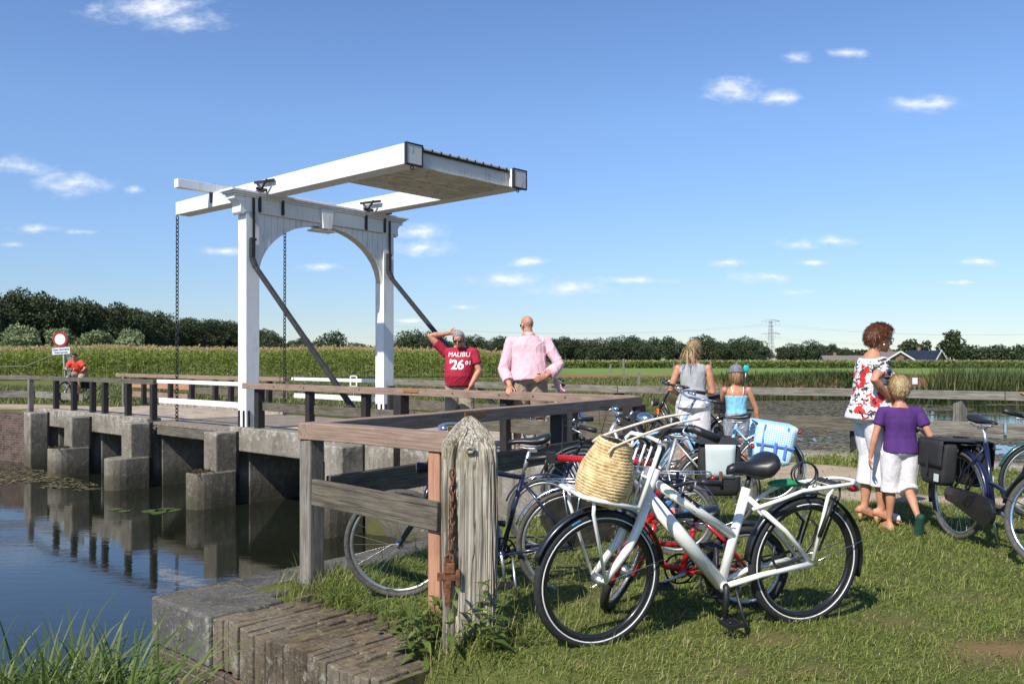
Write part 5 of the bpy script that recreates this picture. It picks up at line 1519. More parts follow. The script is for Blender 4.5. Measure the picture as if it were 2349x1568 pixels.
def bicycle(name, label, loc, heading, lean=-3, steer=0, R_=.35, L=1.08, frame_mat='navy', style='diamond', group=None, rim='alu', tyre='rubber', tw=.019, stripe=False,
            fend='blackpaint', rack=None, bars='city', bar_mat='alu', seat_z=.98, chaincase=None, detail=True, lamp=True, guard=None, kick=None, fork_mat=None, crank=.9, saddle_mat='saddleskin', fat=1.0,
            saddle_w=.17, basket_rack=False, zrack=None, grips='blackplastic', head=None, carrier_lamp=True, bb=None, tube=.016, hub_case=False):
    t = thing(name, label, 'bicycle', loc, 0, group); t.rotation_euler = (RAD(lean), 0, heading)
    k = R_ / .35
    BBn = Vector(bb or (.44, 0, .29 * (.6 + .4 * k))); RA = Vector((0, 0, R_)); FA = Vector((L, 0, R_))
    HB = Vector((L - .20 * k, 0, R_ + .40 * k)); HTt = Vector((L - .27 * k, 0, R_ + .40 * k + (.14 if style != 'mixte' else .17) * k))
    if head: HB, HTt = Vector(head[0]), Vector(head[1])
    sx = BBn.x - (seat_z - BBn.z) * .27
    ST = Vector((BBn.x - (.50 * k) * .27 - .0, 0, BBn.z + .50 * k))
    ax = (HTt - HB).normalized()
    SM = Matrix.Translation(HB) @ Matrix.Rotation(RAD(steer), 4, ax) @ Matrix.Translation(-HB) if steer else None
    def fx(mb):
        if SM is not None: mb.v = [tuple(SM @ Vector(p)) for p in mb.v]
        return mb
    def T(pts, r, n=10): return MB().tube(pts, r, n)
    # frame
    m = MB(); r = tube
    m.tube([BBn, ST], r, 10)
    if style == 'diamond':
        m.tube([ST - Vector((0, 0, .02)), HTt - ax * .03], r, 10); m.tube([BBn, HB + ax * .03], r * 1.1, 10)
    elif style == 'step':
        m.tube([BBn + Vector((-.01, 0, .01)), BBn + Vector((.10, 0, .035)), (BBn.x + .28, 0, BBn.z + .19), HB + ax * .03], r * 1.1, 10)
        m.tube([BBn + (ST - BBn) * .42, BBn + Vector((.13, 0, .16)), (BBn.x + .30, 0, BBn.z + .33), HTt - ax * .03], r * .95, 10)
    elif style == 'mixte':
        m.tube([BBn + (ST - BBn) * .5, HTt - ax * .05], r * .98, 14); m.tube([BBn, HB + ax * .05], r * 1.45, 14)
    m.tube([HB - ax * .01, HTt + ax * .01], r * 1.25, 12)
    for sy in (-1, 1):
        m.tube([BBn + Vector((-.02, sy * .03, 0)), (BBn.x * .6, sy * .055, BBn.z * .45 + R_ * .55), RA + Vector((0, sy * .062, 0))], r * .62, 8)
        m.tube([ST + Vector((0, sy * .018, -.05)), ST * .45 + RA * .55 + Vector((0, sy * .055, 0)), RA + Vector((0, sy * .062, 0))], r * .55, 8)
    m.tube([BBn + Vector((0, -.04, 0)), BBn + Vector((0, .04, 0))], .024, 12)
    fr = m.build('frame', frame_mat, t)
    # fork
    m = MB()
    for sy in (-1, 1):
        mid = HB * .45 + FA * .55 - Vector((.028 * k, 0, 0))
        m.tube([HB + Vector((0, sy * .03, -.005)), HB * .75 + FA * .25 + Vector((-.015 * k, sy * .05, 0)), mid + Vector((0, sy * .056, 0)), FA + Vector((0, sy * .058, 0))], [r * .95, r * .95, r * .85, r * .62], 10)
    m.tube([HB + Vector((0, -.045, 0)), HB + Vector((0, .045, 0))], r * .9, 8)
    fx(m).build('fork', fork_mat or frame_mat, t)
    sm_ = 'iron' if frame_mat == 'ivory' else 'alu'
    wheel(t, 'front_wheel', L, R_, rim, tyre, tw, stripe, SM, detail=detail, rimw=.018 if frame_mat == 'ivory' else .013, spmat=sm_)
    wheel(t, 'rear_wheel', 0, R_, rim, tyre, tw, stripe, None, detail=detail, rimw=.018 if frame_mat == 'ivory' else .013, spmat=sm_)
    if fend:
        fender(t, 0, R_, RAD(-12), RAD(-12) + RAD(205), fend) if False else fender(t, 0, R_, RAD(18), RAD(196), fend) if False else fender(t, 0, R_, RAD(5), RAD(178 + 20), fend)
        fender(t, L, R_, RAD(20), RAD(175), fend, M=SM)
        m = MB()
        for sy in (-1, 1):
            m.tube([(0, sy * .06, R_), ((R_ + .02) * math.cos(RAD(165)), sy * .03, R_ + (R_ + .02) * math.sin(RAD(165)))], .0026, 5)
        m.build('mudguard_stay', 'chrome', t)
        m = MB()
        for sy in (-1, 1):
            for da in (168, 130): m.tube([(L, sy * .06, R_), (L + (R_ + .02) * math.cos(RAD(da)), sy * .03, R_ + (R_ + .02) * math.sin(RAD(da)))], .0026, 5)
        fx(m).build('mudguard_stay', 'chrome', t)
    # seat
    stp = Vector((ST.x - (seat_z - .07 - ST.z) * .27, 0, seat_z - .07))
    MB().tube([ST - (stp - ST).normalized() * .03, stp], .0135, 10).build('seat_post', 'alu' if frame_mat != 'ivory' else 'blackplastic', t)
    saddle(t, stp.x - .01, seat_z, .27, saddle_w, saddle_mat, fat=fat)
    # handlebar and stem
    bz = {'city': .20, 'flat': .13, 'sit': .22, 'kid': .22, 'transport': .15}[bars] * (k if bars == 'kid' else 1)
    cl = HTt + ax * (bz - .03) + Vector((.03, 0, 0))
    if bars in ('city', 'sit'): half = [(0, 0, 0), (.05, .05, .01), (.06, .14, .03), (.0, .24, .03), (-.10, .285, .015), (-.22, .30, -.01)]
    elif bars == 'transport': half = [(0, 0, 0), (.045, .04, .02), (.055, .12, .09), (.02, .20, .13), (-.05, .265, .13), (-.145, .30, .09)]
    elif bars == 'kid': half = [(0, 0, 0), (.02, .05, .02), (.02, .12, .09), (-.02, .19, .11), (-.10, .25, .10)]
    else: half = [(0, 0, 0), (.01, .08, .005), (.0, .17, .012), (-.02, .24, .012), (-.045, .30, .01)]
    sd = [cl + Vector(h) for h in half]
    path = [Vector((p.x, -p.y, p.z)) for p in sd[::-1]] + sd[1:]
    # densify so that the bends are round
    dn = []
    for i in range(len(path) - 1):
        p0 = path[max(i - 1, 0)]; p1 = path[i]; p2 = path[i + 1]; p3 = path[min(i + 2, len(path) - 1)]
        for q in range(5):
            s_ = q / 5; dn.append(0.5 * ((2 * p1) + (p2 - p0) * s_ + (2 * p0 - 5 * p1 + 4 * p2 - p3) * s_ ** 2 + (3 * p1 - p0 - 3 * p2 + p3) * s_ ** 3))
    dn.append(path[-1])
    hb = fx(MB().tube(dn,   .0115 if bars != 'transport' else .018, 10)).build('handlebar', bar_mat, t)
    m = MB(); m.tube([HTt, cl + Vector((-.035, 0, -.01))], .0125, 8); m.tube([cl + Vector((-.04, 0, -.008)), cl], .016, 8); fx(m).build('stem', bar_mat if bars != 'transport' else 'blackplastic', t)
    for sy in (-1, 1):
        e1 = Vector((sd[-1].x, sy * sd[-1].y, sd[-1].z)); e0 = Vector((sd[-2].x, sy * sd[-2].y, sd[-2].z)); d_ = (e1 - e0).normalized()
        fx(MB().tube([e1 - d_ * .13, e1 - d_ * .06, e1 + d_ * .006], [.0165, .0175, .0185] if bars != 'transport' else [.0195, .020, .022], 12)).build('grip', grips, hb)
        lv = e1 - d_ * .15 + Vector((.035, 0, -.022)); fx(MB().tube([e1 - d_ * .165, lv, lv + d_ * .10 + Vector((.01, 0, -.01))], [.009, .006, .0045], 6)).build('brake_lever', 'alu', hb)
    m = MB(); e = cl + Vector((.03, .13, .05)); m.loft([(e, (.022, 0, 0), (0, .022, 0)), (e + Vector((0, 0, .012)), (.024, 0, 0), (0, .024, 0)), (e + Vector((0, 0, .026)), (.014, 0, 0), (0, .014, 0)), (e + Vector((0, 0, .03)), (.002, 0, 0), (0, .002, 0))], 14); fx(m).build('bell', 'chrome' if bars != 'kid' else 'blackplastic', hb)
    m = MB()
    for sy in (-1, 1):
        e1 = Vector((sd[-2].x, sy * sd[-2].y, sd[-2].z)); m.tube([e1, e1 + Vector((.14, -sy * .05, .01)), cl + Vector((.13, sy * .05, -.14)), HB + Vector((.03, sy * .02, .06))], .0028, 5)
    fx(m).build('brake_cable', 'blackplastic', hb)
    if lamp:
        c = HB * .55 + HTt * .45 + Vector((.085, 0, .02))
        m = MB(); m.loft([(c + Vector((-.05, 0, 0)), (0, .008, 0), (0, 0, .008)), (c + Vector((-.03, 0, 0)), (0, .026, 0), (0, 0, .026)), (c + Vector((.02, 0, 0)), (0, .036, 0), (0, 0, .036)), (c + Vector((.035, 0, 0)), (0, .034, 0), (0, 0, .034))], 14); m.tube([c + Vector((-.05, 0, 0)), HB + ax * .05], .006, 6)
        lo = fx(m).build('headlamp', 'blackplastic' if frame_mat != 'steelblue' else 'chrome', t)
        fx(MB().ell(c + Vector((.034, 0, 0)), (.008, .032, .032))).build('lens', 'lens', lo)
    # drive
    m = MB(); nt = 40
    if chaincase:
        rim_ = [(BBn.x + .11 * math.cos(a), BBn.z + .11 * math.sin(a)) for a in np.linspace(-1.75, 1.6, 12)] + [(.05, R_ + .07), (-.03, R_ + .055), (-.06, R_), (-.03, R_ - .05), (.05, R_ - .06)]
        m.prism(rim_, .035, (0, -.055, 0), (1, 0, 0), (0, 0, 1), (0, -1, 0)); m.build('chain_case', chaincase, t, .008)
    else:
        m.torus((BBn.x, -.055, BBn.z), .085, .006, 1, 32, 6, .5); m.torus((BBn.x, -.055, BBn.z), .045, .012, 1, 20, 6, .3)
        for a in range(5): m.tube([(BBn.x, -.055, BBn.z), (BBn.x + .085 * math.cos(a * 1.257), -.055, BBn.z + .085 * math.sin(a * 1.257))], .006, 5)
        m.build('chainring', 'blackplastic', t)
        m = MB(); m.tube([(BBn.x, -.055, BBn.z + .087), (0, -.055, R_ + .04)], .0045, 5); m.tube([(BBn.x, -.055, BBn.z - .087), (0, -.055, R_ - .04)], .0045, 5); m.torus((0, -.055, R_), .04, .006, 1, 20, 5, .8); m.build('chain', 'iron', t)
    for sy, a in ((1, -math.pi / 2 * crank), (-1, -math.pi / 2 * crank + math.pi)):
        ca = Vector((math.cos(a), 0, math.sin(a))) * (.165 * (.55 + .45 * k)); p0 = BBn + Vector((0, sy * .055, 0)); p1 = BBn + Vector((0, sy * .072, 0)) + ca
        cr = MB().tube([p0 - Vector((0, sy * .01, 0)), p0, p1], [.013, .012, .009] if frame_mat != 'ivory' else [.020, .017, .014], 8).build('crank', 'alu' if frame_mat not in ('ivory', 'blackpaint') else 'blackplastic', t)
        m = MB(); c = p1 + Vector((0, sy * .055, 0))
        for dx in (-.04, .04): m.box(c + Vector((dx, 0, 0)), (.012, .09, .022))
        for dy in (-.042, -.014, .014, .042): m.box(c + Vector((0, dy, 0)), (.085, .008, .018))
        m.tube([p1, c], .006, 6); m.build('pedal', 'blackplastic', cr)
    if kick:
        m = MB(); m.tube([BBn + Vector((-.07, .03, -.02)), BBn + Vector((-.10, .12, -BBn.z + .012))], .009, 8); m.tube([BBn + Vector((-.10, .12, -BBn.z + .012)), BBn + Vector((-.13, .125, -BBn.z + .006))], .011, 6); m.build('kickstand', kick, t)
    if guard:
        m = MB(); pts = [(.10, R_ - .02), (.20, R_ + .16), (.16, R_ + .30), (.0, R_ + .355), (-.17, R_ + .31), (-.28, R_ + .18), (-.26, R_ + .05), (-.05, R_ + .0)]
        for sy in (-1, 1): m.prism(pts, .003, (0, sy * .052, 0))
        m.build('coat_guard', guard, t)
    if rack:
        zr = zrack or (R_ * 2 + .055); m = MB(); x0, x1 = .16, -.26 * k
        for sy in (-1, 1):
            m.tube([(x0, sy * .05, zr), (x1, sy * .06, zr)], .0055, 7); m.tube([(-.06, sy * .06, zr), (0, sy * .065, R_)], .005, 6); m.tube([(.06, sy * .055, zr - .003), (0, sy * .065, R_)], .005, 6)
        m.tube([(x1, -.06, zr), (x1 - .03, -.03, zr), (x1 - .03, .03, zr), (x1, .06, zr)], .0055, 7)
        for i in range(5): x = x0 + (x1 - x0) * (i + .5) / 5; m.tube([(x, -.055, zr), (x, .055, zr)], .004, 6)
        m.tube([(x0, 0, zr), (.5 * (x0 + ST.x), 0, zr + .02), ST + Vector((-.01, 0, -.06))], .005, 6)
        m.build('rear_rack', rack, t)
        if carrier_lamp:
            m = MB(); m.loft([((x1 - .03, 0, zr - .035), (0, .032, 0), (0, 0, .022)), ((x1 - .05, 0, zr - .035), (0, .030, 0), (0, 0, .020)), ((x1 - .058, 0, zr - .035), (0, .02, 0), (0, 0, .012))], 12); m.build('tail_lamp', 'reflector', t)
    return t, dict(BB=BBn, ST=ST, HB=HB, HT=HTt, ax=ax, SM=SM, fx=fx, cl=cl, RA=RA, FA=FA)


def bgz(x, y): return float(ground_z(np.array([[x, y]]))[0])


def local(root, p): return Matrix.LocRotScale(root.location, root.rotation_euler, (1, 1, 1)) @ Vector(p)


# --- the white transport bike in front
hd = math.atan2(-.40, -1.173)
wb, nf = bicycle('bicycle', 'white step through transport bike with a front carrier standing in front of all the others', (1.572, 4.73, -.012), hd, -3.5, 4, .35, 1.22, 'ivory', 'mixte', None, 'blackpaint', 'rubber', .0235, True,
                 'blackpaint', None, 'transport', 'blackplastic', .90, None, True, False, None, 'blackplastic', None, .95, 'saddleskin', 2.1, .23, head=((.985, 0, .715), (.925, 0, .88)), bb=(.515, 0, .265), tube=.0255)
fx = nf['fx']
m = MB(); zr = .762
for sy in (-1, 1):
    m.tube([(.36, sy * .03, .655), (.20, sy * .075, .715), (.10, sy * .085, zr - .012), (-.05, sy * .085, zr), (-.22, sy * .085, zr + .012), (-.27, sy * .05, zr + .014)], .0105, 9)
    m.tube([(-.10, sy * .082, zr), (-.075, sy * .078, zr - .05), (.0, sy * .07, .37)], .0105, 9)
m.tube([(-.27, -.05, zr + .014), (-.285, 0, zr + .014), (-.27, .05, zr + .014)], .0105, 9)
for x in (.06, -.03, -.12, -.20): m.tube([(x, -.085, zr + (-.01 if x > 0 else .0)), (x, .085, zr + (-.01 if x > 0 else .0))], .007, 7)
m.build('rear_rack', 'ivory', wb)
m = MB()
for sy in (-.05, .05): m.tube([(-.17, sy, zr + .022), (-.14, .09 if sy > 0 else -.09, zr - .05), (-.03, .075 if sy > 0 else -.075, .42)], .006, 6)
m.box((-.13, 0, zr + .018), (.05, .17, .006)); m.build('luggage_strap', 'rubber', wb)
m = MB(); m.tube([(-.09, .10, .70), (-.02, .09, .50)], .012, 8); m.tube([(-.098, .102, .722), (-.09, .10, .70)], .016, 8); m.build('air_pump', 'blackplastic', wb)
m = MB(); m.loft([((-.29, 0, zr - .03), (0, .04, 0), (0, 0, .02)), ((-.315, 0, zr - .03), (0, .036, 0), (0, 0, .018))], 12); m.build('tail_lamp', 'reflector', wb)
m = MB()
for sy in (.058, -.058): m.tube([(.02, sy, .60), (-.03, sy, .55), (.0, sy, .46), (.06, sy, .39), (.14, sy, .36), (.22, sy, .345), (.245, sy, .39), (.235, sy, .46)], .008, 7)
m.build('coat_guard_bow', 'blackplastic', wb)
m = MB(); m.torus((.0, .0, .35), .31, .010, 1, 16, 6, 3.4, arc=(RAD(35), RAD(75))); m.build('ring_lock', 'blackplastic', wb)
# fork sleeve, front carrier
m = MB(); fl = [(1.40, .10, .80), (1.40, -.10, .80)]
def slant(x): return .735 + (x - 1.10) * .24
for sy in (-1, 1):
    m.tube([(1.09, sy * .16, slant(1.09)), (1.33, sy * .16, slant(1.33)), (1.385, sy * .12, slant(1.38)), (1.39, 0, slant(1.39))], .0115, 9)
    m.tube([(1.105, sy * .16, slant(1.09) - .01), (1.0, sy * .16, 1.02), (.985, sy * .13, 1.05), (.98, 0, 1.055)], .0115, 9)
    m.tube([(1.33, sy * .135, slant(1.33)), (1.33, sy * .13, slant(1.32) - .07), (1.22, sy * .075, .36)], [.009, .010, .0085], 8)
for x in (1.14, 1.20, 1.26, 1.32): m.tube([(x, -.16, slant(x)), (x, .16, slant(x))], .007, 7)
for y in (-.09, -.03, .03, .09): m.tube([(1.10, y, slant(1.1)), (1.0, y, 1.02)], .006, 7)
m.tube([(1.05, -.16, .88), (1.05, .16, .88)], .007, 7); m.tube([(1.09, -.16, slant(1.09)), (1.09, .16, slant(1.09))], .0105, 8)
m.tube([(1.05, 0, .88), (.965, 0, .80)], .012, 8)
fx(m).build('front_carrier', 'ivory', wb)
fr = [c for c in wb.children if c.name.startswith('frame')][0]
# lettering on the frame: a dark label and small words, on the left side
BBv, STv, HBv, HTv, axv = nf['BB'], nf['ST'], nf['HB'], nf['HT'], nf['ax']
def side_text(parent, txt, size, mat, p0, p1, f, off, label=None, **kw):
    d_ = (Vector(p1) - Vector(p0)).normalized(); c = Vector(p0) + (Vector(p1) - Vector(p0)) * f
    dx = -d_ if d_.x > 0 else d_                         # reads left to right from the left side of the bike
    dx = d_ if d_.x < 0 else -d_
    N = Vector((0, 1, 0)); Yv = N.cross(dx)
    M4 = Matrix(((dx.x, Yv.x, N.x, c.x), (dx.y, Yv.y, N.y, c.y + off), (dx.z, Yv.z, N.z, c.z), (0, 0, 0, 1)))
    if label:
        m = MB(); m.box((0, 0, -.001), (label, size * 1.5, .002)); m.v = [tuple(M4 @ Vector(p)) for p in m.v]; m.build('label_plate', 'blackplastic', parent)
    return text_obj(txt, size, mat, parent, M4, extrude=.0006, **kw)
a_, b_ = HTv - axv * .03, BBv + (STv - BBv) * .5
side_text(fr, 'tr:pdto', .030, 'letterwhite', a_, b_, .42, .0225, .125, bold=.0012)
side_text(fr, 'CS 2', .030, 'alu', a_, b_, .24, .0225)
side_text(fr, 'Cortina', .022, 'blackplastic', HBv + axv * .05, BBv, .40, .0318, shear=.3)
fw = [c for c in wb.children if c.name.startswith('front_wheel')][0]
for txt, a0, size, mat in (('SCHWALBE', 128, .013, 'letterwhite'),):
    for i, chx in enumerate(txt):
        a = RAD(a0 + 22 - i * 2.1); c = Vector((1.22 + .329 * math.cos(a), .0225, .35 + .329 * math.sin(a)))
        dx = Vector((-math.sin(a), 0, math.cos(a))); dx = -dx; N = Vector((0, 1, 0)); dx = -dx; Yv = N.cross(dx)
        M4 = nf['SM'] @ Matrix(((dx.x, Yv.x, 0, c.x), (dx.y, Yv.y, 1, c.y), (dx.z, Yv.z, 0, c.z), (0, 0, 0, 1)))
        text_obj(chx, .017, mat, fw, M4, extrude=.0005)
m = MB(); m.torus((1.22, .0215, .35), .329, .0075, 1, 6, 5, .25, arc=(RAD(60), RAD(69)))
fx(m).build('tyre_label', 'labelblue', fw)

hbw = [c for c in wb.children if c.name.startswith('handlebar')][0]
m = MB(); c = nf['cl'] + Vector((.015, -.10, .135)); m.ell(c, (.040, .052, .030)); m.ell(c + Vector((0, 0, -.008)), (.044, .056, .012)); m.tube([c, c + Vector((.01, 0, -.05))], .01, 8); fx(m).build('large_bell', 'chrome', hbw)
# straw basket on the front carrier
MAT['straw'] = plain('plaited_straw_rope', (0.50, 0.34, 0.15), 0.85, 0.18, 30, bump=0.8, col2=(0.62, 0.46, 0.24), bscale=140)
MAT['strapcream'] = plain('cream_strap', (0.66, 0.55, 0.43), 0.7, 0.1, 20)
bk = thing('straw_basket', 'round plaited straw basket tilted on the front carrier of the white bike', 'basket', local(wb, nf['SM'] @ Vector((1.245, .03, .772))), hd)
bk.rotation_euler = (RAD(-11), RAD(-12), hd)
m = MB(); nr_ = 21
for i in range(nr_):
    t_ = i / (nr_ - 1); rx = (.108 + .022 * math.sin(math.pi * min(1, t_ * 1.1 + .1)) - .030 * t_ ** 2.5); ry = rx * 1.08
    pts = []
    for k in range(44):
        a = 2 * math.pi * k / 44
        pts.append((rx * math.cos(a) - .0 * t_, ry * math.sin(a), -.005 + .285 * t_ + .0018 * math.sin(a * 22 + i * 1.3) + .002 * math.sin(a + i)))
    m.tube(pts, [.0092] * 44, 7, closed=True)
rope = m.build('basket_wall', 'straw', bk)
m = MB(); m.loft([((0, 0, -.01), (.105, 0, 0), (0, .11, 0)), ((0, 0, .0), (.105, 0, 0), (0, .11, 0))], 28); m.build('basket_floor', 'straw', bk)
for sy in (-1, 1):
    m = MB(); pts = []
    for k in range(15):
        u_ = k / 14; pts.append(((.05 - .40 * u_), sy * (.09 - .04 * u_) + .05 * u_, .27 + .25 * math.sin(u_ * 1.1)))
    m.tube([(.07, sy * .10, .24)] + pts, .0062, 7); m.build('carry_strap', 'strapcream', bk)
bx_ = thing('black_box', 'black plastic box sticking out of the straw basket', 'box', bk.location, 0); bx_.rotation_euler = bk.rotation_euler
m = MB(); m.loft([((-.0, 0, .12), (.065, 0, 0), (0, .075, 0)), ((-.005, 0, .272), (.068, 0, 0), (0, .078, 0)), ((-.005, 0, .285), (.064, 0, 0), (0, .074, 0))], 26, power=4); m.build('box_shell', 'blackplastic', bx_)
m = MB(); m.box((-.0, .0, .288), (.05, .06, .008)); m.box((-.0, .0, .294), (.03, .03, .006)); m.build('latch', 'rubber', bx_)

# --- navy bike behind the fence, with its tow bar
nb_, nfo = bicycle('bicycle', 'navy blue trekking bike standing half behind the fence and the mooring post', (.375, 5.50, -.09), RAD(180 - 1.5), -2, 6, .35, 1.085, 'navy', 'diamond', None, 'alu', 'rubbergrey', .019, False,
                   None, 'chrome', 'city', 'alu', 1.02, None, True, True, 'guard', 'alu', None, 1.1, 'saddleskin', 1.1, .165, zrack=.755)
fender(nb_, 0, .35, RAD(20), RAD(165), 'chrome', .05)
m = MB(); m.ell((.150, 0, .975), (.016, .026, .016)); m.build('tail_lamp', 'reflector', nb_)
tb = thing('tow_bar', 'red tow bar clamped to the seat post of the navy bike', 'tow bar', (0, 0, 0))
p0 = local(nb_, (.285, 0, .885)); p1 = local(nb_, (.16, 0, .90)); p2 = Vector((.86, 5.26, .80)); 
d_ = (p2 - p1).normalized(); q1 = p1 + d_ * .10
m = MB(); m.tube([p1 + d_ * .08, p2], .021, 12); bar_ = m.build('red_tube', 'redpaint', tb)
m = MB(); m.tube([p0, p1, q1], [.017, .018, .018], 10); m.box(p1 + d_ * .03, (.06, .05, .07)); m.tube([p1 + Vector((0, 0, .0)), p1 + Vector((0, 0, -.09))], .012, 8); m.build('clamp', 'blackplastic', tb)
m = MB(); m.tube([p2, p2 + Vector((.02, -.03, -.10)), p2 + Vector((.0, -.10, -.26))], [.02, .017, .014], 10); m.build('lower_arm', 'redpaint', tb)
c = p1 + d_ * .33; N = Vector((0, -1, 0)); dx = d_; N = (N - dx * N.dot(dx)).normalized(); Yv = N.cross(dx)
text_obj('LE ON THE R', .022, 'letterwhite', bar_, Matrix(((dx.x, Yv.x, N.x, c.x + N.x * .0212), (dx.y, Yv.y, N.y, c.y + N.y * .0212), (dx.z, Yv.z, N.z, c.z), (0, 0, 0, 1))), extrude=.0008)

# --- the other bikes of the cluster
rb, rf_ = bicycle('bicycle', 'small red child bike half hidden behind the frame of the white bike', (1.335, 4.99, -.02), RAD(180 + 4), -2, 62, .25, .70, 'redpaint', 'step', None, 'alu', 'rubber', .024, False,
                  None, None, 'kid', 'blackplastic', .58, None, True, False, None, None, 'redpaint', .2, bb=(.37, 0, .24), tube=.017)
fender(rb, .70, .25, RAD(15), RAD(150), 'redpaint', M=rf_['SM']); fender(rb, 0, .25, RAD(60), RAD(150), 'blackplastic')
kb, _ = bicycle('bicycle', 'dark child bike with a wire rear rack and toys in its spokes', (1.20, 6.36, -.01), RAD(180 - 7), -3, 5, .285, .96, 'bluepaint', 'step', None, 'alu', 'rubbergrey', .019, False,
                'navy', 'alu', 'kid', 'blackplastic', .74, None, True, True, None, None, None, .3, zrack=.615, bb=(.40, 0, .25))
kr = [c for c in kb.children if c.name.startswith('rear_wheel')][0]
for (dx_, dz_, mt_) in ((.06, .10, 'labelblue'), (.03, .05, 'labelpink'), (.10, -.02, 'labelyellow'), (-.08, .05, 'labelblue')):
    MAT['labelpink'] = MAT.get('labelpink') or plain('pink_plastic', (0.7, 0.25, 0.28), 0.5, 0.05); MAT['labelyellow'] = MAT.get('labelyellow') or plain('yellow_plastic', (0.65, 0.5, 0.1), 0.5, 0.05)
    m = MB(); m.ell((dx_, .03, .285 + dz_), (.032, .006, .03)); m.build('spoke_toy', mt_, kr)
m = MB(); m.box((.0, .065, .50), (.022, .006, .26)); m.build('blue_strap', 'labelblue2' if False else 'bluepaint', kb)
pb, _ = bicycle('bicycle', 'silver and black bike carrying the grey flap pannier', (1.66, 7.16, 0), RAD(180 - 6), -2, 10, .35, 1.08, 'silverpaint', 'step', None, 'alu', 'rubbergrey', .02, False,
                'blackplastic', 'chrome', 'flat', 'alu', .86, None, True, False, None, None, 'blackpaint', .4)
lb, _ = bicycle('bicycle', 'light blue ladies bike with the blue gingham pannier and swept handlebar', (2.53, 8.62, .0), RAD(180 - 5), -2, 12, .345, 1.06, 'lightblue', 'step', None, 'alu', 'rubbergrey', .019, False,
                'lightblue', 'alu', 'sit', 'steelblue', .87, None, True, True, None, 'alu', None, .6)
m = MB()
bb_, _ = bicycle('bicycle', 'black upright bike behind the aluminium handlebar by the grey fence', (2.72, 10.75, .05), RAD(180 - 4), -2, 6, .35, 1.10, 'blackpaint', 'step', None, 'alu', 'rubber', .019, False,
                 'blackpaint', 'iron', 'sit', 'blackpaint', .92, 'blackplastic', False, True, None, None, None, .7)
m = MB(); m.box((.92, .05, .74), (.03, .02, .07)); m.build('side_reflector', 'amber', bb_)
sb, _ = bicycle('bicycle', 'silver bike parked on the bridge road behind the man in the pink shirt', (.86, 12.75, .11), RAD(122), -3, -15, .345, 1.06, 'silverpaint', 'step', None, 'chrome', 'rubbergrey', .019, False,
                'chrome', 'chrome', 'city', 'chrome', .93, None, False, True, None, None, None, .8)
# right hand pair
nv, nvf = bicycle('bicycle', 'dark blue bike with black double panniers at the right edge', (3.53, 6.93, 0), RAD(-84), -3, 28, .35, 1.08, 'bluepaint', 'step', None, 'chrome', 'rubbergrey', .02, False,
                  'bluepaint', 'iron', 'flat', 'blackpaint', .97, 'blackpaint', True, True, None, 'alu', None, .5, saddle_w=.16)
gv, _ = bicycle('bicycle', 'black framed bike at the right edge behind the dark blue bike', (5.75, 7.6, 0), RAD(172), -3, 4, .35, 1.08, 'blackpaint', 'diamond', None, 'alu', 'rubber', .02, False,
                'greenpaint', 'iron', 'city', 'blackpaint', .96, None, True, True, None, None, None, .8)
cy, cyf = bicycle('bicycle', 'black bike ridden by the cyclist in the orange red shirt', (-14.30, 29.2, .04), RAD(262), 0, 0, .345, 1.05, 'blackpaint', 'diamond', None, 'blackpaint', 'rubber', .02, False,
                  None, 'iron', 'city', 'blackpaint', .86, None, False, True, None, None, None, .55)

# --- panniers
MAT['gingham'] = None
def gingham(name, c1, c2, s):
    m, t = new_mat(name); g = t.node('ShaderNodeAttribute', attribute_name='grain').outputs['Vector']
    ck = t.vec('FRACTION', t.vec('MULTIPLY', g, (s, s, s))); sp = t.node('ShaderNodeSeparateXYZ', {0: ck})
    a = t.math('GREATER_THAN', sp.outputs[0], .72); b = t.math('GREATER_THAN', sp.outputs[1], .72)
    f = t.math('MAXIMUM', a, b)
    n = t.noise(g, 8, 4)
    finish(t, t.mix(f, c4(c1), c4(c2)), 0.4, n, 0.3, 0.01); return m
MAT['gingham'] = gingham('blue_gingham_oilcloth', (0.30, 0.60, 0.90), (0.78, 0.90, 0.96), 46)
MAT['bluetrim'] = plain('blue_webbing', (0.10, 0.22, 0.66), 0.6, 0.1)
MAT['skycloth'] = plain('pale_blue_oilcloth', (0.36, 0.64, 0.86), 0.4, 0.06)
MAT['mintcloth'] = plain('pale_grey_green_tarpaulin', (0.52, 0.58, 0.56), 0.45, 0.04, 6, bump=0.1)
MAT['blackcloth'] = plain('black_bag_cloth', (0.017, 0.017, 0.018), 0.8, 0.25, 12, bump=0.4, bscale=25)
MAT['brownstrap'] = plain('brown_leather_strap', (0.16, 0.06, 0.03), 0.6, 0.2)
MAT['reflpatch'] = plain('grey_reflective_patch', (0.55, 0.60, 0.58), 0.3, 0.03)


def bag_panel(m, w0, w1, z0, z1, y, bul=.02, nx=6, nz=6, rr=.0):
    """a soft bulged panel facing +y, as a grid."""
    o = []; gr = []; fs = []
    for j in range(nz + 1):
        v = j / nz; w_ = w0 + (w1 - w0) * v
        for i in range(nx + 1):
            u_ = i / nx - .5
            o.append((u_ * w_, y + bul * (1 - (2 * u_) ** 2) * (1 - (2 * v - 1) ** 4), z0 + (z1 - z0) * v)); gr.append((u_ * w_, z0 + (z1 - z0) * v, 0))
    for j in range(nz):
        for i in range(nx): a = j * (nx + 1) + i; fs.append((a, a + 1, a + nx + 2, a + nx + 1))
    m.add(o, fs, gr, True)


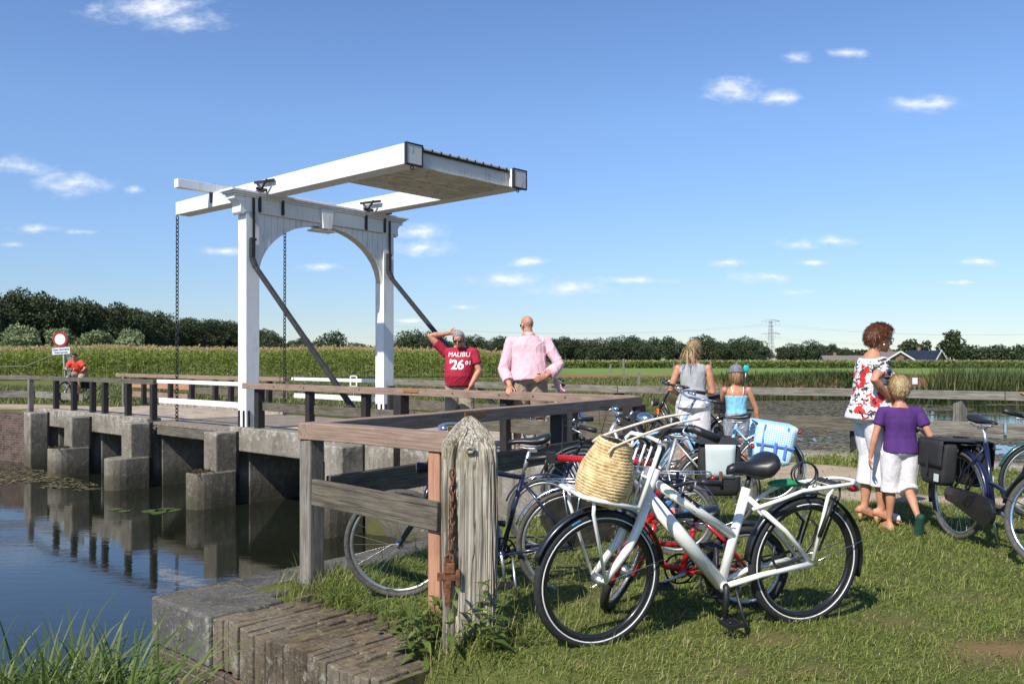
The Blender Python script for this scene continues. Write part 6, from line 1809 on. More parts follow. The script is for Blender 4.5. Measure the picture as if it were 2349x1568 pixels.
def pannier(name, label, root, c, w_, h, d_, body, flap, fl=.55, strap='blackplastic', both=True, tilt=0, fw=1.0):
    """double bag over the rack of a bike; c is the middle of the rack top in bike coordinates."""
    t = thing(name, label, 'pannier', local(root, c), 0); t.rotation_euler = (root.rotation_euler[0], RAD(tilt), root.rotation_euler[2])
    for sy in ((1, -1) if both else (1,)):
        m = MB(); ys = .075
        rings = [((0, sy * (ys + d_ * .5), -h), (w_ * .40, 0, 0), (0, d_ * .40, 0)), ((0, sy * (ys + d_ * .55), -h + .03), (w_ * .48, 0, 0), (0, d_ * .52, 0)), ((0, sy * (ys + d_ * .55), -h * .5), (w_ * .50, 0, 0), (0, d_ * .56, 0)), ((0, sy * (ys + d_ * .48), -.04), (w_ * .50, 0, 0), (0, d_ * .48, 0)), ((0, sy * (ys + d_ * .44), -.005), (w_ * .47, 0, 0), (0, d_ * .40, 0))]
        m.loft(rings, 24, power=5)
        m.g = [(p[0], p[2], 0) for p in m.v]
        b = m.build('bag', body, t)
        b.modifiers.new('soft', 'SUBSURF').levels = 1; b.modifiers['soft'].render_levels = 1
        m = MB(); bag_panel(m, w_ * fw * .92, w_ * fw, -h * fl, -.0, ys + d_ * 1.08, .012)
        nn = len(m.v)
        if sy < 0: m.v = [(p[0], -p[1], p[2]) for p in m.v]
        f_ = m.build('flap', flap, t); sm = f_.modifiers.new('thickness', 'SOLIDIFY'); sm.thickness = .006; sm.offset = 1
        m = MB(); m.box((0, sy * (ys + d_ * 1.08 + .022), -h * fl), (w_ * .07, .01, h * .28)); m.build('buckle_strap', strap, t, .003)
    m = MB(); m.box((0, 0, .004), (w_ * .98, .15 + d_ * 2.05 if both else .10, .012)); m.g = [(p[0], p[1], 0) for p in m.v]; m.build('top_sheet', body, t, .004)
    return t


pannier('pannier_bag', 'black pannier with a pale grey green flap on the silver bike behind the white saddle', pb, (-.02, 0, .755), .34, .42, .12, 'blackcloth', 'mintcloth', .64, 'brownstrap', fw=.70)
gp_ = pannier('pannier_bag', 'blue and white gingham double pannier on the light blue bike', lb, (-.05, 0, .79), .38, .38, .13, 'gingham', 'gingham', .55, 'bluetrim', tilt=-9)
for sx_ in (-.1, .12):
    m = MB(); m.box((sx_, .222, -.15), (.022, .012, .30)); m.build('webbing', 'bluetrim', gp_)
m = MB(); m.box((0, .224, -.19), (.37, .010, .014)); m.build('flap_trim', 'bluetrim', gp_)
m = MB(); m.box((0, .0, .013), (.36, .30, .006)); m.build('lid', 'skycloth', gp_)
bp = pannier('pannier_bag', 'worn black cloth double pannier hanging over the rear wheel of the dark blue bike', nv, (-.06, 0, .775), .34, .36, .13, 'blackcloth', 'blackcloth', .6)
for sy in (1, -1):
    m = MB(); m.box((.12, sy * .232, -.29), (.055, .006, .06)); m.build('reflective_patch', 'reflpatch', bp)
pannier('pannier_bag', 'black pannier on the bike of the cyclist in the orange shirt', cy, (-.05, 0, .77), .34, .36, .13, 'blackcloth', 'blackcloth', .6)
gcl = thing('green_cloth', 'bright green cloth tucked under the saddle of the white bike', 'cloth', local(wb, (.14, 0, .79)), hd)
MAT['greencloth'] = plain('bright_green_cloth', (0.01, 0.22, 0.09), 0.8, 0.2, 20)
m = MB(); m.loft([((-.10, 0, -.02), (0, .035, 0), (0, 0, .010)), ((-.03, 0, -.01), (0, .055, 0), (0, 0, .022)), ((.05, 0, -.01), (0, .045, 0), (0, 0, .02)), ((.10, 0, -.01), (0, .02, 0), (0, 0, .01))], 14); m.build('cloth_bundle', 'greencloth', gcl)
m = MB(); pts = []
for k in range(60):
    a = k / 59 * 6.283 * 2.6; pts.append((.0 + .075 * math.cos(a) - .05, .03 + .02 * math.sin(a * .37) + .004 * k / 10, .03 + .06 * math.sin(a)))
m.tube(pts, .005, 6); cl_ = m.build('cable_lock', 'blackplastic'); cl_.location = local(wb, (.10, .0, .80)); cl_.rotation_euler = (0, 0, hd); tag(cl_, 'coiled black cable lock hanging behind the saddle of the white bike', 'lock')
# ---------------------------------------------------------------- people
def skinmat(name, c):
    m, t = new_mat(name); co = t.node('ShaderNodeTexCoord').outputs['Object']
    n = t.noise(co, 14, 4); n2 = t.noise(co, 90, 3)
    finish(t, t.mix(t.maprange(n, .35, .65), c4(c, .88), c4(c, 1.1)), .5, n2, .08, .002, spec=.35, sub=.06); return m


MAT['skin_tan'] = skinmat('sun_tanned_skin', (0.47, 0.22, 0.13)); MAT['skin_fair'] = skinmat('fair_skin', (0.60, 0.34, 0.22)); MAT['skin_red'] = skinmat('reddish_skin', (0.52, 0.24, 0.15))
def cloth(name, c, c2=None, wr=12, bump=.5, rough=.85):
    m, t = new_mat(name); co = t.node('ShaderNodeTexCoord').outputs['Object']
    n = t.noise(t.vec('MULTIPLY', co, (1, 1, .55)), wr, 4, .55); n2 = t.noise(co, 260, 2)
    finish(t, t.mix(t.maprange(n, .3, .7), c4(c, .88), c4(c2 or c, 1.08)), rough, t.math('ADD', n, t.math('MULTIPLY', n2, .06)), bump, .03, spec=.2); return m


MAT['redshirt'] = cloth('crimson_cotton', (0.36, 0.022, 0.045)); MAT['khaki'] = cloth('khaki_cotton', (0.33, 0.29, 0.22)); MAT['beige'] = cloth('beige_cotton', (0.34, 0.26, 0.19))
MAT['greytank'] = cloth('light_grey_jersey', (0.38, 0.38, 0.39)); MAT['whitecotton'] = cloth('white_cotton', (0.74, 0.71, 0.72)); MAT['bluetop'] = cloth('light_blue_ribbed_top', (0.22, 0.52, 0.66), wr=30)
MAT['denim'] = cloth('grey_blue_denim', (0.20, 0.22, 0.27), (0.30, 0.32, 0.38), wr=30); MAT['purple'] = cloth('purple_cotton', (0.075, 0.028, 0.14)); MAT['orange'] = cloth('orange_red_shirt', (0.72, 0.075, 0.045)); MAT['darkcloth'] = cloth('dark_cloth', (0.02, 0.02, 0.025))
MAT['capgrey'] = cloth('grey_cap_cloth', (0.13, 0.13, 0.145), (0.20, 0.20, 0.22), wr=40); MAT['navycap'] = cloth('navy_cap_cloth', (0.015, 0.018, 0.035)); MAT['teal'] = cloth('teal_shirt', (0.02, 0.12, 0.13)); MAT['trim'] = cloth('dark_grey_trim', (0.05, 0.045, 0.05))
MAT['lips'] = plain('lips', (0.36, 0.10, 0.08), .5); MAT['eyewhite'] = plain('eye_white', (.7, .68, .65), .3, .02); MAT['darkglass'] = plain('dark_glasses', (0.012, 0.012, 0.014), .12, .1); MAT['leather'] = plain('white_sandal_leather', (.68, .64, .58), .5, .05); MAT['cork'] = plain('cork_heel', (.42, .26, .12), .7); MAT['greensole'] = plain('dark_green_sole', (0.008, .055, .035), .7); MAT['brownshoe'] = plain('brown_shoe', (.10, .06, .04), .7); MAT['pearl'] = plain('pearl', (.8, .78, .74), .2, .03)
MAT['turquoise'] = plain('turquoise_plastic', (0.02, .42, .40), .4, .05)
def hairmat(name, cols):
    m, t = new_mat(name); r = t.node('ShaderNodeAttribute', attribute_name='rnd').outputs['Fac']; co = t.node('ShaderNodeTexCoord').outputs['Object']
    n = t.noise(co, 45, 4); c = t.ramp(t.math('ADD', t.math('MULTIPLY', r, .65), t.math('MULTIPLY', n, .35)), [(i / (len(cols) - 1), k) for i, k in enumerate(cols)])
    finish(t, c, .45, spec=.4); return m


MAT['hair_auburn'] = hairmat('auburn_hair', [(0.045, 0.016, 0.007), (0.12, 0.038, 0.014), (0.24, 0.085, 0.032)]); MAT['hair_blond'] = hairmat('blond_hair', [(0.20, 0.125, 0.06), (0.38, 0.26, 0.13), (0.58, 0.44, 0.25)]); MAT['hair_grey'] = hairmat('grey_hair', [(.16, .155, .15), (.32, .31, .30), (.55, .54, .53)]); MAT['hair_light'] = hairmat('light_brown_hair', [(0.17, 0.09, 0.045), (0.30, 0.17, 0.085), (0.44, 0.28, 0.15)])
m_, t = new_mat('pink_small_check'); co = t.node('ShaderNodeTexCoord').outputs['Object']
q = t.vec('FRACTION', t.vec('MULTIPLY', co, (85, 85, 85))); sp = t.node('ShaderNodeSeparateXYZ', {0: q})
f1 = t.math('GREATER_THAN', sp.outputs[1], .5); f2 = t.math('GREATER_THAN', sp.outputs[2], .5); f = t.math('MULTIPLY', t.math('ADD', f1, f2), .5)
n = t.noise(t.vec('MULTIPLY', co, (1, 1, .5)), 11, 5, .6)
finish(t, t.mix(f, (0.74, 0.60, 0.62, 1), (0.58, 0.24, 0.29, 1)), .85, n, .7, .035, spec=.2); MAT['pinkcheck'] = m_
m_, t = new_mat('floral_print'); co = t.node('ShaderNodeTexCoord').outputs['Object']
wv = t.vec('ADD', co, t.vec('MULTIPLY', t.noise(co, 9, 3, out=1), (.09, .09, .09)))
n1 = t.noise(wv, 6.0, 3, .5); n2 = t.noise(t.vec('ADD', wv, (3.1, 1.7, 5.0)), 9.5, 3, .5); n3 = t.noise(t.vec('MULTIPLY', t.vec('ADD', wv, (7, 2, 1)), (1, 1, 3.2)), 14, 3, .6)
c = t.mix(t.maprange(n3, .53, .56), (.74, .72, .70, 1), (.03, .03, .035, 1)); c = t.mix(t.maprange(n1, .555, .575), c, (.55, .03, .03, 1)); c = t.mix(t.maprange(n1, .64, .665), c, (.03, .01, .012, 1)); c = t.mix(t.maprange(n2, .60, .64), c, (.04, .035, .04, 1)); c = t.mix(t.maprange(n2, .70, .73), c, (.62, .06, .05, 1))
finish(t, c, .6, t.noise(co, 12, 4), .4, .025, spec=.3); MAT['floral'] = m_


def fuse(mb, voxel=.007, it=4, wr=0.0, wfreq=18, seed=0, zs=.4):
    """melt overlapping pieces into one continuous skin."""
    me = mb.mesh('skin'); fix_normals(me)
    o = bpy.data.objects.new('tmp', me); COL.objects.link(o)
    rm = o.modifiers.new('r', 'REMESH'); rm.mode = 'VOXEL'; rm.voxel_size = voxel; rm.use_smooth_shade = True
    if it: s = o.modifiers.new('s', 'SMOOTH'); s.iterations = it; s.factor = .5
    dg = bpy.context.evaluated_depsgraph_get(); dg.update()
    out = bpy.data.meshes.new_from_object(o.evaluated_get(dg))
    bpy.data.objects.remove(o); bpy.data.meshes.remove(me)
    if wr:
        n = len(out.vertices); co = np.empty(n * 3); out.vertices.foreach_get('co', co); co = co.reshape(-1, 3); no = np.empty(n * 3); out.vertices.foreach_get('normal', no); no = no.reshape(-1, 3)
        r = np.random.default_rng(seed); d = np.zeros(n)
        for k in range(7):
            v = r.normal(size=3) * wfreq * r.uniform(.5, 1.6); v[2] *= zs
            d += np.sin(co @ v + r.uniform(0, 6) + 1.2 * np.sin(co @ (r.normal(size=3) * wfreq * .4)))
        d = d / 3.0; d = np.where(d > 0, d, d * .5); v = r.normal(size=3) * wfreq * 1.7; v[2] *= .3; rg = 1 - np.abs(np.sin(co @ v + 2.0 * np.sin(co @ (r.normal(size=3) * wfreq * .5)))); d = d + 1.1 * rg ** 4
        co += no * (d * wr)[:, None]; out.vertices.foreach_set('co', co.ravel()); out.update()
    out.polygons.foreach_set('use_smooth', np.ones(len(out.polygons), bool))
    return out


def mesh_child(name, me, mat, parent):
    me.name = name; me.materials.clear(); me.materials.append(MAT[mat]); o = bpy.data.objects.new(name, me); COL.objects.link(o)
    if parent is not None: o.parent = parent
    return o


def limb(m, pts, rs, n=12, flat=1.0): m.tube(pts, rs, n, flat=flat)


def hand(m, W_, d, nrm, s=1.0, curl=.35, spread=.10, side=1):
    """palm, four unequal bent fingers and a thumb; d along the hand, nrm out of the palm."""
    d = Vector(d).normalized(); nrm = Vector(nrm); nrm = (nrm - d * nrm.dot(d)).normalized(); sd = d.cross(nrm) * side
    m.loft([(W_ - d * .012 * s, sd * .024 * s, nrm * .018 * s), (W_ + d * .025 * s, sd * .034 * s, nrm * .016 * s), (W_ + d * .065 * s, sd * .041 * s, nrm * .014 * s), (W_ + d * .092 * s, sd * .038 * s, nrm * .011 * s)], 14)
    for i, (off, L) in enumerate(((-.030, .062), (-.010, .078), (.011, .084), (.031, .074))):
        p = W_ + d * (.084 - abs(off) * .25) * s + sd * off * s; dd = (d + sd * (off * spread * 22)).normalized(); pts = [p]; a = 0
        for sg in (.45, .32, .26):
            a += curl * (1.0 if sg < .4 else .8); q = dd * math.cos(a) + nrm * math.sin(a); p = p + q * L * sg * s; pts.append(p)
        m.tube(pts, [.0098 * s, .0090 * s, .0082 * s, .0066 * s], 8)
    p = W_ + d * .022 * s + sd * .030 * s; dd = (d * .62 + sd * .70 + nrm * .30).normalized(); q = p + dd * .038 * s; q2 = q + (d * .85 + sd * .2 + nrm * .35).normalized() * .030 * s
    m.tube([p - dd * .01 * s, q, q2, q2 + (d * .9 + nrm * .3) * .02 * s], [.0135 * s, .0115 * s, .0095 * s, .0075 * s], 8)


TORSO = {'man': [(-.13, .060, .062, .0), (-.05, .098, .080, -.006), (.08, .102, .078, -.004), (.25, .098, .074, .006), (.42, .098, .074, .010), (.60, .105, .072, .006), (.76, .112, .064, -.004), (.90, .090, .050, -.008), (1.0, .055, .040, -.008), (1.10, .036, .036, -.004)],
         'belly': [(-.13, .060, .062, .0), (-.05, .100, .084, -.002), (.08, .106, .090, .008), (.25, .108, .098, .020), (.42, .108, .094, .018), (.60, .110, .082, .010), (.76, .114, .070, -.002), (.90, .092, .054, -.008), (1.0, .058, .042, -.008), (1.10, .037, .037, -.004)],
         'woman': [(-.13, .062, .064, .0), (-.05, .106, .086, -.010), (.08, .104, .080, -.008), (.28, .082, .062, .0), (.42, .080, .060, .004), (.60, .090, .076, .014), (.70, .094, .076, .014), (.82, .098, .058, .0), (.94, .084, .044, -.006), (1.02, .045, .036, -.006), (1.10, .031, .031, -.004)],
         'matron': [(-.13, .066, .068, .0), (-.05, .116, .100, -.012), (.08, .116, .098, -.006), (.28, .104, .088, .004), (.42, .102, .086, .008), (.58, .108, .098, .022), (.68, .108, .094, .020), (.82, .106, .068, .0), (.94, .090, .050, -.010), (1.02, .050, .040, -.008), (1.10, .035, .035, -.002)],
         'child': [(-.13, .055, .055, .0), (-.05, .088, .070, -.004), (.08, .088, .068, -.002), (.28, .080, .060, .002), (.45, .082, .062, .004), (.65, .092, .064, .002), (.80, .096, .056, .0), (.92, .076, .044, -.002), (1.01, .045, .036, -.002), (1.10, .032, .032, .0)]}


class Person:
    def __init__(s, label, loc, rz, H, body='man', lean=0, skin='skin_tan', hk=1.0, sw=.118, cat='person', group=None, pelvis=None, bend=0):
        s.t = thing('person', label, cat, loc, rz, group); s.H = H; s.body = body; s.skin = skin; s.hk = hk
        s.P = Vector(pelvis) if pelvis else Vector((0, 0, .525 * H)); s.lean = RAD(lean); s.bend = RAD(bend)
        s.SL = .30 * H if body != 'child' else .285 * H
        s.sw = sw * H
        s.rings = TORSO[body]
        S, ax, up = s.spine(.87); s.shL = S + Vector((0, s.sw, 0)); s.shR = S - Vector((0, s.sw, 0))
        s.N, s.nx, s.nup = s.spine(1.05)
        s.mb = MB(); s.arms = {}; s.legs = {}

    def spine(s, t_):
        a = s.lean + s.bend * max(0, t_ - .3); up = Vector((math.sin(a), 0, math.cos(a))); fw = Vector((math.cos(a), 0, -math.sin(a)))
        am = s.lean + s.bend * max(0, t_ - .3) * .5
        return s.P + Vector((math.sin(am), 0, math.cos(am))) * (t_ * s.SL), fw, up

    def torso(s, m, t0=-.2, t1=1.2, inf=0.0, flare=0.0, inf2=None):
        rs = []; R_ = s.rings
        ts = sorted(set([max(t0, R_[0][0])] + [r[0] for r in R_ if t0 < r[0] < t1] + [min(t1, R_[-1][0])]))
        for t_ in ts:
            i = max(k for k in range(len(R_)) if R_[k][0] <= t_ + 1e-9); j = min(i + 1, len(R_) - 1)
            f = 0 if i == j else (t_ - R_[i][0]) / (R_[j][0] - R_[i][0])
            w_, d_, o_ = [(R_[i][k] + (R_[j][k] - R_[i][k]) * f) * s.H for k in (1, 2, 3)]
            c, fw, up = s.spine(t_); e = inf + flare * max(0, (.5 - t_))
            rs.append((c + fw * o_, fw * (d_ + e), Vector((0, w_ + e, 0))))
        m.loft(rs, 22, power=2.35)

    def arm(s, sd, elbow, wrist, hd=None, nrm=(0, 0, -1), curl=.35, hs=None, k=1.0):
        sh = s.shL if sd == 'L' else s.shR; e = Vector(elbow); w_ = Vector(wrist); H = s.H
        s.arms[sd] = (sh, e, w_)
        m = s.mb; k = k * (1.0 if s.body in ('man', 'belly') else .88)
        m.ell(sh, (.034 * H * k, .034 * H * k, .036 * H * k)); r = .029 * H * k
        limb(m, [sh, sh.lerp(e, .35), sh.lerp(e, .75), e, e.lerp(w_, .28), e.lerp(w_, .7), w_], [r * 1.12, r * 1.08, r * .92, r * .84, r * .90, r * .70, r * .56])
        hand(m, w_, hd or (w_ - e), nrm, hs or (H / 1.78 * (1.0 if s.body != 'child' else .95)), curl, side=1 if sd == 'L' else -1)

    def leg(s, sd, knee, ankle, toe=(1, 0, 0), k=1.0, foot=True, pitch=0.0):
        sg = 1 if sd == 'L' else -1; H = s.H; hip = s.P + Vector((0, sg * .052 * H, -.01 * H)); kn = Vector(knee); an = Vector(ankle); s.legs[sd] = (hip, kn, an, Vector(toe).normalized(), pitch)
        m = s.mb; k = k * (.9 if s.body == 'child' else 1.0)
        bk = Vector(toe).normalized() * -.008 * H
        limb(m, [hip, hip.lerp(kn, .3), hip.lerp(kn, .75), kn, kn.lerp(an, .15) + bk * .6, kn.lerp(an, .33) + bk, kn.lerp(an, .65) + bk * .4, kn.lerp(an, .9), an], [.054 * H * k, .051 * H * k, .038 * H * k, .033 * H * k, .033 * H * k, .0345 * H * k, .026 * H * k, .0195 * H * k, .0200 * H * k], 14)
        if foot: s.foot(m, sd)

    def foot(s, m, sd, inf=0.0, low=0.0):
        hip, kn, an, t_, pitch = s.legs[sd]; H = s.H; L = .15 * H; u_ = Vector((0, 0, 1)); f = (t_ * math.cos(pitch) - u_ * math.sin(pitch)); up = (u_ * math.cos(pitch) + t_ * math.sin(pitch)); sdv = f.cross(up); b = an - up * (.040 * H - low)
        m.loft([(b - f * (.038 * H + inf) + up * .018 * H, sdv * (.014 * H + inf), up * (.014 * H + inf)), (b - f * .025 * H + up * .020 * H, sdv * (.021 * H + inf), up * (.022 * H + inf)), (b + f * .02 * H + up * .024 * H, sdv * (.022 * H + inf), up * (.026 * H + inf)), (b + f * .065 * H + up * .015 * H, sdv * (.026 * H + inf), up * (.017 * H + inf)), (b + f * .095 * H + up * .010 * H, sdv * (.027 * H + inf), up * (.011 * H + inf)), (b + f * (.112 * H + inf) + up * .008 * H, sdv * (.018 * H + inf), up * (.007 * H + inf))], 14)

    def head(s, yaw=0, pitch=0, roll=0, off=(0, 0, 0)):
        k = s.hk * (1.0 if s.body != 'child' else .94) ; H = s.H
        M = Matrix.Rotation(RAD(yaw), 3, 'Z') @ Matrix.Rotation(s.lean * .6 + RAD(pitch), 3, 'Y') @ Matrix.Rotation(RAD(roll), 3, 'X')
        nk = s.N + s.nup * .045 + Vector(off) * .5; C = s.N + M @ Vector((.018, 0, .150 * k)) + s.nup * (.0 if s.body != 'child' else -.01) + Vector(off)
        s.C = C; s.HM = M; s.hs = k; m = s.mb
        def e(p, r): m.ell(C + M @ (Vector(p) * k), [q * k for q in r], M, 16, 12)
        e((-.012, 0, .025), (.097, .077, .088)); e((.020, 0, -.030), (.066, .062, .080)); e((.030, 0, -.078), (.045, .043, .032)); e((.055, 0, .030), (.040, .052, .040)); e((-.030, 0, -.045), (.055, .055, .055))
        e((.088, 0, -.022), (.016, .012, .024)); e((.098, 0, -.034), (.014, .013, .011)); e((.070, 0, -.072), (.016, .024, .010)); e((.058, 0, -.098), (.020, .022, .016)); e((.076, 0, .010), (.016, .050, .010))
        for sy in (-1, 1): e((-.008, sy * .079, -.016), (.020, .010, .030)); e((.055, sy * .035, -.032), (.028, .024, .024))
        nr_ = .031 * H * (1 if s.body in ('man', 'belly') else .86)
        m.tube([s.N - s.nup * .05, s.N + s.nup * .03, C + M @ Vector((-.02, 0, -.07 * k))], [nr_ * 1.35, nr_ * 1.05, nr_], 14)

    def hp(s, p): return s.C + s.HM @ (Vector(p) * s.hs)

    def finish(s, voxel=.0065):
        s.torso(s.mb, -.13, 1.10)
        s.bodyo = mesh_child('body', fuse(s.mb, voxel, 3), s.skin, s.t)
        return s.bodyo

    def face(s, eyes=True):
        if eyes:
            for sy in (-1, 1): MB().ell(s.hp((.073, sy * .031, -.004)), [.011 * s.hs] * 3, None, 8, 6).build('eye', 'eyewhite', s.t)
        MB().ell(s.hp((.079, 0, -.071)), [.009 * s.hs, .022 * s.hs, .007 * s.hs], s.HM, 10, 6).build('mouth', 'lips', s.t)

    def shirt(s, mat, t0=.0, t1=1.0, sleeve=.5, inf=.014, flare=.0, wr=.004, name='shirt', ar=.036, sl2=None, wfreq=16, sides=('L', 'R'), puff=1.0):
        m = MB(); s.torso(m, t0, t1, inf, flare)
        for sd in sides:
            if sleeve <= 0: continue
            sh, e, w_ = s.arms[sd]; r = ar * s.H * (1 if s.body in ('man', 'belly') else .86)
            m.ell(sh, (r * 1.12, r * 1.12, r * 1.15)); inn = sh + (s.spine(.84)[0] - sh) * .35; m.tube([inn, sh], [r * 1.3, r * 1.15], 14)
            if sleeve <= 1: q = sh.lerp(e, sleeve); m.tube([sh, sh.lerp(q, .5), q], [r * 1.1, r * 1.08 * puff, r * 1.05 * puff], 14)
            else: q = e.lerp(w_, sleeve - 1); m.tube([sh, sh.lerp(e, .5), e, e.lerp(q, .5), q], [r * 1.1, r * 1.05, r * .98, r * .95 * puff, r * .92 * puff], 14)
        return mesh_child(name, fuse(m, .0075, 3, wr, wfreq, sum(map(ord, name)) % 97 + int(s.H * 100)), mat, s.t)

    def trousers(s, mat, upto=.9, inf=.014, wid=1.0, name='shorts', top=.14, wr=.004, flare=1.0):
        """upto counts 1 at the knee and 2 at the ankle."""
        m = MB(); s.torso(m, -.13, top, inf)
        for sd in ('L', 'R'):
            hip, kn, an, _, _ = s.legs[sd]; H = s.H; k = wid * (.9 if s.body == 'child' else 1)
            pts = [hip, hip.lerp(kn, .4), hip.lerp(kn, min(upto, .85))]; rs = [.056 * H * k + inf, .053 * H * k + inf, .043 * H * k + inf]
            if upto >= .9: pts.append(kn); rs.append(.037 * H * k * flare + inf)
            if upto > 1: pts += [kn.lerp(an, (upto - 1) * .5), kn.lerp(an, upto - 1)]; rs += [.036 * H * k * flare + inf, .035 * H * k * flare + inf * 1.1]
            m.tube(pts, rs, 16)
        return mesh_child(name, fuse(m, .0075, 3, wr, 15, 5), mat, s.t)

    def shoes(s, mat, name='shoe', inf=.005):
        for sd in ('L', 'R'):
            m = MB(); s.foot(m, sd, inf); mesh_child(name, fuse(m, .006, 2), mat, s.t)

    def hair(s, mat, mask, base=1.10, n=900, L=.05, seed=1, wid=.012, lift=.25, down=.6, shell=True):
        """mask(dir) tells where hair grows on the skull (dir in head space)."""
        r = np.random.default_rng(seed); C = s.C; k = s.hs
        D = unit(r.normal(size=(n * 4, 3))); D = np.array([d for d in D if mask(d)])[:n]
        rad = np.array([.099, .080, .094]) * base * k
        P0 = D * rad + np.array([-.012, 0, .022]) * k; flow = np.array([-.55, 0, -down])
        T = flow - D * (D @ flow)[:, None] + D * lift + r.normal(0, .28, D.shape); T = unit(T)
        perp = unit(np.cross(D, T)); V = []; n_ = len(D); seg = 3
        for i in range(seg + 1):
            t_ = i / seg; c = P0 + T * (L * k * t_)[..., None] if False else P0 + T * (L * k * t_) - D * (.25 * L * k * t_ * t_) + np.array([0, 0, -.25 * L * k * t_ * t_])
            wd = wid * k * (1 - t_ ** 2 * .85); V += [c - perp * wd * .5, c + perp * wd * .5]
        V = np.stack(V, 1).reshape(-1, 3); M = np.array(s.HM); V = V @ M.T + np.array(C); kk = 2 * (seg + 1); o = (np.arange(n_) * kk)[:, None]
        F = np.concatenate([o + np.array([[2 * i, 2 * i + 1, 2 * i + 3, 2 * i + 2]]) for i in range(seg)]); R_ = np.repeat(r.random(n_), kk)
        if shell:
            nu, nv = 40, 24; sv = []; 
            th = np.linspace(0, np.pi, nv + 1); ph = np.linspace(0, 2 * np.pi, nu, endpoint=False)
            dirs = np.array([[math.sin(a) * math.cos(b), math.sin(a) * math.sin(b), math.cos(a)] for a in th for b in ph]); ok = np.array([mask(d) for d in dirs])
            sp = (dirs * (rad * (.985 + .02 * np.sin(dirs[:, :1] * 21) * np.sin(dirs[:, 1:2] * 17))) + np.array([-.012, 0, .022]) * k) @ M.T + np.array(C)
            fs = [(i * nu + j, (i + 1) * nu + j, (i + 1) * nu + (j + 1) % nu, i * nu + (j + 1) % nu) for i in range(nv) for j in range(nu) if ok[i * nu + j] and ok[(i + 1) * nu + j] and ok[(i + 1) * nu + (j + 1) % nu] and ok[i * nu + (j + 1) % nu]]
            F = np.concatenate([F, np.array(fs) + len(V)]); V = np.concatenate([V, sp]); R_ = np.concatenate([R_, np.full(len(sp), .3)])
        return bigmesh('hair', V, F, mat, {'rnd': R_}, s.t, smooth=True)

    def glasses(s, mat='darkglass', dark=True):
        m = MB()
        for sy in (-1, 1):
            c = s.hp((.089, sy * .034, -.002)); M = s.HM
            if dark: m.loft([(c - M @ Vector((.003, 0, 0)), M @ Vector((0, .029, 0)) * s.hs, M @ Vector((0, 0, .018)) * s.hs), (c + M @ Vector((.004, 0, 0)), M @ Vector((0, .028, 0)) * s.hs, M @ Vector((0, 0, .017)) * s.hs)], 16, power=2.6)
            else:
                pts = [c + M @ Vector((0, .026 * math.cos(a), .017 * math.sin(a))) * s.hs for a in np.linspace(0, 6.283, 17)[:-1]]; m.tube(pts, .0028, 5, closed=True)
            m.tube([s.hp((.089, sy * .062, .004)), s.hp((.05, sy * .079, .004)), s.hp((-.005, sy * .082, .0))], .003, 5)
        m.tube([s.hp((.094, -.012, .002)), s.hp((.094, .012, .002))], .003, 5)
        return m.build('glasses', mat, s.t)


def face_dir(dx, dy): return math.atan2(dy, dx)


def chest_text(p, shirt_o, txt, size, y, z, mat='letterwhite', **kw):
    """printed lettering laid on the front of a shirt."""
    me = text_mesh(txt, size, extrude=0, **kw)
    bv = BVHTree.FromPolygons([v.co for v in shirt_o.data.vertices], [tuple(q.vertices) for q in shirt_o.data.polygons])
    for v in me.vertices:
        o = Vector((1.0, y + v.co.x, z + v.co.y)); h = bv.ray_cast(o, Vector((-1, 0, 0)))
        v.co = (h[0] + Vector((.008, 0, 0))) if h[0] is not None else Vector((.15, o.y, o.z))
    me.materials.clear(); me.materials.append(MAT[mat]); o = bpy.data.objects.new('shirt_print', me); COL.objects.link(o); o.parent = shirt_o
    return o


# 1 man in the red shirt, hand behind his head
p = Person('man in a crimson t-shirt with one hand behind his grey haired head', (-.76, 12.75, .11), face_dir(-.22, -1), 1.80, 'belly', 1, 'skin_red')
p.arm('R', (.10, -.44, 1.66), (-.02, -.17, 1.70), (-.35, .9, .12), (.5, .1, 0), .35)
p.arm('L', (.03, .295, 1.155), (.13, .19, .93), (.25, -.3, -1), (-.2, -1, .1), .5)
p.leg('L', (.03, .12, .50), (.0, .13, .075)); p.leg('R', (.02, -.12, .50), (-.02, -.14, .075))
p.head(4, 20, -4, (.045, 0, -.035)); p.finish(); p.face(False); p.glasses()
sh = p.shirt('redshirt', -.02, 1.01, .62, .016, .012, .0035)
p.trousers('khaki', 1.08, .018, 1.06, 'shorts', .08); p.shoes('brownshoe')
m = MB(); p.torso(m, -.045, .0, .0195); m.build('belt', 'darkcloth', p.t)
p.hair('hair_grey', lambda d: d[2] > -.35 + .75 * max(0, d[0]) and not (d[0] > .45 and d[2] < .62), 1.05, 1600, .032, wid=.005, lift=.08)
chest_text(p, sh, 'MALIBU', .095, .02, 1.385); chest_text(p, sh, "'26", .19, .0, 1.235, bold=.005); chest_text(p, sh, '01', .075, .165, 1.265, bold=.003)

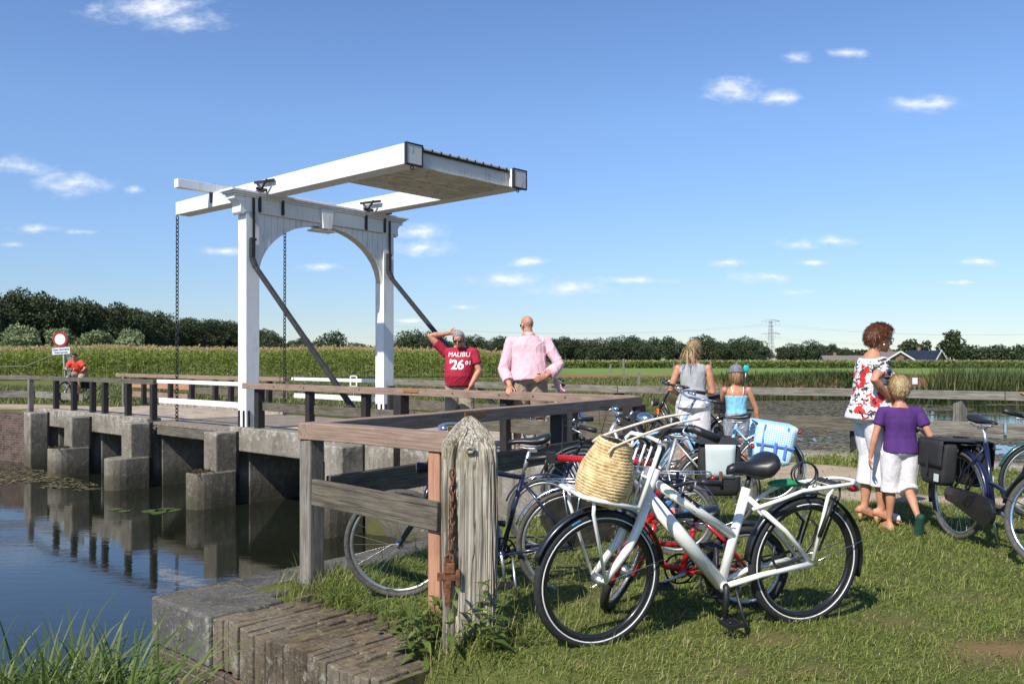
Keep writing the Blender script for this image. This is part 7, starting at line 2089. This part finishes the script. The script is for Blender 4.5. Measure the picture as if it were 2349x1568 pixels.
# 2 bald man in the pink shirt, seen from behind, leaning on the rail
p = Person('bald man in a pink checked shirt seen from behind leaning on the brown rail', (.235, 11.90, .11), face_dir(-.08, 1), 1.98, 'belly', 11, 'skin_tan', 1.02, .124)
p.arm('L', (.02, .345, 1.17), (-.20, .275, .955), (-.45, .12, -.25), (.1, .1, -1), .45, 1.12)
p.arm('R', (-.02, -.415, 1.24), (-.185, -.20, 1.08), (-.3, .95, -.22), (1, .1, 0), .35, 1.12)
p.leg('L', (.05, .15, .54), (.0, .17, .08)); p.leg('R', (.06, -.16, .54), (.02, -.20, .08))
p.head(28, 2); p.finish(); p.face(False); p.glasses()
sh = p.shirt('pinkcheck', -.05, 1.0, 1.70, .024, .05, .007, 'shirt', .039, wfreq=13, puff=1.06)
m = MB(); c0 = p.spine(1.0)[0]
m.loft([(c0 + Vector((-.012, 0, -.02)), (.098, 0, -.02), (0, .105, 0)), (c0 + Vector((-.010, 0, .02)), (.082, 0, -.02), (0, .086, 0)), (c0 + Vector((-.006, 0, .05)), (.078, 0, -.02), (0, .080, 0))], 20); m.build('collar', 'pinkcheck', sh)
p.trousers('beige', .98, .022, 1.10, 'shorts', .10, .006); p.shoes('brownshoe')
p.hair('hair_grey', lambda d: -.55 < d[2] < -.02 and d[0] < .25 and abs(d[1]) > .25, 1.01, 250, .012, wid=.006, shell=False)
m = MB(); m.loft([((-.02, -.36, 1.02), (.05, .03, 0), (0, .012, .06)), ((-.02, -.43, .90), (.09, .05, 0), (0, .02, .03)), ((.02, -.47, .84), (.07, .06, 0), (0, .01, .01))], 14); o = mesh_child('shirt_tail', fuse(m, .008, 3, .004), 'pinkcheck', p.t)

# 3 blonde woman with a ponytail
p = Person('blonde woman in a grey tank top and white shorts seen from behind at the fence', (2.19, 10.55, .0), face_dir(.30, 1), 1.67, 'woman', 0, 'skin_tan', .97, .106)
p.arm('L', (-.04, .265, 1.06), (.13, .185, 1.00), (.8, -.5, .1), (0, -.3, -1), .4); p.arm('R', (-.03, -.235, 1.035), (.16, -.16, 1.03), (.85, .45, .2), (0, .3, -1), .4)
p.leg('L', (.03, .09, .47), (-.03, .10, .07)); p.leg('R', (.02, -.10, .47), (.03, -.11, .07))
p.head(-34, 6); p.finish(); p.face(); 
p.shirt('greytank', -.04, .985, 0, .011, .03, .003, 'tank_top'); p.trousers('whitecotton', .80, .024, 1.08, 'shorts', .10, .005); p.shoes('darkcloth')
p.hair('hair_blond', lambda d: d[2] > -.5 and not (d[0] > .42 and d[2] < .55), 1.08, 2200, .05, wid=.0045, lift=-.05, down=.1)
r = np.random.default_rng(4); n = 260; B = np.array([p.hp((-.118, 0, -.02))]) + r.normal(0, .020, (n, 3)); az = r.uniform(0, 6.28, n); V, F, kk = ribbons(B, np.column_stack([np.cos(az), np.sin(az)]), r.uniform(.03, .11, n), np.full(n, .008), r.uniform(1.2, 2.2, n), r, 4, lift=r.uniform(-.6, .5, n)); bigmesh('ponytail', V, F, 'hair_blond', {'rnd': np.repeat(r.random(n), kk)}, p.t)
m = MB(); pts = [p.hp((-.012 + .088 * math.cos(a), .088 * math.sin(a), .05 + .03 * math.cos(a))) for a in np.linspace(1.3, 5.0, 12)]
for sd in ('L', 'R'):
    sg = 1 if sd == 'L' else -1; a0 = p.spine(.97)[0]; m.tube([a0 + Vector((-.045, sg * .088, .012)), p.spine(.86)[0] + Vector((-.075, sg * .118, 0)), p.spine(.72)[0] + Vector((-.05, sg * .158, 0)), p.spine(.66)[0] + Vector((0.01, sg * .170, 0))], .0065, 6)
m.build('dark_piping', 'trim', p.t)

# 4 girl with the grey cap
p = Person('girl in a grey cap and light blue top seen from behind at the fence', (2.73, 10.6, .0), face_dir(.02, 1), 1.36, 'child', 0, 'skin_tan', 1.0, .105)
p.arm('R', (.0, -.235, .83), (.035, -.27, .63), (.15, -.05, -1), (0, 1, 0), .4); p.arm('L', (.12, .17, .88), (.13, -.06, 1.03), (.0, -.8, .5), (-1, 0, 0), .9)
p.leg('L', (.02, .075, .38), (-.01, .08, .06)); p.leg('R', (.02, -.075, .38), (.02, -.09, .06)); p.head(0, 4); p.finish(); p.face()
p.shirt('bluetop', .10, .70, 0, .010, .0, .002, 'camisole'); p.trousers('denim', .62, .016, 1.08, 'shorts', .16, .003); p.shoes('brownshoe')
m = MB()
for sg in (-1, 1): m.tube([p.spine(.68)[0] + Vector((-.085, sg * .055, 0)), p.spine(.85)[0] + Vector((-.080, sg * .066, 0)), p.spine(.955)[0] + Vector((-.045, sg * .075, .008)), p.spine(.93)[0] + Vector((.05, sg * .07, 0)), p.spine(.7)[0] + Vector((.09, sg * .06, 0))], .0055, 6)
m.build('shoulder_strap', 'whitecotton', p.t)
p.hair('hair_light', lambda d: -.75 < d[2] < .25 and d[0] < .35, 1.08, 1100, .115, wid=.007, lift=.06, down=1.6)
m = MB(); k = p.hs; rings = []
for a in np.linspace(1.68, .05, 9): rings.append((p.hp((-.015, 0, .030 + .098 * math.cos(a))), p.HM @ Vector((.116 * k * math.sin(a), 0, 0)), p.HM @ Vector((0, .097 * k * math.sin(a), 0))))
m.loft(rings, 24); m.tube([p.hp((-.015 + .116 * math.cos(a), .097 * math.sin(a), .022)) for a in np.linspace(0, 6.283, 25)[:-1]], .008, 6, closed=True)
m.loft([(p.hp((.09, 0, .025)), p.HM @ Vector((.03, 0, 0)), p.HM @ Vector((0, .075, 0))), (p.hp((.16, 0, .005)), p.HM @ Vector((.02, 0, 0)), p.HM @ Vector((0, .05, 0)))], 16); m.build('cap', 'capgrey', p.t)
st = thing('toy_net', 'turquoise topped thin stick held up beside the head of the girl', 'toy', p.t.location, p.t.rotation_euler.z); w_ = p.arms['L'][2]
m = MB(); m.tube([w_ + Vector((.03, -.07, -.03)), w_ + Vector((.0, -.085, .24))], .005, 6); m.build('stick', 'whitecotton', st); m = MB(); m.loft([(w_ + Vector((.0, -.085, .24)), (.012, 0, 0), (0, .018, 0)), (w_ + Vector((.0, -.088, .26)), (.016, 0, 0), (0, .032, 0)), (w_ + Vector((.0, -.09, .31)), (.016, 0, 0), (0, .034, 0)), (w_ + Vector((.0, -.09, .325)), (.010, 0, 0), (0, .022, 0))], 14, power=3); m.build('turquoise_cup', 'turquoise', st)

# 5 woman with auburn hair, hands on her hips
p = Person('woman with short auburn hair and a red floral blouse standing with hands on hips', (3.11, 7.55, .02), face_dir(1, .10), 1.66, 'matron', 2, 'skin_tan', 1.0, .108)
p.P.z += .045
p.__init__.__func__ if False else None
S = p.spine(.90)[0]; p.shL = S + Vector((0, p.sw, 0)); p.shR = S - Vector((0, p.sw, 0)); p.N, p.nx, p.nup = p.spine(1.05)
p.arm('R', (-.115, -.265, 1.235), (.065, -.185, 1.075), (.62, .32, -.70), (.2, .9, .1), .35); p.arm('L', (.16, .26, 1.16), (.165, .13, .995), (-.3, -.7, -.5), (-.9, -.2, 0), .4)
p.leg('L', (.035, .075, .52), (-.02, .08, .115), (1, .05, 0), 1.0, True, .35); p.leg('R', (.055, -.085, .52), (.045, -.085, .115), (.98, -.2, 0), 1.0, True, .35)
p.head(-4, 6, 0, (.03, 0, 0)); p.finish(); p.face(); p.glasses('darkglass', False)
p.shirt('floral', -.05, .985, .60, .014, .012, .003, 'blouse', .038); p.trousers('whitecotton', 1.50, .020, 1.02, 'capri_trousers', .05, .0012, 1.28)
for sd in ('L', 'R'):
    hip, kn, an, t_, pt = p.legs[sd]; H = p.H; f = t_ * math.cos(pt) - Vector((0, 0, 1)) * math.sin(pt); b = an - Vector((0, 0, .052))
    sdv = t_.cross(Vector((0, 0, 1)))
    m = MB(); m.loft([(b - f * .055, sdv * .030, (0, 0, .007)), (b + f * .02, sdv * .033, (0, 0, .007)), (b + f * .11 + Vector((0, 0, .0)), sdv * .040, (0, 0, .008)), (b + f * .17 + Vector((0, 0, .022)), sdv * .036, (0, 0, .007))], 12); so = m.build('sandal', 'cork', p.t)
    m = MB(); m.loft([(b - f * .045, sdv * .022, t_ * .022), (Vector((b.x, b.y, .0)) - t_ * .035, sdv * .017, t_ * .016)], 10); m.build('heel', 'cork', so)
    m = MB(); m.loft([(b + f * .085 + Vector((0, 0, .026)), sdv * .054, (0, 0, .038)), (b + f * .15 + Vector((0, 0, .036)), sdv * .054, (0, 0, .032))], 14, cap=False); o = m.build('sandal_strap', 'leather', so)
hm = lambda d: (d[2] > -.55 - .2 * (d[0] < -.3)) and not (d[0] > .38 and d[2] < .52) and not (d[2] < -.05 and d[0] > -.05)
p.hair('hair_auburn', hm, 1.17, 4200, .05, wid=.0055, lift=.16, down=.45)
for sy in (-1, 1): MB().ell(p.hp((-.004, sy * .090, -.055)), (.008, .008, .008)).build('earring', 'pearl', p.t)
m = MB(); pts = [p.N + Vector((.052 * math.cos(a) + .01, .066 * math.sin(a), -.035 - .045 * math.cos(a))) for a in np.linspace(0, 6.283, 31)[:-1]]
for q in pts: m.ell(q, (.007, .007, .007), None, 6, 4)
m.build('bead_necklace', 'pearl', p.t)

# 6 boy in the purple shirt
p = Person('blond boy in a purple t-shirt walking away beside the woman', (3.245, 7.28, .0), face_dir(.10, 1), 1.27, 'child', 2, 'skin_tan', 1.02, .112)
p.arm('L', (-.01, .205, .80), (.0, .245, .60), (.1, .05, -1), (0, -1, 0), .35); p.arm('R', (-.055, -.215, .80), (.14, -.22, .82), (.9, .2, .1), (0, .4, -1), .6)
p.leg('L', (.05, .065, .365), (.05, .075, .055), (1, .1, 0)); p.leg('R', (.02, -.06, .36), (-.20, -.075, .135), (1, -.05, 0), 1.0, True, 1.25)
p.head(-8, 4); p.finish(); p.face()
p.shirt('purple', -.06, .985, .60, .018, .02, .003, 'shirt', .040, puff=1.06); p.trousers('whitecotton', 1.18, .022, 1.12, 'shorts', .05, .0018, 1.2)
m = MB(); p.foot(m, 'R', .006, -.012); so = mesh_child('sandal', fuse(m, .006, 2), 'greensole', p.t); m = MB(); p.foot(m, 'L', .004, -.016); mesh_child('sandal', fuse(m, .006, 2), 'cork', p.t)
p.hair('hair_blond', lambda d: d[2] > -.62 and not (d[0] > .45 and d[2] < .45) and not (abs(d[1]) > .8 and d[2] < -.05), 1.10, 3200, .045, wid=.0048, lift=.16, down=.9)

# 7 the cyclist on the bridge
cyl = lambda q: local(cy, q)
sad = cyl((.20, 0, .955)); rzc = cy.rotation_euler.z
inv = (Matrix.Translation(sad * 0 + Vector((cy.location.x, cy.location.y, cy.location.z))) @ Matrix.Rotation(rzc, 4, 'Z')).inverted()
p = Person('cyclist in an orange red shirt and dark cap at the far bridge end', tuple(cy.location), rzc, 1.68, 'man', 42, 'skin_tan', 1.0, .112, pelvis=(.185, 0, .955))
g = cyf['cl'] + Vector((-.19, 0, .0))
p.arm('L', (.50, .34, 1.10), (g.x - .01, .30, g.z + .035), (.9, -.1, -.25), (0, 0, -1), .8); p.arm('R', (.50, -.34, 1.10), (g.x - .01, -.30, g.z + .035), (.9, .1, -.25), (0, 0, -1), .8)
BBc = cyf['BB']; a = -math.pi / 2 * .55
for sd, sg, an_ in (('L', 1, a), ('R', -1, a + math.pi)):
    pd = BBc + Vector((.165 * math.cos(an_), sg * .12, .165 * math.sin(an_))); ank = pd + Vector((-.05, 0, .085)); hip = p.P + Vector((0, sg * .09, 0)); mid = (hip + ank) / 2; dd = (ank - hip).length
    kk_ = math.sqrt(max(.0, .43 ** 2 - (dd / 2) ** 2)); per = Vector((1, 0, .35)).normalized(); p.leg(sd, mid + per * kk_ + Vector((0, sg * .02, 0)), ank, (1, 0, 0))
p.head(8, -32, 0, (.02, 0, -.02)); p.finish(.009); p.face(False); p.glasses()
p.shirt('orange', -.05, 1.0, .62, .022, .01, .005, 'shirt', .044, puff=1.15); p.trousers('khaki', .95, .018, 1.05, 'shorts', .05); p.shoes('darkcloth')
m = MB(); rings = [(p.hp((-.012, 0, .030 + .092 * math.cos(a_))), p.HM @ Vector((.106 * math.sin(a_), 0, 0)), p.HM @ Vector((0, .086 * math.sin(a_), 0))) for a_ in np.linspace(1.5, .05, 8)]
m.loft(rings, 20); m.build('cap', 'navycap', p.t)

# 8 someone mostly outside the frame on the right, a hand on the bike
p = Person('person just outside the right edge whose hand reaches out over the handlebar', (5.36, 8.02, .0), face_dir(-1, -.05), 1.72, 'man', 4, 'skin_tan', 1.0, .112)
p.arm('L', (.28, .27, 1.14), (.62, .10, 1.085), (1, -.05, .06), (0, 0, 1), .3); p.arm('R', (-.06, -.28, 1.12), (.14, -.22, .95), (1, 0, -.2), (0, 1, 0), .5)
p.leg('L', (.03, .1, .48), (.0, .11, .07)); p.leg('R', (.02, -.1, .48), (.0, -.12, .07)); p.head(10, 4); p.finish(); p.face()
p.shirt('teal', -.04, .99, .55, .016, .01, .004); p.trousers('khaki', 1.9, .018, 1.0, 'trousers'); p.shoes('brownshoe'); p.hair('hair_light', lambda d: d[2] > -.4 and not (d[0] > .42 and d[2] < .5), 1.07, 500, .05)
m = MB(); w_ = p.arms['L'][2]; d_ = (w_ - p.arms['L'][1]).normalized(); m.tube([w_ - d_ * .035 + (d_.cross(Vector((0, 0, 1))) * math.cos(a_) + Vector((0, 0, 1)) * math.sin(a_)) * .031 for a_ in np.linspace(0, 6.283, 15)[:-1]], .005, 6, closed=True); m.build('bracelet', 'chrome', p.t)
